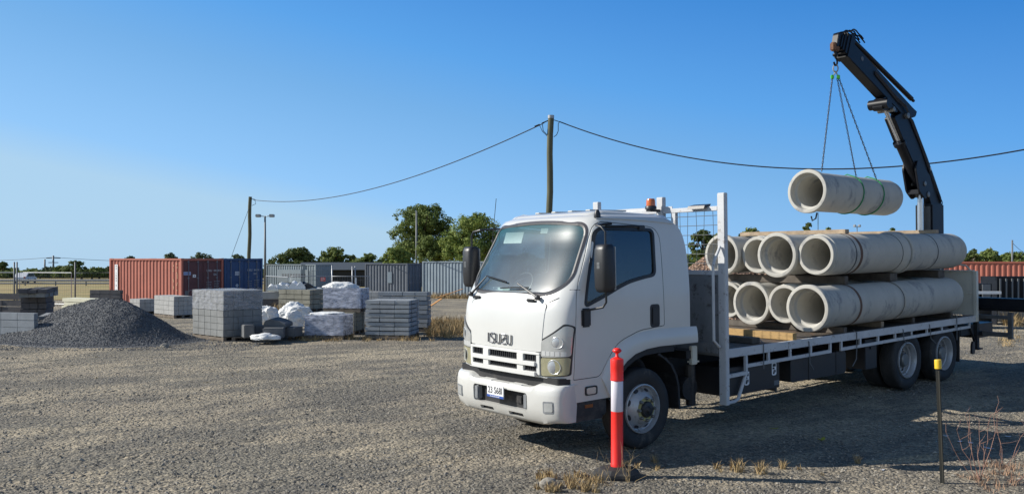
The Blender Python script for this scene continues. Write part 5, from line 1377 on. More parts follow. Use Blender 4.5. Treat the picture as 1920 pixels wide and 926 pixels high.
mb = MB(); mb.box(0.22, 0.42, 0.026, 0.030, 0.78, 1.02); mb.build('data_plate', M['galvdark'], c1)
mb = MB(); mb.box(0.68, 0.96, 0.026, 0.030, 1.72, 1.92); lb = mb.build('label_plate', M['labelwhite'], c2)
mb = MB()
for r_ in range(2):
    for k in range(5): mb.box(0.70 + k * 0.048, 0.735 + k * 0.048, 0.024, 0.0262, 1.83 - r_ * 0.09 + 0.0, 1.89 - r_ * 0.09)
mb.build('label_marks', M['contblue'], lb)
mb = MB(); mb.lathe([(0.075, 0.026), (0.075, 0.030), (0.0, 0.0301)], (0.80, 0.054, 1.20), (0, -1, 0), 20); d_ = mb.build('round_emblem', M['labelwhite'], c2)
mb = MB(); mb.lathe([(0.04, 0.0305), (0.04, 0.032), (0.0, 0.032)], (0.80, 0.054, 1.20), (0, -1, 0), 16); mb.build('emblem_figure', M['contblue'], d_)
# white vertical strip with stacked characters on the far end of the red side (faces -x), following the ribs
mb = MB(); mb.box(-0.008, -0.004, 5.30, 5.56, 0.75, 2.28); lb = mb.build('number_strip', M['labelwhite'], c1)
mb = MB(); m = Matrix(((0, 0, -1), (-1, 0, 0), (0, 1, 0))).to_4x4()
for k, ch in enumerate('84  1380 4 831 0'.replace('  ', ' ')[:12]):
    mm = m.copy(); mm.translation = (-0.0095, 5.43, 2.19 - k * 0.125)
    if ch != ' ': add_text(mb, ch, 0.12, mm, 1.2, 0.004)
mb.build('strip_characters', M['letterblack'], lb)
mb = MB()
rr = random.Random(4)
for k in range(16):
    y = rr.choice([0.30, 0.33, 0.58, 0.61]); z = 2.30 - k * 0.085; mb.box(-0.007, -0.003, y, y + 0.04, z, z + 0.045)
mb.build('paint_marks', mat('pale_yellow_marks', (0.62, 0.52, 0.30), 0.7), c1)

def yz(px, Y): return W(px, Y)
def container_at(pxl, pxc, Y, rz, L, ms, md, label, doors=False, zoff=0.0, group='containers along the yard edge', pitch=0.278, Wd=2.44):
    p = yz(pxc, Y); p.z += zoff
    return container('shipping_container', p, rz, L, Wd, 2.59, ms, md, ms, label, group=group, doors=doors, pitch=pitch)
# grey container: long side from px 683 to 763, plain end 763 to 805
c3 = container_at(683, 764, 69, R(68), 4.0, M['contgrey'], M['contgrey'], 'mid grey shipping container with a plain dark end, behind the neat slab stacks', doors=True)
mb = MB(); mb.box(-0.008, -0.004, 1.45, 1.85, 1.0, 1.9); mb.build('label_plate', M['contpale'], c3)
c4 = container_at(808, 930, 66, R(80), 6.06, M['contpale'], M['contpale'], 'pale blue grey container seen past the far mirror of the truck')
c4.rotation_euler = (0, 0, R(60)); c4.location = W(923, 60); c4.location.z += 0.02
c5 = container_at(498, 592, 79, R(63), 6.06, M['contpale'], M['contpale'], 'pale container with dark lettering behind the mesh fence')
mb = MB(); m = Matrix(((0, 0, -1), (-1, 0, 0), (0, 1, 0))).to_4x4()
mb.box(-0.012, -0.006, 0.9, 4.6, 0.9, 2.1); bd = mb.build('sign_panel', M['contpale'], c5)
mb = MB(); rr = random.Random(8)
for k in range(9): mb.box(-0.016, -0.0125, 1.2 + k * 0.33, 1.2 + k * 0.33 + 0.22, 1.35, 1.72)
mb.build('sign_characters', M['contgrey'], bd)
# rust red container at the far right, long side facing us
c6 = container('shipping_container', W(1795, 50.0) + Vector((0, 0, -0.30)), R(-90), 12.19, 2.44, 2.59, M['contred'], M['contred'], M['contred'], 'long rust red container on the far right behind the dark racks', group='containers along the yard edge', doors=False)
c6.location = W(1795, 50.0) + Vector((0.0, 0, 0)); c6.location.z = -0.31; c6.rotation_euler = (0, 0, R(-109)); c6.location += Vector((0.4, 3.2, 0))

# ------------------------------------------------------------------ pallets of blocks
def pallet_part(parent, w, d, z0=0.0):
    mb = MB()
    for k in range(5): mb.box(-w / 2, w / 2, -d / 2 + k * (d - 0.12) / 4, -d / 2 + k * (d - 0.12) / 4 + 0.12, z0 + 0.105, z0 + 0.125)
    for x in (-w / 2, -0.05, w / 2 - 0.10): mb.box(x, x + 0.10, -d / 2, d / 2, z0 + 0.018, z0 + 0.105)
    for k in range(3): mb.box(-w / 2, w / 2, -d / 2 + k * (d - 0.12) / 2, -d / 2 + k * (d - 0.12) / 2 + 0.12, z0, z0 + 0.018)
    return mb.build('pallet', M['pallet'], parent)
def block_stack(loc, rz, w, d, courses, nx, ny, m, label, name='block_stack', pal=True, jitter=0.004, seed=0, z0=0.0, gap=0.006, mtop=None, straps=True, stagger=True, vg=0.006, cat='stack of blocks', group='stacks of blocks on pallets', wrap=None, mixed=False):
    """each course is one part, built from single blocks with open joints"""
    s = empty(name, loc, rz); tag(s, label, cat, group); rr = random.Random(seed)
    z = z0
    if pal: pallet_part(s, w, d, z0); z += 0.127
    for ci, hgt in enumerate(courses):
        mb = MB(); x0 = -w / 2 + (rr.random() - .5) * jitter * 2; y0 = -d / 2 + (rr.random() - .5) * jitter * 2
        bw, bd = w / nx, d / ny
        for i in range(nx):
            for j in range(ny):
                if 0 < i < nx - 1 and 0 < j < ny - 1 and ci < len(courses) - 1: continue
                jx, jy, jz = [(rr.random() - .5) * jitter for _ in range(3)]
                split = mixed and rr.random() < 0.4
                xs_ = [(0, bw)] if not split else [(0, bw / 2), (bw / 2, bw)]
                for a, b_ in xs_:
                    mb.box(x0 + i * bw + a + gap / 2 + jx, x0 + i * bw + b_ - gap / 2 + jx, y0 + j * bd + gap / 2 + jy, y0 + (j + 1) * bd - gap / 2 + jy, z + vg / 2, z + hgt - vg / 2 + jz * .5, 0.006)
        mb.build('block_course', mtop if (mtop and ci == len(courses) - 1) else m, s); z += hgt
    if straps:
        for fx in (-0.28, 0.28):
            mb = MB(); x = fx * w
            o = 0.012
            mb.bar((x, -d / 2 - o, z0 + 0.11), (x, -d / 2 - o, z + 0.004), 0.016, 0.003, (0, 1, 0)); mb.bar((x, -d / 2 - o, z + 0.006), (x, d / 2 + o, z + 0.006), 0.016, 0.003); mb.bar((x, d / 2 + o, z0 + 0.11), (x, d / 2 + o, z + 0.004), 0.016, 0.003, (0, 1, 0))
            mb.build('strap', M['strap'], s)
    if wrap:
        (fa, fb, mw) = wrap
        zz0 = z0 + (0.127 if pal else 0) + fa * (z - z0 - 0.127); zz1 = z0 + 0.127 + fb * (z - z0 - 0.127) + 0.012
        mb = MB(); n = 60; ring = []
        pe = [(-w / 2, -d / 2), (w / 2, -d / 2), (w / 2, d / 2), (-w / 2, d / 2)]; P = []
        for i in range(4):
            a, b_ = Vector(pe[i]), Vector(pe[(i + 1) % 4]); nrm = Vector(((b_ - a).y, -(b_ - a).x)).normalized()
            for k in range(16):
                q = a + (b_ - a) * k / 16; P.append((q, nrm))
        nz_ = 14; rows = []
        for r_ in range(nz_ + 1):
            zq = zz0 + (zz1 - zz0) * r_ / nz_
            rows.append([mb.V((q.x + nn.x * (0.014 + 0.010 * noise.noise(Vector((q.x * 5, q.y * 5, zq * 9 + seed)))) , q.y + nn.y * (0.014 + 0.010 * noise.noise(Vector((q.x * 5, q.y * 5, zq * 9 + seed)))), zq + (0.02 * noise.noise(Vector((q.x * 4, q.y * 4, seed))) if r_ == nz_ else 0))) for q, nn in P])
        for r_ in range(nz_):
            for k in range(64): mb.F([rows[r_][k], rows[r_][(k + 1) % 64], rows[r_ + 1][(k + 1) % 64], rows[r_ + 1][k]], True)
        if fb >= 0.99: mb.F(rows[-1], False)
        mb.build('plastic_wrap', mw, s, sharp=60)
    s['top'] = z
    return s
def stack_geo(pxl, pxc, pxr, ybase, a, zc=0.0):
    """near corner at pxc; face lengths along the left-going and right-going directions for a pallet turned by a"""
    Y = F * (H - zc) / (ybase - HZ); X = (pxc - 960) / F * Y; c, s_ = math.cos(a), math.sin(a)
    kl = (pxl - 960) / F; kr = (pxr - 960) / F
    l = (kl * Y - X) / (-s_ - kl * c); r = (kr * Y - X) / (c - kr * s_)
    ctr = Vector((X, Y, zc)) + Vector((c, s_, 0)) * r / 2 + Vector((-s_, c, 0)) * l / 2
    return ctr, r, l, Y
def SG(pxl, pxc, pxr, ybase, ytop, deg, n, nx, ny, m, label, zc=None, heights=None, rmax=None, lmax=None, **kw):
    a = R(deg); ctr, r, l, Y = stack_geo(pxl, pxc, pxr, ybase, a, 0.0 if zc is None else zc)
    if rmax: r2 = min(r, rmax)
    top = H - (ytop - HZ) * Y / F; tot = top - (0 if zc is None else zc) - (0.127 if kw.get('pal', True) else 0)
    hs = heights or [tot / n] * n
    return block_stack(Vector((ctr.x, ctr.y, 0)), a, r, l, hs, nx, ny, m, label, z0=0.0 if zc is None else zc, **kw)

def plastic(name, col, a, rough=0.2):
    m = bpy.data.materials.new(name); m.use_nodes = True; n = m.node_tree.nodes; l = m.node_tree.links
    p = n['Principled BSDF']; p.inputs['Base Color'].default_value = (*col, 1); p.inputs['Roughness'].default_value = rough
    nb = n.new('ShaderNodeTexNoise'); nb.inputs['Scale'].default_value = 5; nb.inputs['Detail'].default_value = 3
    tc = n.new('ShaderNodeTexCoord'); mp = n.new('ShaderNodeMapping'); mp.inputs['Scale'].default_value = (1, 1, 2.5); mp.inputs['Rotation'].default_value = (0.2, 0.3, 0)
    l.new(tc.outputs['Object'], mp.inputs[0]); l.new(mp.outputs[0], nb.inputs['Vector'])
    bp = n.new('ShaderNodeBump'); bp.inputs['Strength'].default_value = 0.5; bp.inputs['Distance'].default_value = 0.02; l.new(nb.outputs['Fac'], bp.inputs['Height']); l.new(bp.outputs[0], p.inputs['Normal'])
    tr = n.new('ShaderNodeBsdfTransparent'); mr = n.new('ShaderNodeMapRange'); mr.inputs[1].default_value = 0.35; mr.inputs[2].default_value = 0.7; mr.inputs[3].default_value = a * 0.4; mr.inputs[4].default_value = min(1, a * 1.7)
    l.new(nb.outputs['Fac'], mr.inputs[0]); mx = n.new('ShaderNodeMixShader'); l.new(mr.outputs[0], mx.inputs[0]); l.new(tr.outputs[0], mx.inputs[1]); l.new(p.outputs[0], mx.inputs[2]); l.new(mx.outputs[0], n['Material Output'].inputs[0])
    return m
M['clearwrap'] = plastic('clear_wrap', (0.55, 0.56, 0.60), 0.30)
M['milkwrap'] = plastic('milky_wrap', (0.62, 0.64, 0.74), 0.55)
# stacks, right to left in depth order
SG(361, 418.6, 492, 640, 545.5, 48, 7, 4, 5, M['block'], 'tall grey block stack on a pale pallet, right beside the gravel heap', seed=1, mixed=True, straps=False, wrap=(0.58, 1.0, M['clearwrap']))
SG(685, 767, 786, 637.5, 563, 80, 8, 4, 3, M['blockblue'], 'bluish slab stack of eight courses, in front on the right', seed=2, jitter=0.014, vg=0.024)
SG(709, 801, 808, 622, 547, 80, 8, 4, 4, M['blockblue'], 'bluish slab stack directly behind the eight course stack', seed=3, jitter=0.02, vg=0.024)
SG(571, 643, 662, 637, 592, 78, 4, 3, 4, M['wrapblue'], 'low block stack in milky bluish wrap, nearest to the loose blocks', seed=4, wrap=(0.0, 1.0, M['milkwrap']))
sw = SG(603, 664, 684, 628, 586, 78, 4, 4, 3, M['blockwarm'], 'warm grey stack carrying the wrapped pallet on top', seed=5)
su = SG(606, 675, 692, 585.5, 541, 78, 5, 4, 4, M['wrapblue'], 'wrapped block pallet standing on top of another stack', zc=sw['top'], seed=6, wrap=(0.0, 1.0, M['milkwrap']))
SG(664, 712, 724, 616, 547, 78, 6, 4, 3, M['blockpale'], 'pale block stack behind the upper wrapped pallet', seed=7)
sb = SG(522, 581, 607, 585, 543.5, 68, 4, 3, 4, M['blockwarm'], 'warm grey stack with torn sheeting piled on it', seed=8, vg=0.02, jitter=0.012)
SG(289, 326, 361, 597, 556, 45, 4, 4, 4, M['blockpale'], 'light grey stack behind the right side of the gravel heap', seed=9, straps=False)
SG(168, 226, 231, 588, 544, 78, 5, 3, 3, M['blockdark'], 'dark slab stack left of the red container foot', seed=10, straps=False, jitter=0.02)
sl1 = SG(39, 57, 102, 604, 553, 18, 4, 3, 3, M['blockdark'], 'dark slab stack by the left fence, lower part', seed=11, straps=False, vg=0.02, jitter=0.02)
SG(34, 58, 108, 553.5, 538.5, 18, 2, 3, 3, M['block'], 'jumbled pale and dark slabs on top of the left dark stack', zc=sl1['top'], pal=False, seed=12, straps=False, jitter=0.09, mtop=M['blockdark'])
SG(-70, 41, 45, 606, 550, 78, 4, 4, 3, M['blockdark'], 'dark brown slab stack cut by the left edge of the view', seed=13, straps=False, jitter=0.04, vg=0.03)
SG(-60, 64, 72, 642, 587, 74, 4, 5, 4, M['blockblue'], 'long grey block stack at the far left in front', seed=14, straps=False, pal=False)
SG(72, 87, 140, 630, 586, 22, 4, 4, 3, M['block'], 'grey block stack half hidden by the left foot of the gravel heap', seed=15, straps=False)
SG(243, 262, 292, 590, 561, 50, 3, 3, 3, M['blockpale'], 'low pale block stack between the gravel heap and the red container', seed=16, straps=False)
sx = SG(702, 716, 736, 600, 553, 60, 5, 3, 3, M['block'], 'grey block stack glimpsed between the upper wrapped pallet and the bluish slabs', seed=17, straps=False)
SG(655, 690, 700, 604, 545, 78, 6, 3, 3, M['blockwarm'], 'warm grey stack behind the right end of the upper wrapped pallet', seed=18)
cb = W(150, 36.0); o = empty('beam_stack', cb, R(-32)); tag(o, 'stack of long cream beams behind the gravel heap', 'beam stack')
rr = random.Random(2)
for k in range(4):
    for j in range(3):
        mb = MB(); x = (rr.random() - .5) * 0.25 + (0.18 if k < 2 else 0.3) - 0.1 * k; mb.box(-0.75 + x, 1.3 + x * 0.3, -0.35 + j * 0.24, -0.13 + j * 0.24, 0.15 + k * 0.165, 0.30 + k * 0.165, 0.01); mb.build('beam', M['creamblock'], o)
mb = MB(); mb.box(-0.5, -0.4, -0.4, 0.4, 0, 0.15); mb.build('sleeper', M['timberdark'], o); mb = MB(); mb.box(0.9, 1.0, -0.4, 0.4, 0, 0.15); mb.build('sleeper', M['timberdark'], o)

# loose kerb blocks on pallets, bags
def low_pallet(px, ybase, rz, w, d, label):
    Y = F * H / (ybase - HZ); p = W(px, Y); s = empty('pallet', p, rz); tag(s, label, 'pallet', 'pallets lying on the ground'); pallet_part(s, w, d); s.children[0].name = 'pallet_boards'; return s
low_pallet(481, 637, R(4), 1.25, 0.9, 'grey wooden pallet with a white sack, in front of the loose blocks')
low_pallet(545, 634, R(12), 1.3, 1.1, 'low pallet under the loose dark blocks right of the sack')
def kerb(px, yb, zc, w, d, h, rz, label, m='blockdark2', curved=False, tilt=0.0):
    Y = F * (H - zc) / (yb - HZ); p = W(px, Y, zc); mb = MB()
    if curved:
        prof = [(-w / 2, 0), (w / 2, 0), (w / 2, h * 0.45), (w * 0.2, h * 0.8), (-w * 0.15, h), (-w * 0.4, h * 0.85), (-w / 2, h * 0.4)]
        mb.prism(rounded(prof, 0.04), -d / 2, d / 2, 'v')
    else: mb.box(-w / 2, w / 2, -d / 2, d / 2, 0, h, 0.02)
    o = mb.build('kerb_block', M[m]); o.location = p; o.rotation_euler = (tilt, 0, rz); tag(o, label, 'block', 'loose kerb blocks'); return o
M['blockdark2'] = mat('block_dark_grey', (0.13, 0.135, 0.14), 0.95, var=0.18, vscale=2.6, bump=0.2, bscale=60)
kerb(464, 632, 0.13, 0.30, 0.5, 0.38, R(30), 'upright dark block nearest the tall grey stack')
kerb(491, 628, 0.13, 0.36, 0.5, 0.30, R(10), 'dark block behind the white sack')
kerb(514, 633, 0.13, 0.60, 0.45, 0.30, R(8), 'long dark block right of the white sack')
kerb(549, 630, 0.13, 0.40, 0.5, 0.28, R(-15), 'dark block at the right end of the loose blocks')
kerb(522, 612, 0.42, 0.72, 0.45, 0.26, R(-14), 'tilted dark block with rounded back lying on the others', curved=True, tilt=0.1)
def bag(px, yb, zc, w, d, h, label, seed, m='bagwhite', name='white_bag', rz=0.0):
    Y = F * (H - zc) / (yb - HZ); p = W(px, Y, zc); t = bmesh.new(); bmesh.ops.create_icosphere(t, subdivisions=5, radius=1)
    for v in t.verts:
        n1 = v.co.normalized(); q = 1 + 0.28 * noise.noise(n1 * 1.7 + Vector((seed, 0, 0))) + 0.16 * abs(noise.noise(n1 * 4.5 + Vector((0, seed, 0)))) + 0.05 * noise.noise(n1 * 11 + Vector((0, seed, 3)))
        v.co = Vector((n1.x * q * w / 2, n1.y * q * d / 2, max(-0.0, n1.z * q * h * 0.75 + h * 0.28)))
    mb = MB(); mb.merge(t, smooth=True); o = mb.build(name, M[m], sharp=60); o.location = p; o.rotation_euler = (0, 0, rz); tag(o, label, 'sack', 'white sacks among the stacks'); return o
bag(497, 636, 0.13, 0.85, 0.5, 0.16, 'flat white sack lying on the front pallet', 1)
bag(503, 606, 0.10, 0.75, 0.8, 0.62, 'crumpled white sack behind the tall grey stack', 2)
bag(549, 612, 0.10, 0.72, 0.6, 0.50, 'bulging white sack behind the loose blocks', 3)
bag(552, 599, 0.0, 1.25, 0.8, 0.62, 'long white sack under the stack with torn sheeting', 4)
bag(640, 540.2, su['top'] - 0.01, 1.0, 0.7, 0.20, 'white plastic bunched on top of the upper wrapped pallet', 5)
bag(615, 590.5, 0.70, 1.15, 0.8, 0.10, 'loose white plastic along the top of the low wrapped stack', 6)
# torn sheeting on the back stack
zt = sb['top']; rr = random.Random(12)
for k, (px, w, d, hgt, mm, lab) in enumerate([(515, 0.5, 0.6, 0.34, 'bagwhite', 'torn white sheet hanging at the left end of the warm stack'), (533, 0.7, 0.6, 0.42, 'bagwhite', 'folded white sheet standing on the warm stack'), (562, 1.7, 0.6, 0.36, 'black', 'heap of black sheeting on the warm stack'), (556, 0.9, 0.35, 0.42, 'foil', 'curled pale sheet over the black sheeting'), (598, 1.0, 0.4, 0.10, 'bagwhite', 'flat pale board at the right end of the sheeting')]):
    Yc = 40.3 + 0.15 * (k % 3); p = W(px, Yc, zt); mb = MB(); n = 16; rows = []
    for i in range(n + 1):
        row = []
        for j in range(7):
            x = -w / 2 + w * i / n; y = -d / 2 + d * j / 6
            z = hgt * (0.35 + 0.65 * abs(noise.noise(Vector((x * 2.4 + k * 7, y * 2.2, k)))) * 1.6) * math.sin(math.pi * min(1, max(0.05, (i + 0.6) / (n + 1.2)))) ** 0.5
            row.append(mb.V((x, y, z)))
        rows.append(row)
    for i in range(n):
        for j in range(6): mb.F([rows[i][j], rows[i + 1][j], rows[i + 1][j + 1], rows[i][j + 1]], False)
    edge = [rows[i][0] for i in range(n + 1)] + [rows[n][j] for j in range(1, 7)] + [rows[i][6] for i in range(n - 1, -1, -1)] + [rows[0][j] for j in range(5, 0, -1)]
    low = [mb.V((v.co.x, v.co.y, -0.0)) for v in edge]; m_ = len(edge)
    for i in range(m_): mb.F([edge[i], edge[(i + 1) % m_], low[(i + 1) % m_], low[i]])
    mb.F(low[::-1]); o = mb.build('sheeting', M[mm], sharp=30); o.location = p; tag(o, lab, 'sheeting', 'torn sheeting on the warm stack')
mb = MB(); mb.box(-1.1, 1.1, -0.25, 0.25, 0, 0.34, 0.02); o = mb.build('low_slab', M['blockpale']); o.location = W(506, 40.5); o.location.z += 0.55; 
mb2 = MB(); mb2.box(-0.9, 0.9, -0.2, 0.2, -0.55, 0); mb2.build('slab_support', M['blockdark'], o); tag(o, 'pale low slab on a dark base right of the blue container', 'slab')

# ------------------------------------------------------------------ heaps
def heap(name, label, ridge, ang, m, mst, nst, rst, size, seed, dens=0.13):
    """ridge: list of (x, y, h); union of cones joined along the ridge, angle of repose"""
    pts = []
    for a, b_ in zip(ridge, ridge[1:]):
        for k in range(12): t = k / 12; pts.append(tuple(a[i] + (b_[i] - a[i]) * t for i in range(3)))
    pts.append(ridge[-1]); tn = math.tan(R(ang))
    cx = sum(p[0] for p in pts) / len(pts); cy = sum(p[1] for p in pts) / len(pts)
    def hh(x, y):
        b_ = max(p[2] - math.hypot(x - p[0], y - p[1]) * tn for p in pts)
        n_ = noise.noise(Vector((x * 0.9, y * 0.9, seed))) * 0.08 + noise.noise(Vector((x * 2.4, y * 2.4, seed))) * 0.045 + noise.noise(Vector((x * 9, y * 9, seed))) * 0.012
        b_ += n_ * min(1, max(0, b_ + 0.25))
        b_ -= 0.05 * math.exp(-max(0, b_) * 1.0) if False else 0
        return b_ if b_ > 0.25 else (0.25 - 0.25 * (1 - (b_ + 0.25) / 0.5) if b_ > -0.25 else -0.05) * 1.0 if b_ > 0.25 else max(-0.05, 0.5 * (b_ + 0.25) ** 2 / 0.5 if b_ > -0.25 else -0.05)
    x0 = min(p[0] for p in pts) - size; x1 = max(p[0] for p in pts) + size; y0 = min(p[1] for p in pts) - size; y1 = max(p[1] for p in pts) + size
    nx, ny = int((x1 - x0) / dens), int((y1 - y0) / dens); mb = MB(); g = []
    for j in range(ny + 1):
        row = []
        for i in range(nx + 1):
            x = x0 + (x1 - x0) * i / nx; y = y0 + (y1 - y0) * j / ny; row.append(mb.V((x - cx, y - cy, hh(x, y) + gz(x, y) - gz(cx, cy))))
        g.append(row)
    for j in range(ny):
        for i in range(nx): mb.F([g[j][i], g[j][i + 1], g[j + 1][i + 1], g[j + 1][i]], True)
    mb.mi = 1; rr = random.Random(seed); k = 0; tries = 0
    while k < nst and tries < nst * 6:
        tries += 1; x = x0 + rr.random() * (x1 - x0); y = y0 + rr.random() * (y1 - y0); h_ = hh(x, y)
        if h_ < 0.02 and rr.random() > 0.12: continue
        r = rst * (0.6 + 0.9 * rr.random()); stone(mb, (x - cx, y - cy, max(h_, 0) + gz(x, y) - gz(cx, cy) + r * 0.2), r, 0.8, rr); k += 1
    o = mb.build(name, [m, mst], sharp=180); o.location = (cx, cy, gz(cx, cy)); tag(o, label, 'heap'); return o
RG = [(-15.4, 25.2, 0.10), (-14.3, 25.5, 0.60), (-13.3, 25.8, 1.06), (-12.4, 25.8, 1.30), (-11.6, 25.6, 1.26), (-11.2, 25.3, 0.98), (-10.7, 25.3, 0.74), (-10.1, 25.4, 0.38), (-9.5, 25.6, 0.08)]
heap('gravel_heap', 'long heap of dark grey gravel on the left side of the yard', RG, 34, M['gravel'], M['gravelstones'], 26000, 0.016, 2.4, 5, 0.10)
heap('pebble_heap', 'tall heap of brown stones behind the headboard mesh', [(8.6, 35.0, 2.9), (9.6, 35.2, 3.0), (11.0, 35.4, 2.2)], 36, M['pebbles'], M['brownstones'], 14000, 0.05, 4.6, 9, 0.15)

# ------------------------------------------------------------------ poles and wires
def wood_pole(base, top, r0, r1, label, extra=None):
    p = empty('power_pole', base); tag(p, label, 'power pole'); t = Vector(top) - Vector(base)
    mb = MB(); pts = [Vector((0, 0, 0)) + t * (k / 10) + Vector((0.03 * math.sin(k * 1.3), 0, 0)) for k in range(11)]; mb.tube(pts, r0, 16, r1=r1); mb.build('pole_shaft', M['polewood'], p)
    return p, t
PB = W(1026, 42.0); PT = Vector(((1033 - 960) / F * 42, 42.0, H + (HZ - 217) / F * 42))
pp, t = wood_pole(PB, PT, 0.17, 0.145, 'tall treated timber power pole behind the truck cab')
mb = MB(); mb.lathe([(0.155, -0.14), (0.155, 0.01), (0, 0.03)], t, (0, 0, 1), 16); mb.build('pole_cap', M['galv'], pp)
mb = MB(); q = t + Vector((0, -0.14, -0.5))
mb.tube([t + Vector((-0.15, 0, -0.25)), t + Vector((-0.45, 0, -0.38))], 0.03, 6); mb.tube([t + Vector((-0.3, 0, -0.33)), t + Vector((-0.42, 0, -0.42)), t + Vector((-0.38, 0, -0.75)), t + Vector((-0.14, 0, -1.0))], 0.018, 5)
mb.tube([t + Vector((-0.55, 0, -0.45)), t + Vector((-0.8, 0, -0.55))], 0.05, 6); mb.tube([t + Vector((-0.55, 0, -0.50)), t + Vector((-0.42, 0, -0.78)), t + Vector((-0.14, 0, -1.05))], 0.014, 5)
mb.tube([t + Vector((0.15, 0, -0.22)), t + Vector((0.40, 0, -0.30))], 0.02, 6); mb.tube([t + Vector((0.42, 0, -0.32)), t + Vector((0.36, 0, -0.40)), t + Vector((0.36, 0, -0.75)), t + Vector((0.28, 0, -0.95)), t + Vector((0.14, 0, -1.05))], 0.018, 5)
mb.build('insulator_fittings', M['wire'], pp)
P2B = W(466, 77); P2T = Vector(((469 - 960) / F * 77, 77, H + (HZ - 369) / F * 77))
p2, t2 = wood_pole(P2B, P2T, 0.17, 0.15, 'timber power pole behind the blue container')
mb = MB(); mb.tube([t2 + Vector((0.15, 0, -0.2)), t2 + Vector((0.45, 0, -0.25))], 0.03, 5); mb.tube([t2 + Vector((0.2, 0, -0.2)), t2 + Vector((0.45, 0, -0.35)), t2 + Vector((0.5, 0, -0.65)), t2 + Vector((0.15, 0, -0.8))], 0.022, 5)
mb.build('insulator_fittings', M['wire'], p2)
def wire(a, b_, sag, r, label, n=40, name='power_line'):
    a, b_ = Vector(a), Vector(b_); mb = MB(); pts = []
    for k in range(n + 1):
        s_ = k / n; p = a + (b_ - a) * s_; p.z -= sag * 4 * s_ * (1 - s_); pts.append(p - a)
    mb.tube(pts, r, 5); o = mb.build(name, M['wire']); o.location = a; tag(o, label, 'cable'); return o
wire(P2T + Vector((0.45, 0, -0.3)), PT + Vector((-0.45, 0, -0.42)), 1.35, 0.028, 'overhead cable from the rear pole to the tall pole')
RB = Vector(((2080 - 960) / F * 30, 30.0, H + (HZ - 246) / F * 30))
wire(RB, (33.0, 22.5, 8.6), 0.35, 0.028, 'overhead cable continuing to the right beyond the view')
wire(PT + Vector((0.42, 0, -0.30)), RB, 1.80, 0.028, 'overhead cable from the tall pole running off to the right')
wire(P2T + Vector((-0.1, 0, -1.0)), W(432, 70, 2.4), 0.0, 0.018, 'thin stay wire down from the rear pole behind the red container', name='stay_wire')
def lamp_post(px, Y, ytop, r, label, heads):
    b_ = W(px, Y); h_ = H + (HZ - ytop) / F * Y - b_.z; o = empty('lamp_post', b_); tag(o, label, 'lamp post'); mb = MB(); mb.tube([(0, 0, 0), (0, 0, h_)], r, 10, r1=r * 0.6); mb.build('mast', M['galvdark'], o)
    for dx in heads:
        mb = MB(); mb.tube([(0, 0, h_ - 0.05), (dx * 0.6, 0, h_)], 0.04, 6); mb.box(*sorted((dx * 0.5, dx)), -0.25, 0.25, h_ - 0.12, h_ + 0.16, 0.04); mb.build('lamp_head', M['galv'], o)
    return o
lamp_post(497, 80, 405, 0.13, 'double headed lamp post behind the blue container', (-0.85, 0.85))
o = lamp_post(781, 100, 395, 0.16, 'plain steel mast in front of the big tree', ())
lamp_post(1607, 95, 424, 0.07, 'small twin floodlight mast above the stacked pipes', (-0.35, 0.35))
for px, yt, Y, lab, arms in ((100, 479, 230, 'distant power pole with two crossarms at the left', True), (84, 486, 240, 'plain distant pole left of the crossarm pole', False), (1898, 450, 120, 'power pole beyond the rust red container at the right', False), (1857, 463, 160, 'thin pole beyond the tree at the far right', False)):
    b_ = W(px, Y); h_ = H + (HZ - yt) / F * Y - b_.z; o = empty('power_pole', b_); tag(o, lab, 'power pole'); mb = MB(); mb.tube([(0, 0, 0), (0, 0, h_)], 0.28 if Y > 200 else 0.14, 8, r1=0.22 if Y > 200 else 0.11); mb.build('pole_shaft', M['galvdark'], o)
    if arms:
        for dz, w in ((0.6, 1.9), (1.8, 1.3)): mb = MB(); mb.box(-w, w, -0.1, 0.1, h_ - dz - 0.2, h_ - dz); mb.build('crossarm', M['galvdark'], o)
wire(W(-200, 235, 3.5), W(100, 230, H + (HZ - 482) / F * 230), 1.2, 0.05, 'distant power line left of the crossarm pole'); wire(W(100, 230, H + (HZ - 482) / F * 230), W(420, 250, 2.6), 1.0, 0.05, 'distant power line right of the crossarm pole')
wire(W(1899, 120, H + (HZ - 456) / F * 120), W(2080, 80, H + (HZ - 440) / F * 80), 2.6, 0.03, 'sagging cable at the right edge beyond the red container')

# ------------------------------------------------------------------ fences
def mesh_panel(p0, p1, z0, z1, label, group, spacing=0.15, fr_=0.024, wr=0.0045, name='mesh_fence', mname='galvdark', mid=False):
    p0, p1 = Vector(p0), Vector(p1); L = (p1 - p0).length; ang = math.atan2(p1.y - p0.y, p1.x - p0.x); o = empty(name, (p0.x, p0.y, z0), ang); o.location.z = z0; tag(o, label, 'fence panel', group); h_ = z1 - z0
    mb = MB(); mb.tube([(0, 0, 0.05), (0, 0, h_), (L, 0, h_), (L, 0, 0.05)], fr_, 8); mb.tube([(0, 0, 0.12), (L, 0, 0.12)], fr_, 6)
    if mid: mb.tube([(0, 0, h_ * 0.5), (L, 0, h_ * 0.5)], fr_ * 0.8, 6)
    mb.build('panel_frame', M['galv'], o); mb = MB(); x = spacing
    while x < L: mb.bar((x, 0, 0.12), (x, 0, h_), wr * 2, wr * 2, (1, 0, 0)); x += spacing
    z = 0.12 + spacing * 2
    while z < h_: mb.bar((0, 0.008, z), (L, 0.008, z), wr * 2, wr * 2); z += spacing * 2
    mb.build('wire_mesh', M[mname], o); return o
GF = 'temporary mesh fence panels behind the stacks'
def zz(y, Y): return H - (y - HZ) / F * Y
mesh_panel(W(546, 50), W(620, 50.5), gz(0, 50), zz(518, 50), 'mesh fence panel behind the torn sheeting', GF)
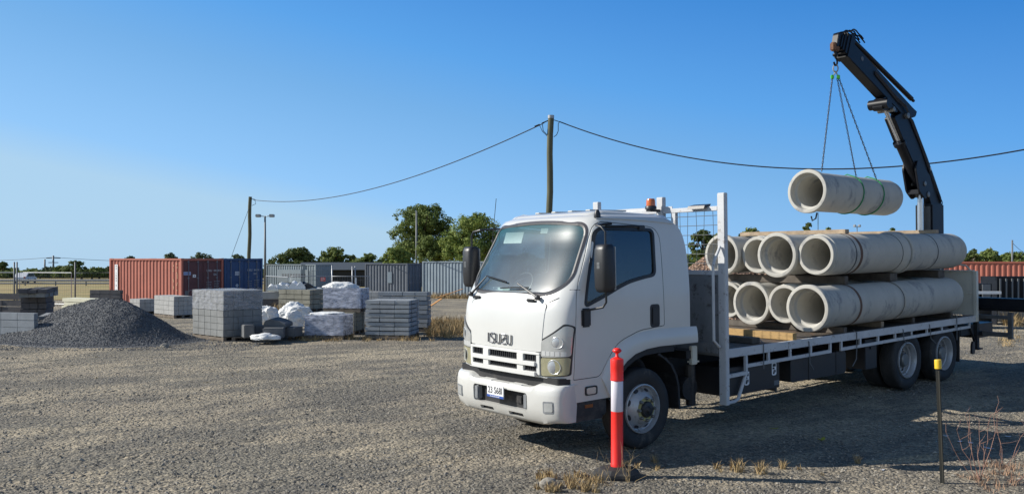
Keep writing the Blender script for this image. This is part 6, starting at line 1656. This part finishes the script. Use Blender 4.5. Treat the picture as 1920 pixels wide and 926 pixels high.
mesh_panel(W(623, 50), W(693, 50), gz(0, 50), zz(518, 50), 'mesh fence panel ending beside the grey container', GF)
mesh_panel(W(499, 53), W(540, 49), gz(0, 50), zz(518.5, 51), 'mesh fence panel sloping beside the blue container', GF)
mesh_panel(W(585, 58), W(622, 58), gz(0, 58), zz(507, 58), 'taller mesh fence panel carrying the red sign', GF)
for px, yt, Y, lab in ((622.5, 497, 57, 'tall white fence post right of the red sign'), (660.5, 499, 60, 'left one of two thin posts behind the mesh fence'), (666, 499, 60, 'right one of two thin posts behind the mesh fence')):
    b_ = W(px, Y); mb = MB(); mb.tube([(0, 0, 0), (0, 0, zz(yt, Y) - b_.z)], 0.04, 8); o = mb.build('fence_post', M['galv']); o.location = b_; tag(o, lab, 'fence post')
mb = MB(); mb.box(-0.04, 0.04, -0.04, 0.04, 0, 1.5); o = mb.build('fence_post', M['labelwhite']); o.location = W(667, 47); tag(o, 'short white post in front of the mesh fence', 'fence post')
b_ = W(606, 57.9); mb = MB(); mb.box(-0.17, 0.17, -0.01, 0.01, -0.13, 0.13); o = mb.build('safety_sign', M['signred']); o.location = (b_.x, 57.86, zz(523.5, 57.86)); tag(o, 'small red sign with white writing on the mesh fence', 'sign')
mb = MB()
for r_, ws_ in enumerate(((0.10, 0.08), (0.06, 0.10, 0.05), (0.16,))):
    x = -0.13
    for w in ws_: mb.box(x, x + w, -0.014, -0.0105, 0.06 - r_ * 0.075, 0.09 - r_ * 0.075); x += w + 0.02
mb.build('sign_writing', M['labelwhite'], o)
b_ = W(675, 52); mb = MB(); mb.lathe([(0, 0), (0.28, 0), (0.28, 0.05), (0.26, 0.06), (0.26, 0.8), (0.28, 0.82), (0, 0.82)], (0, 0, 0), (0, 0, 1), 20); o = mb.build('steel_drum', M['galv']); o.location = b_; tag(o, 'small silver drum behind the mesh fence', 'drum')
# left boundary fence
GL = 'posts of the left boundary fence'
for px, yt, Y, lab in ((26.7, 491, 46, 'tall fence post at the far left, left one of the close pair'), (31.8, 491, 46.5, 'tall fence post at the far left, right one of the close pair'), (141, 491, 44, 'tall fence post in front of the distant round trees')):
    b_ = W(px, Y); mb = MB(); mb.tube([(0, 0, 0), (0, 0, zz(yt, Y) - b_.z)], 0.04, 8); o = mb.build('fence_post', M['galvdark']); o.location = b_; tag(o, lab, 'fence post', GL)
mesh_panel(W(37, 46), W(134, 45), gz(-30, 45), zz(511, 45.5), 'wire fence panel in the dry grass at the left', 'wire fence on the left', 0.12, 0.022, 0.0022)
mesh_panel(W(-90, 46.5), W(26, 46.2), gz(-30, 45), zz(511, 46), 'wire fence panel cut by the left edge of the view', 'wire fence on the left', 0.12, 0.022, 0.0022)
mesh_panel(W(141.5, 44.5), W(206, 45), gz(-30, 45), zz(511, 45), 'wire fence panel ending at the red container', 'wire fence on the left', 0.12, 0.022, 0.0022)
# guard rail by the road
gr_ = empty('guard_rail', (-60, 112, gz(-60, 112))); tag(gr_, 'long pale roadside guard rail beyond the dry field', 'guard rail')
mb = MB(); prof = [(0.0, 0.55), (-0.04, 0.62), (0.0, 0.70), (-0.04, 0.78), (0.0, 0.86), (0.02, 0.70)]
mb.prism([(a, b_) for a, b_ in prof], -60, 300, 'v'); 
for v in mb.bm.verts: v.co = Vector((v.co.y, v.co.x, v.co.z))
mb.build('rail', M['galv'], gr_)
for k in range(60): mb = MB(); mb.box(-60 + k * 4, -59.88 + k * 4, 0.02, 0.14, -0.3, 0.80); mb.build('post', M['galvdark'], gr_)
# white car on the road
cp = W(47.5, 130); car = empty('car', (cp.x, cp.y, gz(cp.x, 130) + 0.1), R(100)); tag(car, 'white car driving on the distant road at the far left', 'car')
mb = MB(); body = rounded([(-2.2, 0.35), (2.15, 0.35), (2.2, 0.85), (1.5, 0.98), (0.9, 1.5), (-1.2, 1.55), (-2.0, 1.0), (-2.25, 0.9)], 0.12); mb.prism(body, -0.86, 0.86, 'v'); mb.build('body', M['carwhite'], car, bevel=0.04)
mb = MB(); mb.prism(rounded([(1.30, 1.0), (0.85, 1.42), (-1.1, 1.46), (-1.75, 1.02)], 0.05), -0.868, 0.868, 'v'); mb.build('window_band', M['dglass'], car)
for x in (-1.35, 1.4):
    for y in (-0.84, 0.84): mb = MB(); mb.lathe([(0, -0.1), (0.33, -0.1), (0.34, 0), (0.33, 0.1), (0, 0.1)], (x, y, 0.33), (0, 1, 0), 18); mb.build('wheel', M['rubber'], car)
for y in (-0.7, 0.7): mb = MB(); mb.box(-2.28, -2.2, y - 0.12, y + 0.12, 0.75, 0.98); mb.build('tail_lamp', M['tailred'], car)

# ------------------------------------------------------------------ buildings far back
o = empty('shed', W(665, 105)); tag(o, 'long low dark shed behind the mesh fence', 'shed')
mb = MB(); mb.box(-7, 7, 0, 6, 0, 2.1); mb.build('wall', M['darkbuild'], o); mb = MB(); mb.prism([(-0.4, 2.1), (6.4, 2.1), (3, 3.0)], -7.3, 7.3, 'u'); mb.build('roof', M['shedroof'], o)
for x in (-4, 0.5, 4): mb = MB(); mb.box(x, x + 1.6, -0.03, 0.0, 0.3, 1.5); mb.build('opening', M['chassis'], o)
o = empty('house', W(1888, 170)); tag(o, 'white flat roofed building among the trees at the far right', 'building')
mb = MB(); mb.box(-2.6, 2.2, 0, 6, 0, 4.0); mb.build('wall', M['cream'], o); mb = MB(); mb.box(-4.2, 2.5, -0.5, 6.5, 4.0, 4.25); mb.build('roof', M['labelwhite'], o)
for x in (-2, 0.3): mb = MB(); mb.box(x, x + 1.1, -0.04, 0, 2.4, 3.4); mb.build('window', M['dglass'], o)

# dark steel racks behind the outrigger
def rack(px0, px1, Y, ytop, ybot, n, label, lip):
    p = W(px0, Y); zt_, zb = zz(ytop, Y), zz(ybot, Y); w = (px1 - px0) / F * Y; o = empty('steel_rack', (p.x, Y, gz(p.x, Y)), R(-3)); tag(o, label, 'rack', 'dark steel racks'); g0 = gz(p.x, Y)
    mb = MB(); mb.box(0, w, 0, 1.2, zb - g0 - 0.08, zb - g0); mb.box(0, w, 0.02, 0.10, zt_ - g0 - lip, zt_ - g0); mb.box(0, w, 1.12, 1.2, zt_ - g0 - lip, zt_ - g0); mb.box(0, 0.03, 0, 1.2, 0, zt_ - g0); mb.box(w - 0.03, w, 0, 1.2, 0, zt_ - g0); mb.box(0.03, w - 0.03, 1.05, 1.1, zb - g0, zt_ - g0 - lip)
    mb.build('rack_body', M['crane'], o)
    for k in range(n): x = 0.12 + (w - 0.2) * k / (n - 1); mb = MB(); mb.box(x - 0.025, x + 0.025, -0.03, 0.02, zb - g0, zt_ - g0 - lip * 0.5); mb.build('upright', M['galvdark'], o)
rack(1869, 2010, 31, 519, 562, 13, 'large dark steel rack with pale uprights at the right edge', 0.12)
rack(1836, 1859, 29, 532, 562, 5, 'smaller dark rack between the tailboard and the large rack', 0.04)
mb = MB(); mb.box(-0.5, 0.5, -0.05, 0.05, 0, 0.09); o = mb.build('pale_beam', M['labelwhite']); o.location = W(1848, 28.5, zz(551, 28.5)); tag(o, 'short pale beam in front of the smaller dark rack', 'beam')
mb = MB(); mb.box(0, 9, 0, 0.6, 0, 0.55, 0.03); o = mb.build('concrete_wall', M['blockpale']); o.location = W(1862, 33); tag(o, 'low pale concrete wall under the racks at the right', 'wall')
mb = MB(); mb.box(-1.0, 1.0, -0.12, 0.12, 0, 0.03, 0.005); o = mb.build('timber_board', M['orangeboard']); o.location = W(843, 60); o.location.z += 0.35; o.rotation_euler = (0, R(-18), R(15)); tag(o, 'orange board leaning in the dry grass by the pale blue container', 'board')
mb = MB(); mb.box(-0.55, 0.55, -0.1, 0.1, 0, 0.03, 0.005); o = mb.build('timber_board', M['orangeboard']); o.location = W(812, 42); o.location.z += 0.2; o.rotation_euler = (0, R(-30), R(30)); tag(o, 'small orange board beside the slab stacks on the right', 'board')

# ------------------------------------------------------------------ trees
def tree(px, Y, ytop, wpx, label, m='leafmid', n=2600, ls=0.34, seed=0, trunk=0.18, ybot=None, group='trees beyond the yard', form=0.5, lobes=9, flat=0.8):
    rr = random.Random(seed * 77 + 5); b_ = W(px, Y); g0 = b_.z
    htop = zz(ytop, Y) - g0; w = wpx / F * Y / 2
    hb = (zz(ybot, Y) - g0) if ybot else htop * 0.22
    o = empty('tree', b_, 0); tag(o, label, 'tree', group)
    H_ = htop - hb; cl = []
    for k in range(lobes):
        a = rr.random() * 6.283; q = (rr.random() ** 0.5) * 0.72; zf = rr.random()
        prof_ = math.sin(math.pi * min(1, 0.22 + zf * 0.72)) ** 0.6
        rad = w * (0.30 + 0.16 * rr.random())
        cx = math.cos(a) * q * w * prof_; cy = math.sin(a) * q * w * prof_; cz = hb + H_ * (0.12 + zf * 0.80)
        cz = min(cz, htop - rad * flat * 0.9); cz = max(cz, hb + rad * 0.35)
        cl.append((Vector((cx, cy, cz)), rad))
    cl.append((Vector((rr.uniform(-.15, .15) * w, 0, htop - w * 0.34)), w * 0.40))
    cl.append((Vector((-w * 0.66, 0, hb + H_ * 0.40)), w * 0.33)); cl.append((Vector((w * 0.66, 0, hb + H_ * 0.45)), w * 0.33))
    for k in range(6):
        a = k * 1.047 + rr.random() * 0.5; rad = w * (0.30 + 0.10 * rr.random())
        cl.append((Vector((math.cos(a) * 0.55 * w, math.sin(a) * 0.55 * w, hb + rad * 0.5)), rad))
    n = int(n * 1.6)
    tufts = []
    for c, r in cl:
        for q in range(int(16 + 10 * form)):
            d = Vector((rr.gauss(0, 1), rr.gauss(0, 1), rr.gauss(0, 1) * 0.9 + 0.25)).normalized()
            tufts.append((c + Vector((d.x, d.y, d.z * flat)) * r * (0.50 + 0.52 * rr.random()), r * (0.18 + 0.18 * rr.random()), d))
    mb = MB()
    for k in range(n):
        c, r, dd = tufts[rr.randrange(len(tufts))]
        d = Vector((rr.gauss(0, 1), rr.gauss(0, 1), rr.gauss(0, 1))).normalized()
        p = c + Vector((d.x, d.y, d.z * 0.75)) * r * (0.5 + 0.75 * rr.random())
        if p.z > htop * 1.02: continue
        nrm = (dd * 0.7 + d * 0.6 + Vector((rr.gauss(0, .5), rr.gauss(0, .5), rr.gauss(0, .5)))).normalized()
        a_ = nrm.orthogonal().normalized(); b2 = nrm.cross(a_); th = rr.random() * 6.28
        u_ = a_ * math.cos(th) + b2 * math.sin(th); v_ = nrm.cross(u_); s1_ = ls * (0.5 + 0.7 * rr.random()); s2_ = s1_ * (0.45 + 0.4 * rr.random())
        mb.F([mb.V(p - u_ * s1_ * .5), mb.V(p + v_ * s2_ * .5 - u_ * s1_ * .1), mb.V(p + u_ * s1_ * .5), mb.V(p - v_ * s2_ * .5 + u_ * s1_ * .1)])
    mb.build('crown', M[m], o, sharp=180)
    mb = MB(); base = Vector((0, 0, -0.1)); fork = Vector((rr.uniform(-.1, .1) * w, 0, hb + H_ * 0.12)); mb.tube([base, (base + fork) / 2 + Vector((0.05, 0, 0)), fork], trunk * 1.15, 8, r1=trunk * 0.8)
    for c, r in cl[:7] + cl[-3:]:
        mid = fork + (c - fork) * 0.5 + Vector((0, 0, -0.06 * H_)); mb.tube([fork, mid, c, c + (c - mid) * 0.35], trunk * 0.55, 6, r1=trunk * 0.12)
    mb.build('trunk', M['bark'], o)
    return o
tree(790, 108, 384, 124, 'tallest dark green gum tree, behind the steel mast', 'leafmid', 20000, 0.26, 1, 0.28, ybot=478, lobes=16, form=1)
tree(884, 96, 401, 128, 'broad bright green tree behind the far mirror of the truck', 'leaflight', 20000, 0.23, 2, 0.22, ybot=486, lobes=16, form=1)
tree(815, 99, 440, 80, 'dark green tree between the two tallest crowns', 'leafmid', 8000, 0.23, 22, 0.18, ybot=490, lobes=10)
tree(746, 92, 462, 66, 'low yellow green bush left of the tallest tree', 'leaflight', 7500, 0.22, 3, 0.12, ybot=500)
tree(553, 150, 464, 70, 'round dark tree right of the double headed lamp post', 'leafdark', 5200, 0.42, 4, 0.25, ybot=503, lobes=12, flat=0.6)
tree(626, 150, 462, 66, 'uneven olive tree between the round dark tree and the low bushes', 'leafmid', 4600, 0.42, 5, 0.25, ybot=506, lobes=10, flat=0.7)
tree(688, 140, 475, 62, 'low spreading tree left of the yellow green bush', 'leafmid', 3600, 0.40, 6, 0.2, ybot=508, flat=0.6)
tree(508, 160, 487, 24, 'small tree just right of the blue container', 'leafdark', 1400, 0.40, 7, 0.2, ybot=505)
tree(590, 150, 487, 30, 'small tree in the gap right of the round dark tree', 'leafmid', 1200, 0.42, 8, 0.2, ybot=508)
tree(659, 150, 478, 30, 'dark narrow tree behind the dark shed', 'leafdark', 1500, 0.42, 9, 0.2, ybot=508)
tree(720, 150, 486, 40, 'dark bush behind the grey container, left part', 'leafdark', 1800, 0.42, 31, 0.2, ybot=508)
tree(447, 190, 476, 36, 'tree top over the blue container', 'leaffar', 1500, 0.5, 10, 0.2)
tree(377, 190, 474, 56, 'tree top over the red container doors', 'leaffar', 2200, 0.5, 11, 0.2)
tree(318, 190, 474, 50, 'tree top over the near end of the red container', 'leaffar', 2200, 0.5, 12, 0.2)
tree(244, 200, 480, 30, 'small tree top over the far end of the red container', 'leaffar', 1200, 0.5, 13, 0.2)
L_ = [(140, 489, 52, 190, 'leafdark'), (118, 498, 44, 205, 'leafmid'), (153, 505, 24, 165, 'leafdark'), (186, 501, 44, 195, 'leafmid'), (95, 500, 50, 210, 'leaffar'), (62, 503, 44, 215, 'leafmid'), (30, 500, 46, 220, 'leafdark'), (4, 491, 30, 205, 'leafdark'), (-30, 494, 50, 210, 'leafmid'), (75, 507, 36, 200, 'leafdark'), (205, 499, 36, 200, 'leaffar'), (48, 509, 40, 195, 'leafmid'), (12, 508, 36, 200, 'leafmid'), (172, 509, 26, 185, 'leafdark'), (222, 500, 30, 210, 'leafdark'), (262, 497, 40, 220, 'leafmid'), (-70, 498, 50, 215, 'leaffar')]
names_ = ['round dark tree left of the red container', 'tree just left of the round dark one', 'small dark dome shaped tree before the distant row', 'tree right of the dome shaped one', 'hazy tree behind the plain distant pole', 'tree left of the distant plain pole', 'dark tree above the white car', 'dark tree cut by the left edge of the view', 'tree outside the left edge', 'low dark bush beside the distant pole foot', 'pale tree beside the red container corner', 'low bush behind the white car', 'low bush at the far left behind the guard rail', 'low dark bush right of the dome shaped tree', 'dark tree hidden behind the red container corner', 'tree hidden behind the red container', 'far tree outside the left edge']
for k, ((px, yt, w_, Y, mm), nm) in enumerate(zip(L_, names_)): tree(px, Y, yt, w_, nm, mm, 1900, 0.55, 40 + k, 0.2, ybot=519, group='distant trees on the left', lobes=8, flat=0.6)
Rr = [(1318, 432, 56, 110, 'leafdark', 3600, 'dark tree behind the headboard mesh'), (1352, 438, 44, 105, 'leafmid', 2200, 'olive tree partly behind the headboard post'), (1413, 428, 60, 115, 'leafmid', 3200, 'green tree above the stacked pipes right of the headboard'), (1390, 437, 30, 112, 'leafdark', 1200, 'small tree top just right of the headboard post'), (1518, 417, 30, 120, 'leafdark', 1600, 'small round tree top under the hanging pipe'), (1553, 426, 22, 120, 'leafmid', 900, 'tiny tree top right of the round one under the hanging pipe'), (1673, 427, 26, 120, 'leafmid', 900, 'small tree top left of the crane ram'),
      (1794, 452, 36, 105, 'leafdark', 2600, 'dark tree at the rear ends of the upper pipes'), (1822, 468, 36, 120, 'leafdark', 1800, 'dark tree right of the upper pipe ends'), (1853, 467, 52, 130, 'leafmid', 3000, 'round green tree above the rust red container'), (1905, 473, 60, 140, 'leafmid', 2600, 'long low tree crown at the right edge'), (1880, 478, 40, 150, 'leaflight', 1600, 'pale tree around the white roofed building'), (1950, 470, 60, 140, 'leafdark', 1800, 'tree outside the right edge')]
for k, (px, yt, w_, Y, mm, n_, nm) in enumerate(Rr): tree(px, Y, yt, w_, nm, mm, n_, 0.36, 70 + k, 0.2, ybot=500 if px > 1700 else 480, group='trees on the right beyond the yard')
# the wood that closes the horizon behind the truck, one unbroken mass
mb = MB(); rr = random.Random(55)
for k in range(16000):
    px = 900 + rr.random() * 1150; Y = 170 + rr.random() * 14; c = W(px, Y); top_ = zz(474, Y) - c.z + 1.2 * noise.noise(Vector((px * 0.03, 0, 0))) - 0.6
    p = Vector((c.x, Y, c.z + rr.random() ** 0.7 * top_)); u_ = Vector((rr.gauss(0, 1), rr.gauss(0, 1), rr.gauss(0, 1))).normalized() * 0.45; v_ = u_.orthogonal().normalized() * 0.3
    mb.F([mb.V(p - u_), mb.V(p + v_), mb.V(p + u_), mb.V(p - v_)])
for k in range(12000):
    px = -260 + rr.random() * 820; Y = 212 + rr.random() * 12; c = W(px, Y); top_ = zz(506, Y) - c.z + 1.6 * noise.noise(Vector((px * 0.035, 3, 0)))
    p = Vector((c.x, Y, c.z + rr.random() ** 0.7 * top_)); u_ = Vector((rr.gauss(0, 1), rr.gauss(0, 1), rr.gauss(0, 1))).normalized() * 0.5; v_ = u_.orthogonal().normalized() * 0.35
    mb.F([mb.V(p - u_), mb.V(p + v_), mb.V(p + u_), mb.V(p - v_)])
o = mb.build('treeline', M['leafmid'], sharp=180); o['kind'] = 'stuff'; tag(o, 'unbroken low line of far trees along the horizon', 'trees')
# ------------------------------------------------------------------ dry grass, weeds and litter
def tufts(label, spots, m='straw', seed=0, name='dry_grass', kind='stuff'):
    """spots: (x, y, radius, height, blades)"""
    rr = random.Random(seed); mb = MB()
    for (x, y, rad, hgt, nb_) in spots:
        for k in range(nb_):
            a = rr.random() * 6.28; q = rad * rr.random() ** 0.5; bx, by = x + math.cos(a) * q, y + math.sin(a) * q; z0 = gz(bx, by) + near_relief(bx, by) - 0.01
            h_ = hgt * (0.45 + 0.75 * rr.random()); lean_ = Vector((rr.gauss(0, .28), rr.gauss(0, .28), 1)).normalized(); wd = (0.0022 + 0.0012 * rr.random()) * (1 + y / 14)
            s_ = Vector((math.cos(a + 1.3), math.sin(a + 1.3), 0)) * wd; b0 = Vector((bx, by, z0)); md_ = b0 + lean_ * h_ * 0.55; tp = b0 + lean_ * h_ + Vector((lean_.x, lean_.y, -0.3)) * h_ * 0.35
            mb.F([mb.V(b0 - s_), mb.V(b0 + s_), mb.V(md_ + s_ * .8), mb.V(md_ - s_ * .8)]); mb.F([mb.V(md_ - s_ * .8), mb.V(md_ + s_ * .8), mb.V(tp)])
    o = mb.build(name, M[m], sharp=180); o['kind'] = kind; tag(o, label, 'grass'); return o
def spots(px0, px1, y0, y1, n, rad, hgt, nb_, seed, zc=0.0):
    rr = random.Random(seed); out = []
    for k in range(n):
        px = px0 + (px1 - px0) * rr.random(); yy = y0 + (y1 - y0) * rr.random(); Y = F * H / (yy - HZ); out.append(((px - 960) / F * Y, Y, rad * (.6 + .8 * rr.random()), hgt * (.6 + .7 * rr.random()), nb_))
    return out
tufts('dry yellow grass growing round the feet of the block stacks', spots(555, 812, 632, 640, 46, 0.14, 0.17, 26, 1) + spots(800, 872, 606, 632, 46, 0.35, 0.40, 70, 2) + spots(505, 560, 560, 590, 14, 0.3, 0.5, 40, 22), 'straw', 1)
tufts('straw coloured grass at the foot of the pale blue container', [((px - 960) / F * Y, Y, 0.5, 0.5, 90) for px, Y in ((812, 62), (822, 61), (832, 62), (846, 60), (856, 61), (866, 60), (876, 60), (840, 61.5), (885, 60))], 'straw', 3)
tufts('dry grass by the racks and container at the right', [((1885 - 960) / F * 31 + k * 0.35, 30.5 + (k % 3) * 0.7, 0.35, 0.55, 110) for k in range(9)] + spots(1795, 1835, 612, 622, 8, 0.3, 0.4, 60, 7) + spots(1880, 1915, 625, 660, 8, 0.3, 0.15, 30, 8), 'straw', 4)
tufts('low dry grass in the foreground round the bollard and along the shade edge', spots(1010, 1125, 890, 924, 22, 0.06, 0.11, 34, 5) + spots(1160, 1250, 850, 885, 6, 0.04, 0.10, 20, 6) + [((px - 960) / F * Y, Y, r_, h_, nb_) for px, Y, r_, h_, nb_ in ((1345, 9.95, 0.05, 0.12, 26), (1382, 9.85, 0.09, 0.18, 70), (1427, 9.75, 0.08, 0.17, 60), (1467, 9.95, 0.05, 0.15, 34), (1500, 9.9, 0.04, 0.08, 12), (1608, 10.15, 0.035, 0.14, 26), (1228, 10.3, 0.05, 0.10, 20), (1540, 9.7, 0.04, 0.07, 10), (1350, 9.8, .05, .08, 14), (1120, 9.35, 0.08, 0.13, 40), (1075, 9.3, 0.1, 0.14, 50))], 'straw', 5)
tufts('sparse dead stalks scattered over the gravel on the left', spots(20, 860, 650, 730, 26, 0.1, 0.04, 9, 11), 'straw', 6)
tufts('thick tangle of dry grass at the lower right corner', spots(1850, 1935, 880, 925, 18, 0.09, 0.09, 16, 9) + spots(1800, 1860, 895, 925, 8, 0.06, 0.07, 14, 10), 'twigstraw', 7)
def weed(px, Y, hgt, n, label, seed, m='twig', spread=0.35, r=0.004):
    rr = random.Random(seed); b_ = W(px, Y); mb = MB()
    for k in range(n):
        dx = rr.gauss(0, spread); dy = rr.gauss(0, spread * 0.5); h_ = hgt * (0.45 + 0.6 * rr.random()); pts = [Vector((rr.gauss(0, .02), rr.gauss(0, .02), -0.02))]
        for q in range(1, 6):
            t = q / 5; pts.append(Vector((dx * t ** 0.7 + 0.012 * rr.gauss(0, 1), dy * t + 0.01 * rr.gauss(0, 1), h_ * t)))
        mb.tube(pts, r, 5, r1=r * 0.35)
        for q in range(2, 6):
            if rr.random() < 0.65:
                s_ = pts[q]; e = s_ + Vector((rr.gauss(0, .07), rr.gauss(0, .05), 0.05 + 0.08 * rr.random())); mb.tube([s_, (s_ + e) / 2 + Vector((0, 0, -.008)), e], r * 0.5, 4, r1=r * 0.25)
    o = mb.build('dry_weed', M[m]); o.location = b_; tag(o, label, 'weed', 'dead weeds in the foreground'); return o
weed(1838, 9.35, 0.92, 7, 'tall reddish dead weed right of the yellow capped picket', 1, spread=0.22, r=0.0045)
weed(1902, 9.25, 0.50, 5, 'bushy dead weed at the lower right corner', 2, spread=0.32)
weed(1880, 9.9, 0.75, 3, 'thin dead weed behind the bushy one at the lower right', 3, spread=0.18, r=0.0035)
weed(1178, 9.35, 0.34, 7, 'small dead weed beside the bollard base, right side', 4, 'straw', 0.12, 0.003)
weed(1142, 9.2, 0.32, 6, 'dead stalks in front of the bollard base', 5, 'straw', 0.12, 0.003)
def flake(px, Y, w, d, rz, label, m, name, cat, curl=0.3, seed=0):
    b_ = W(px, Y); b_.z += near_relief(b_.x, b_.y) + 0.004; rr = random.Random(seed); mb = MB(); n = 10; top_ = []
    for k in range(n):
        t = 2 * math.pi * k / n; q = 0.7 + 0.4 * rr.random(); top_.append((math.cos(t) * w / 2 * q, math.sin(t) * d / 2 * q))
    A = [mb.V((x, y, 0.004 + curl * (x * x + y * y) / max(w, d))) for x, y in top_]; B = [mb.V((x, y, 0.001 + curl * (x * x + y * y) / max(w, d))) for x, y in top_]
    c1_ = mb.V((0, 0, 0.006)); c2_ = mb.V((0, 0, 0.002))
    for k in range(n): mb.F([A[k], A[(k + 1) % n], c1_]); mb.F([B[(k + 1) % n], B[k], c2_]); mb.F([A[k], B[k], B[(k + 1) % n], A[(k + 1) % n]])
    o = mb.build(name, M[m]); o.location = b_; o.rotation_euler = (0, 0, rz); tag(o, label, cat); return o
flake(1452, 12.1, 0.16, 0.04, 0.1, 'narrow yellow green leaf in the truck shadow, left one', 'leafgreen', 'fallen_leaf', 'leaf', 0.4, 1)
flake(1540, 11.25, 0.12, 0.09, 0.5, 'curled yellow green leaf in the truck shadow, right one', 'leafgreen', 'fallen_leaf', 'leaf', 1.2, 2)
for k, (px, Y, w, d, nm) in enumerate([(1773, 11.5, 0.08, 0.04, 'scrap of white plastic behind the picket, nearest to it'), (1799, 11.15, 0.10, 0.05, 'scrap of white plastic among the weeds, in shade'), (1820, 11.05, 0.09, 0.06, 'pale leaf of plastic right of the shaded scrap'), (1855, 10.75, 0.16, 0.06, 'sunlit white scrap behind the tall weed'), (1890, 11.4, 0.09, 0.04, 'small white scrap at the right edge'), (1655, 9.85, 0.06, 0.03, 'small white chip left of the picket')]):
    flake(px, Y, w, d, k * 0.7, nm, 'litter', 'litter_scrap', 'litter', 0.5, 10 + k)
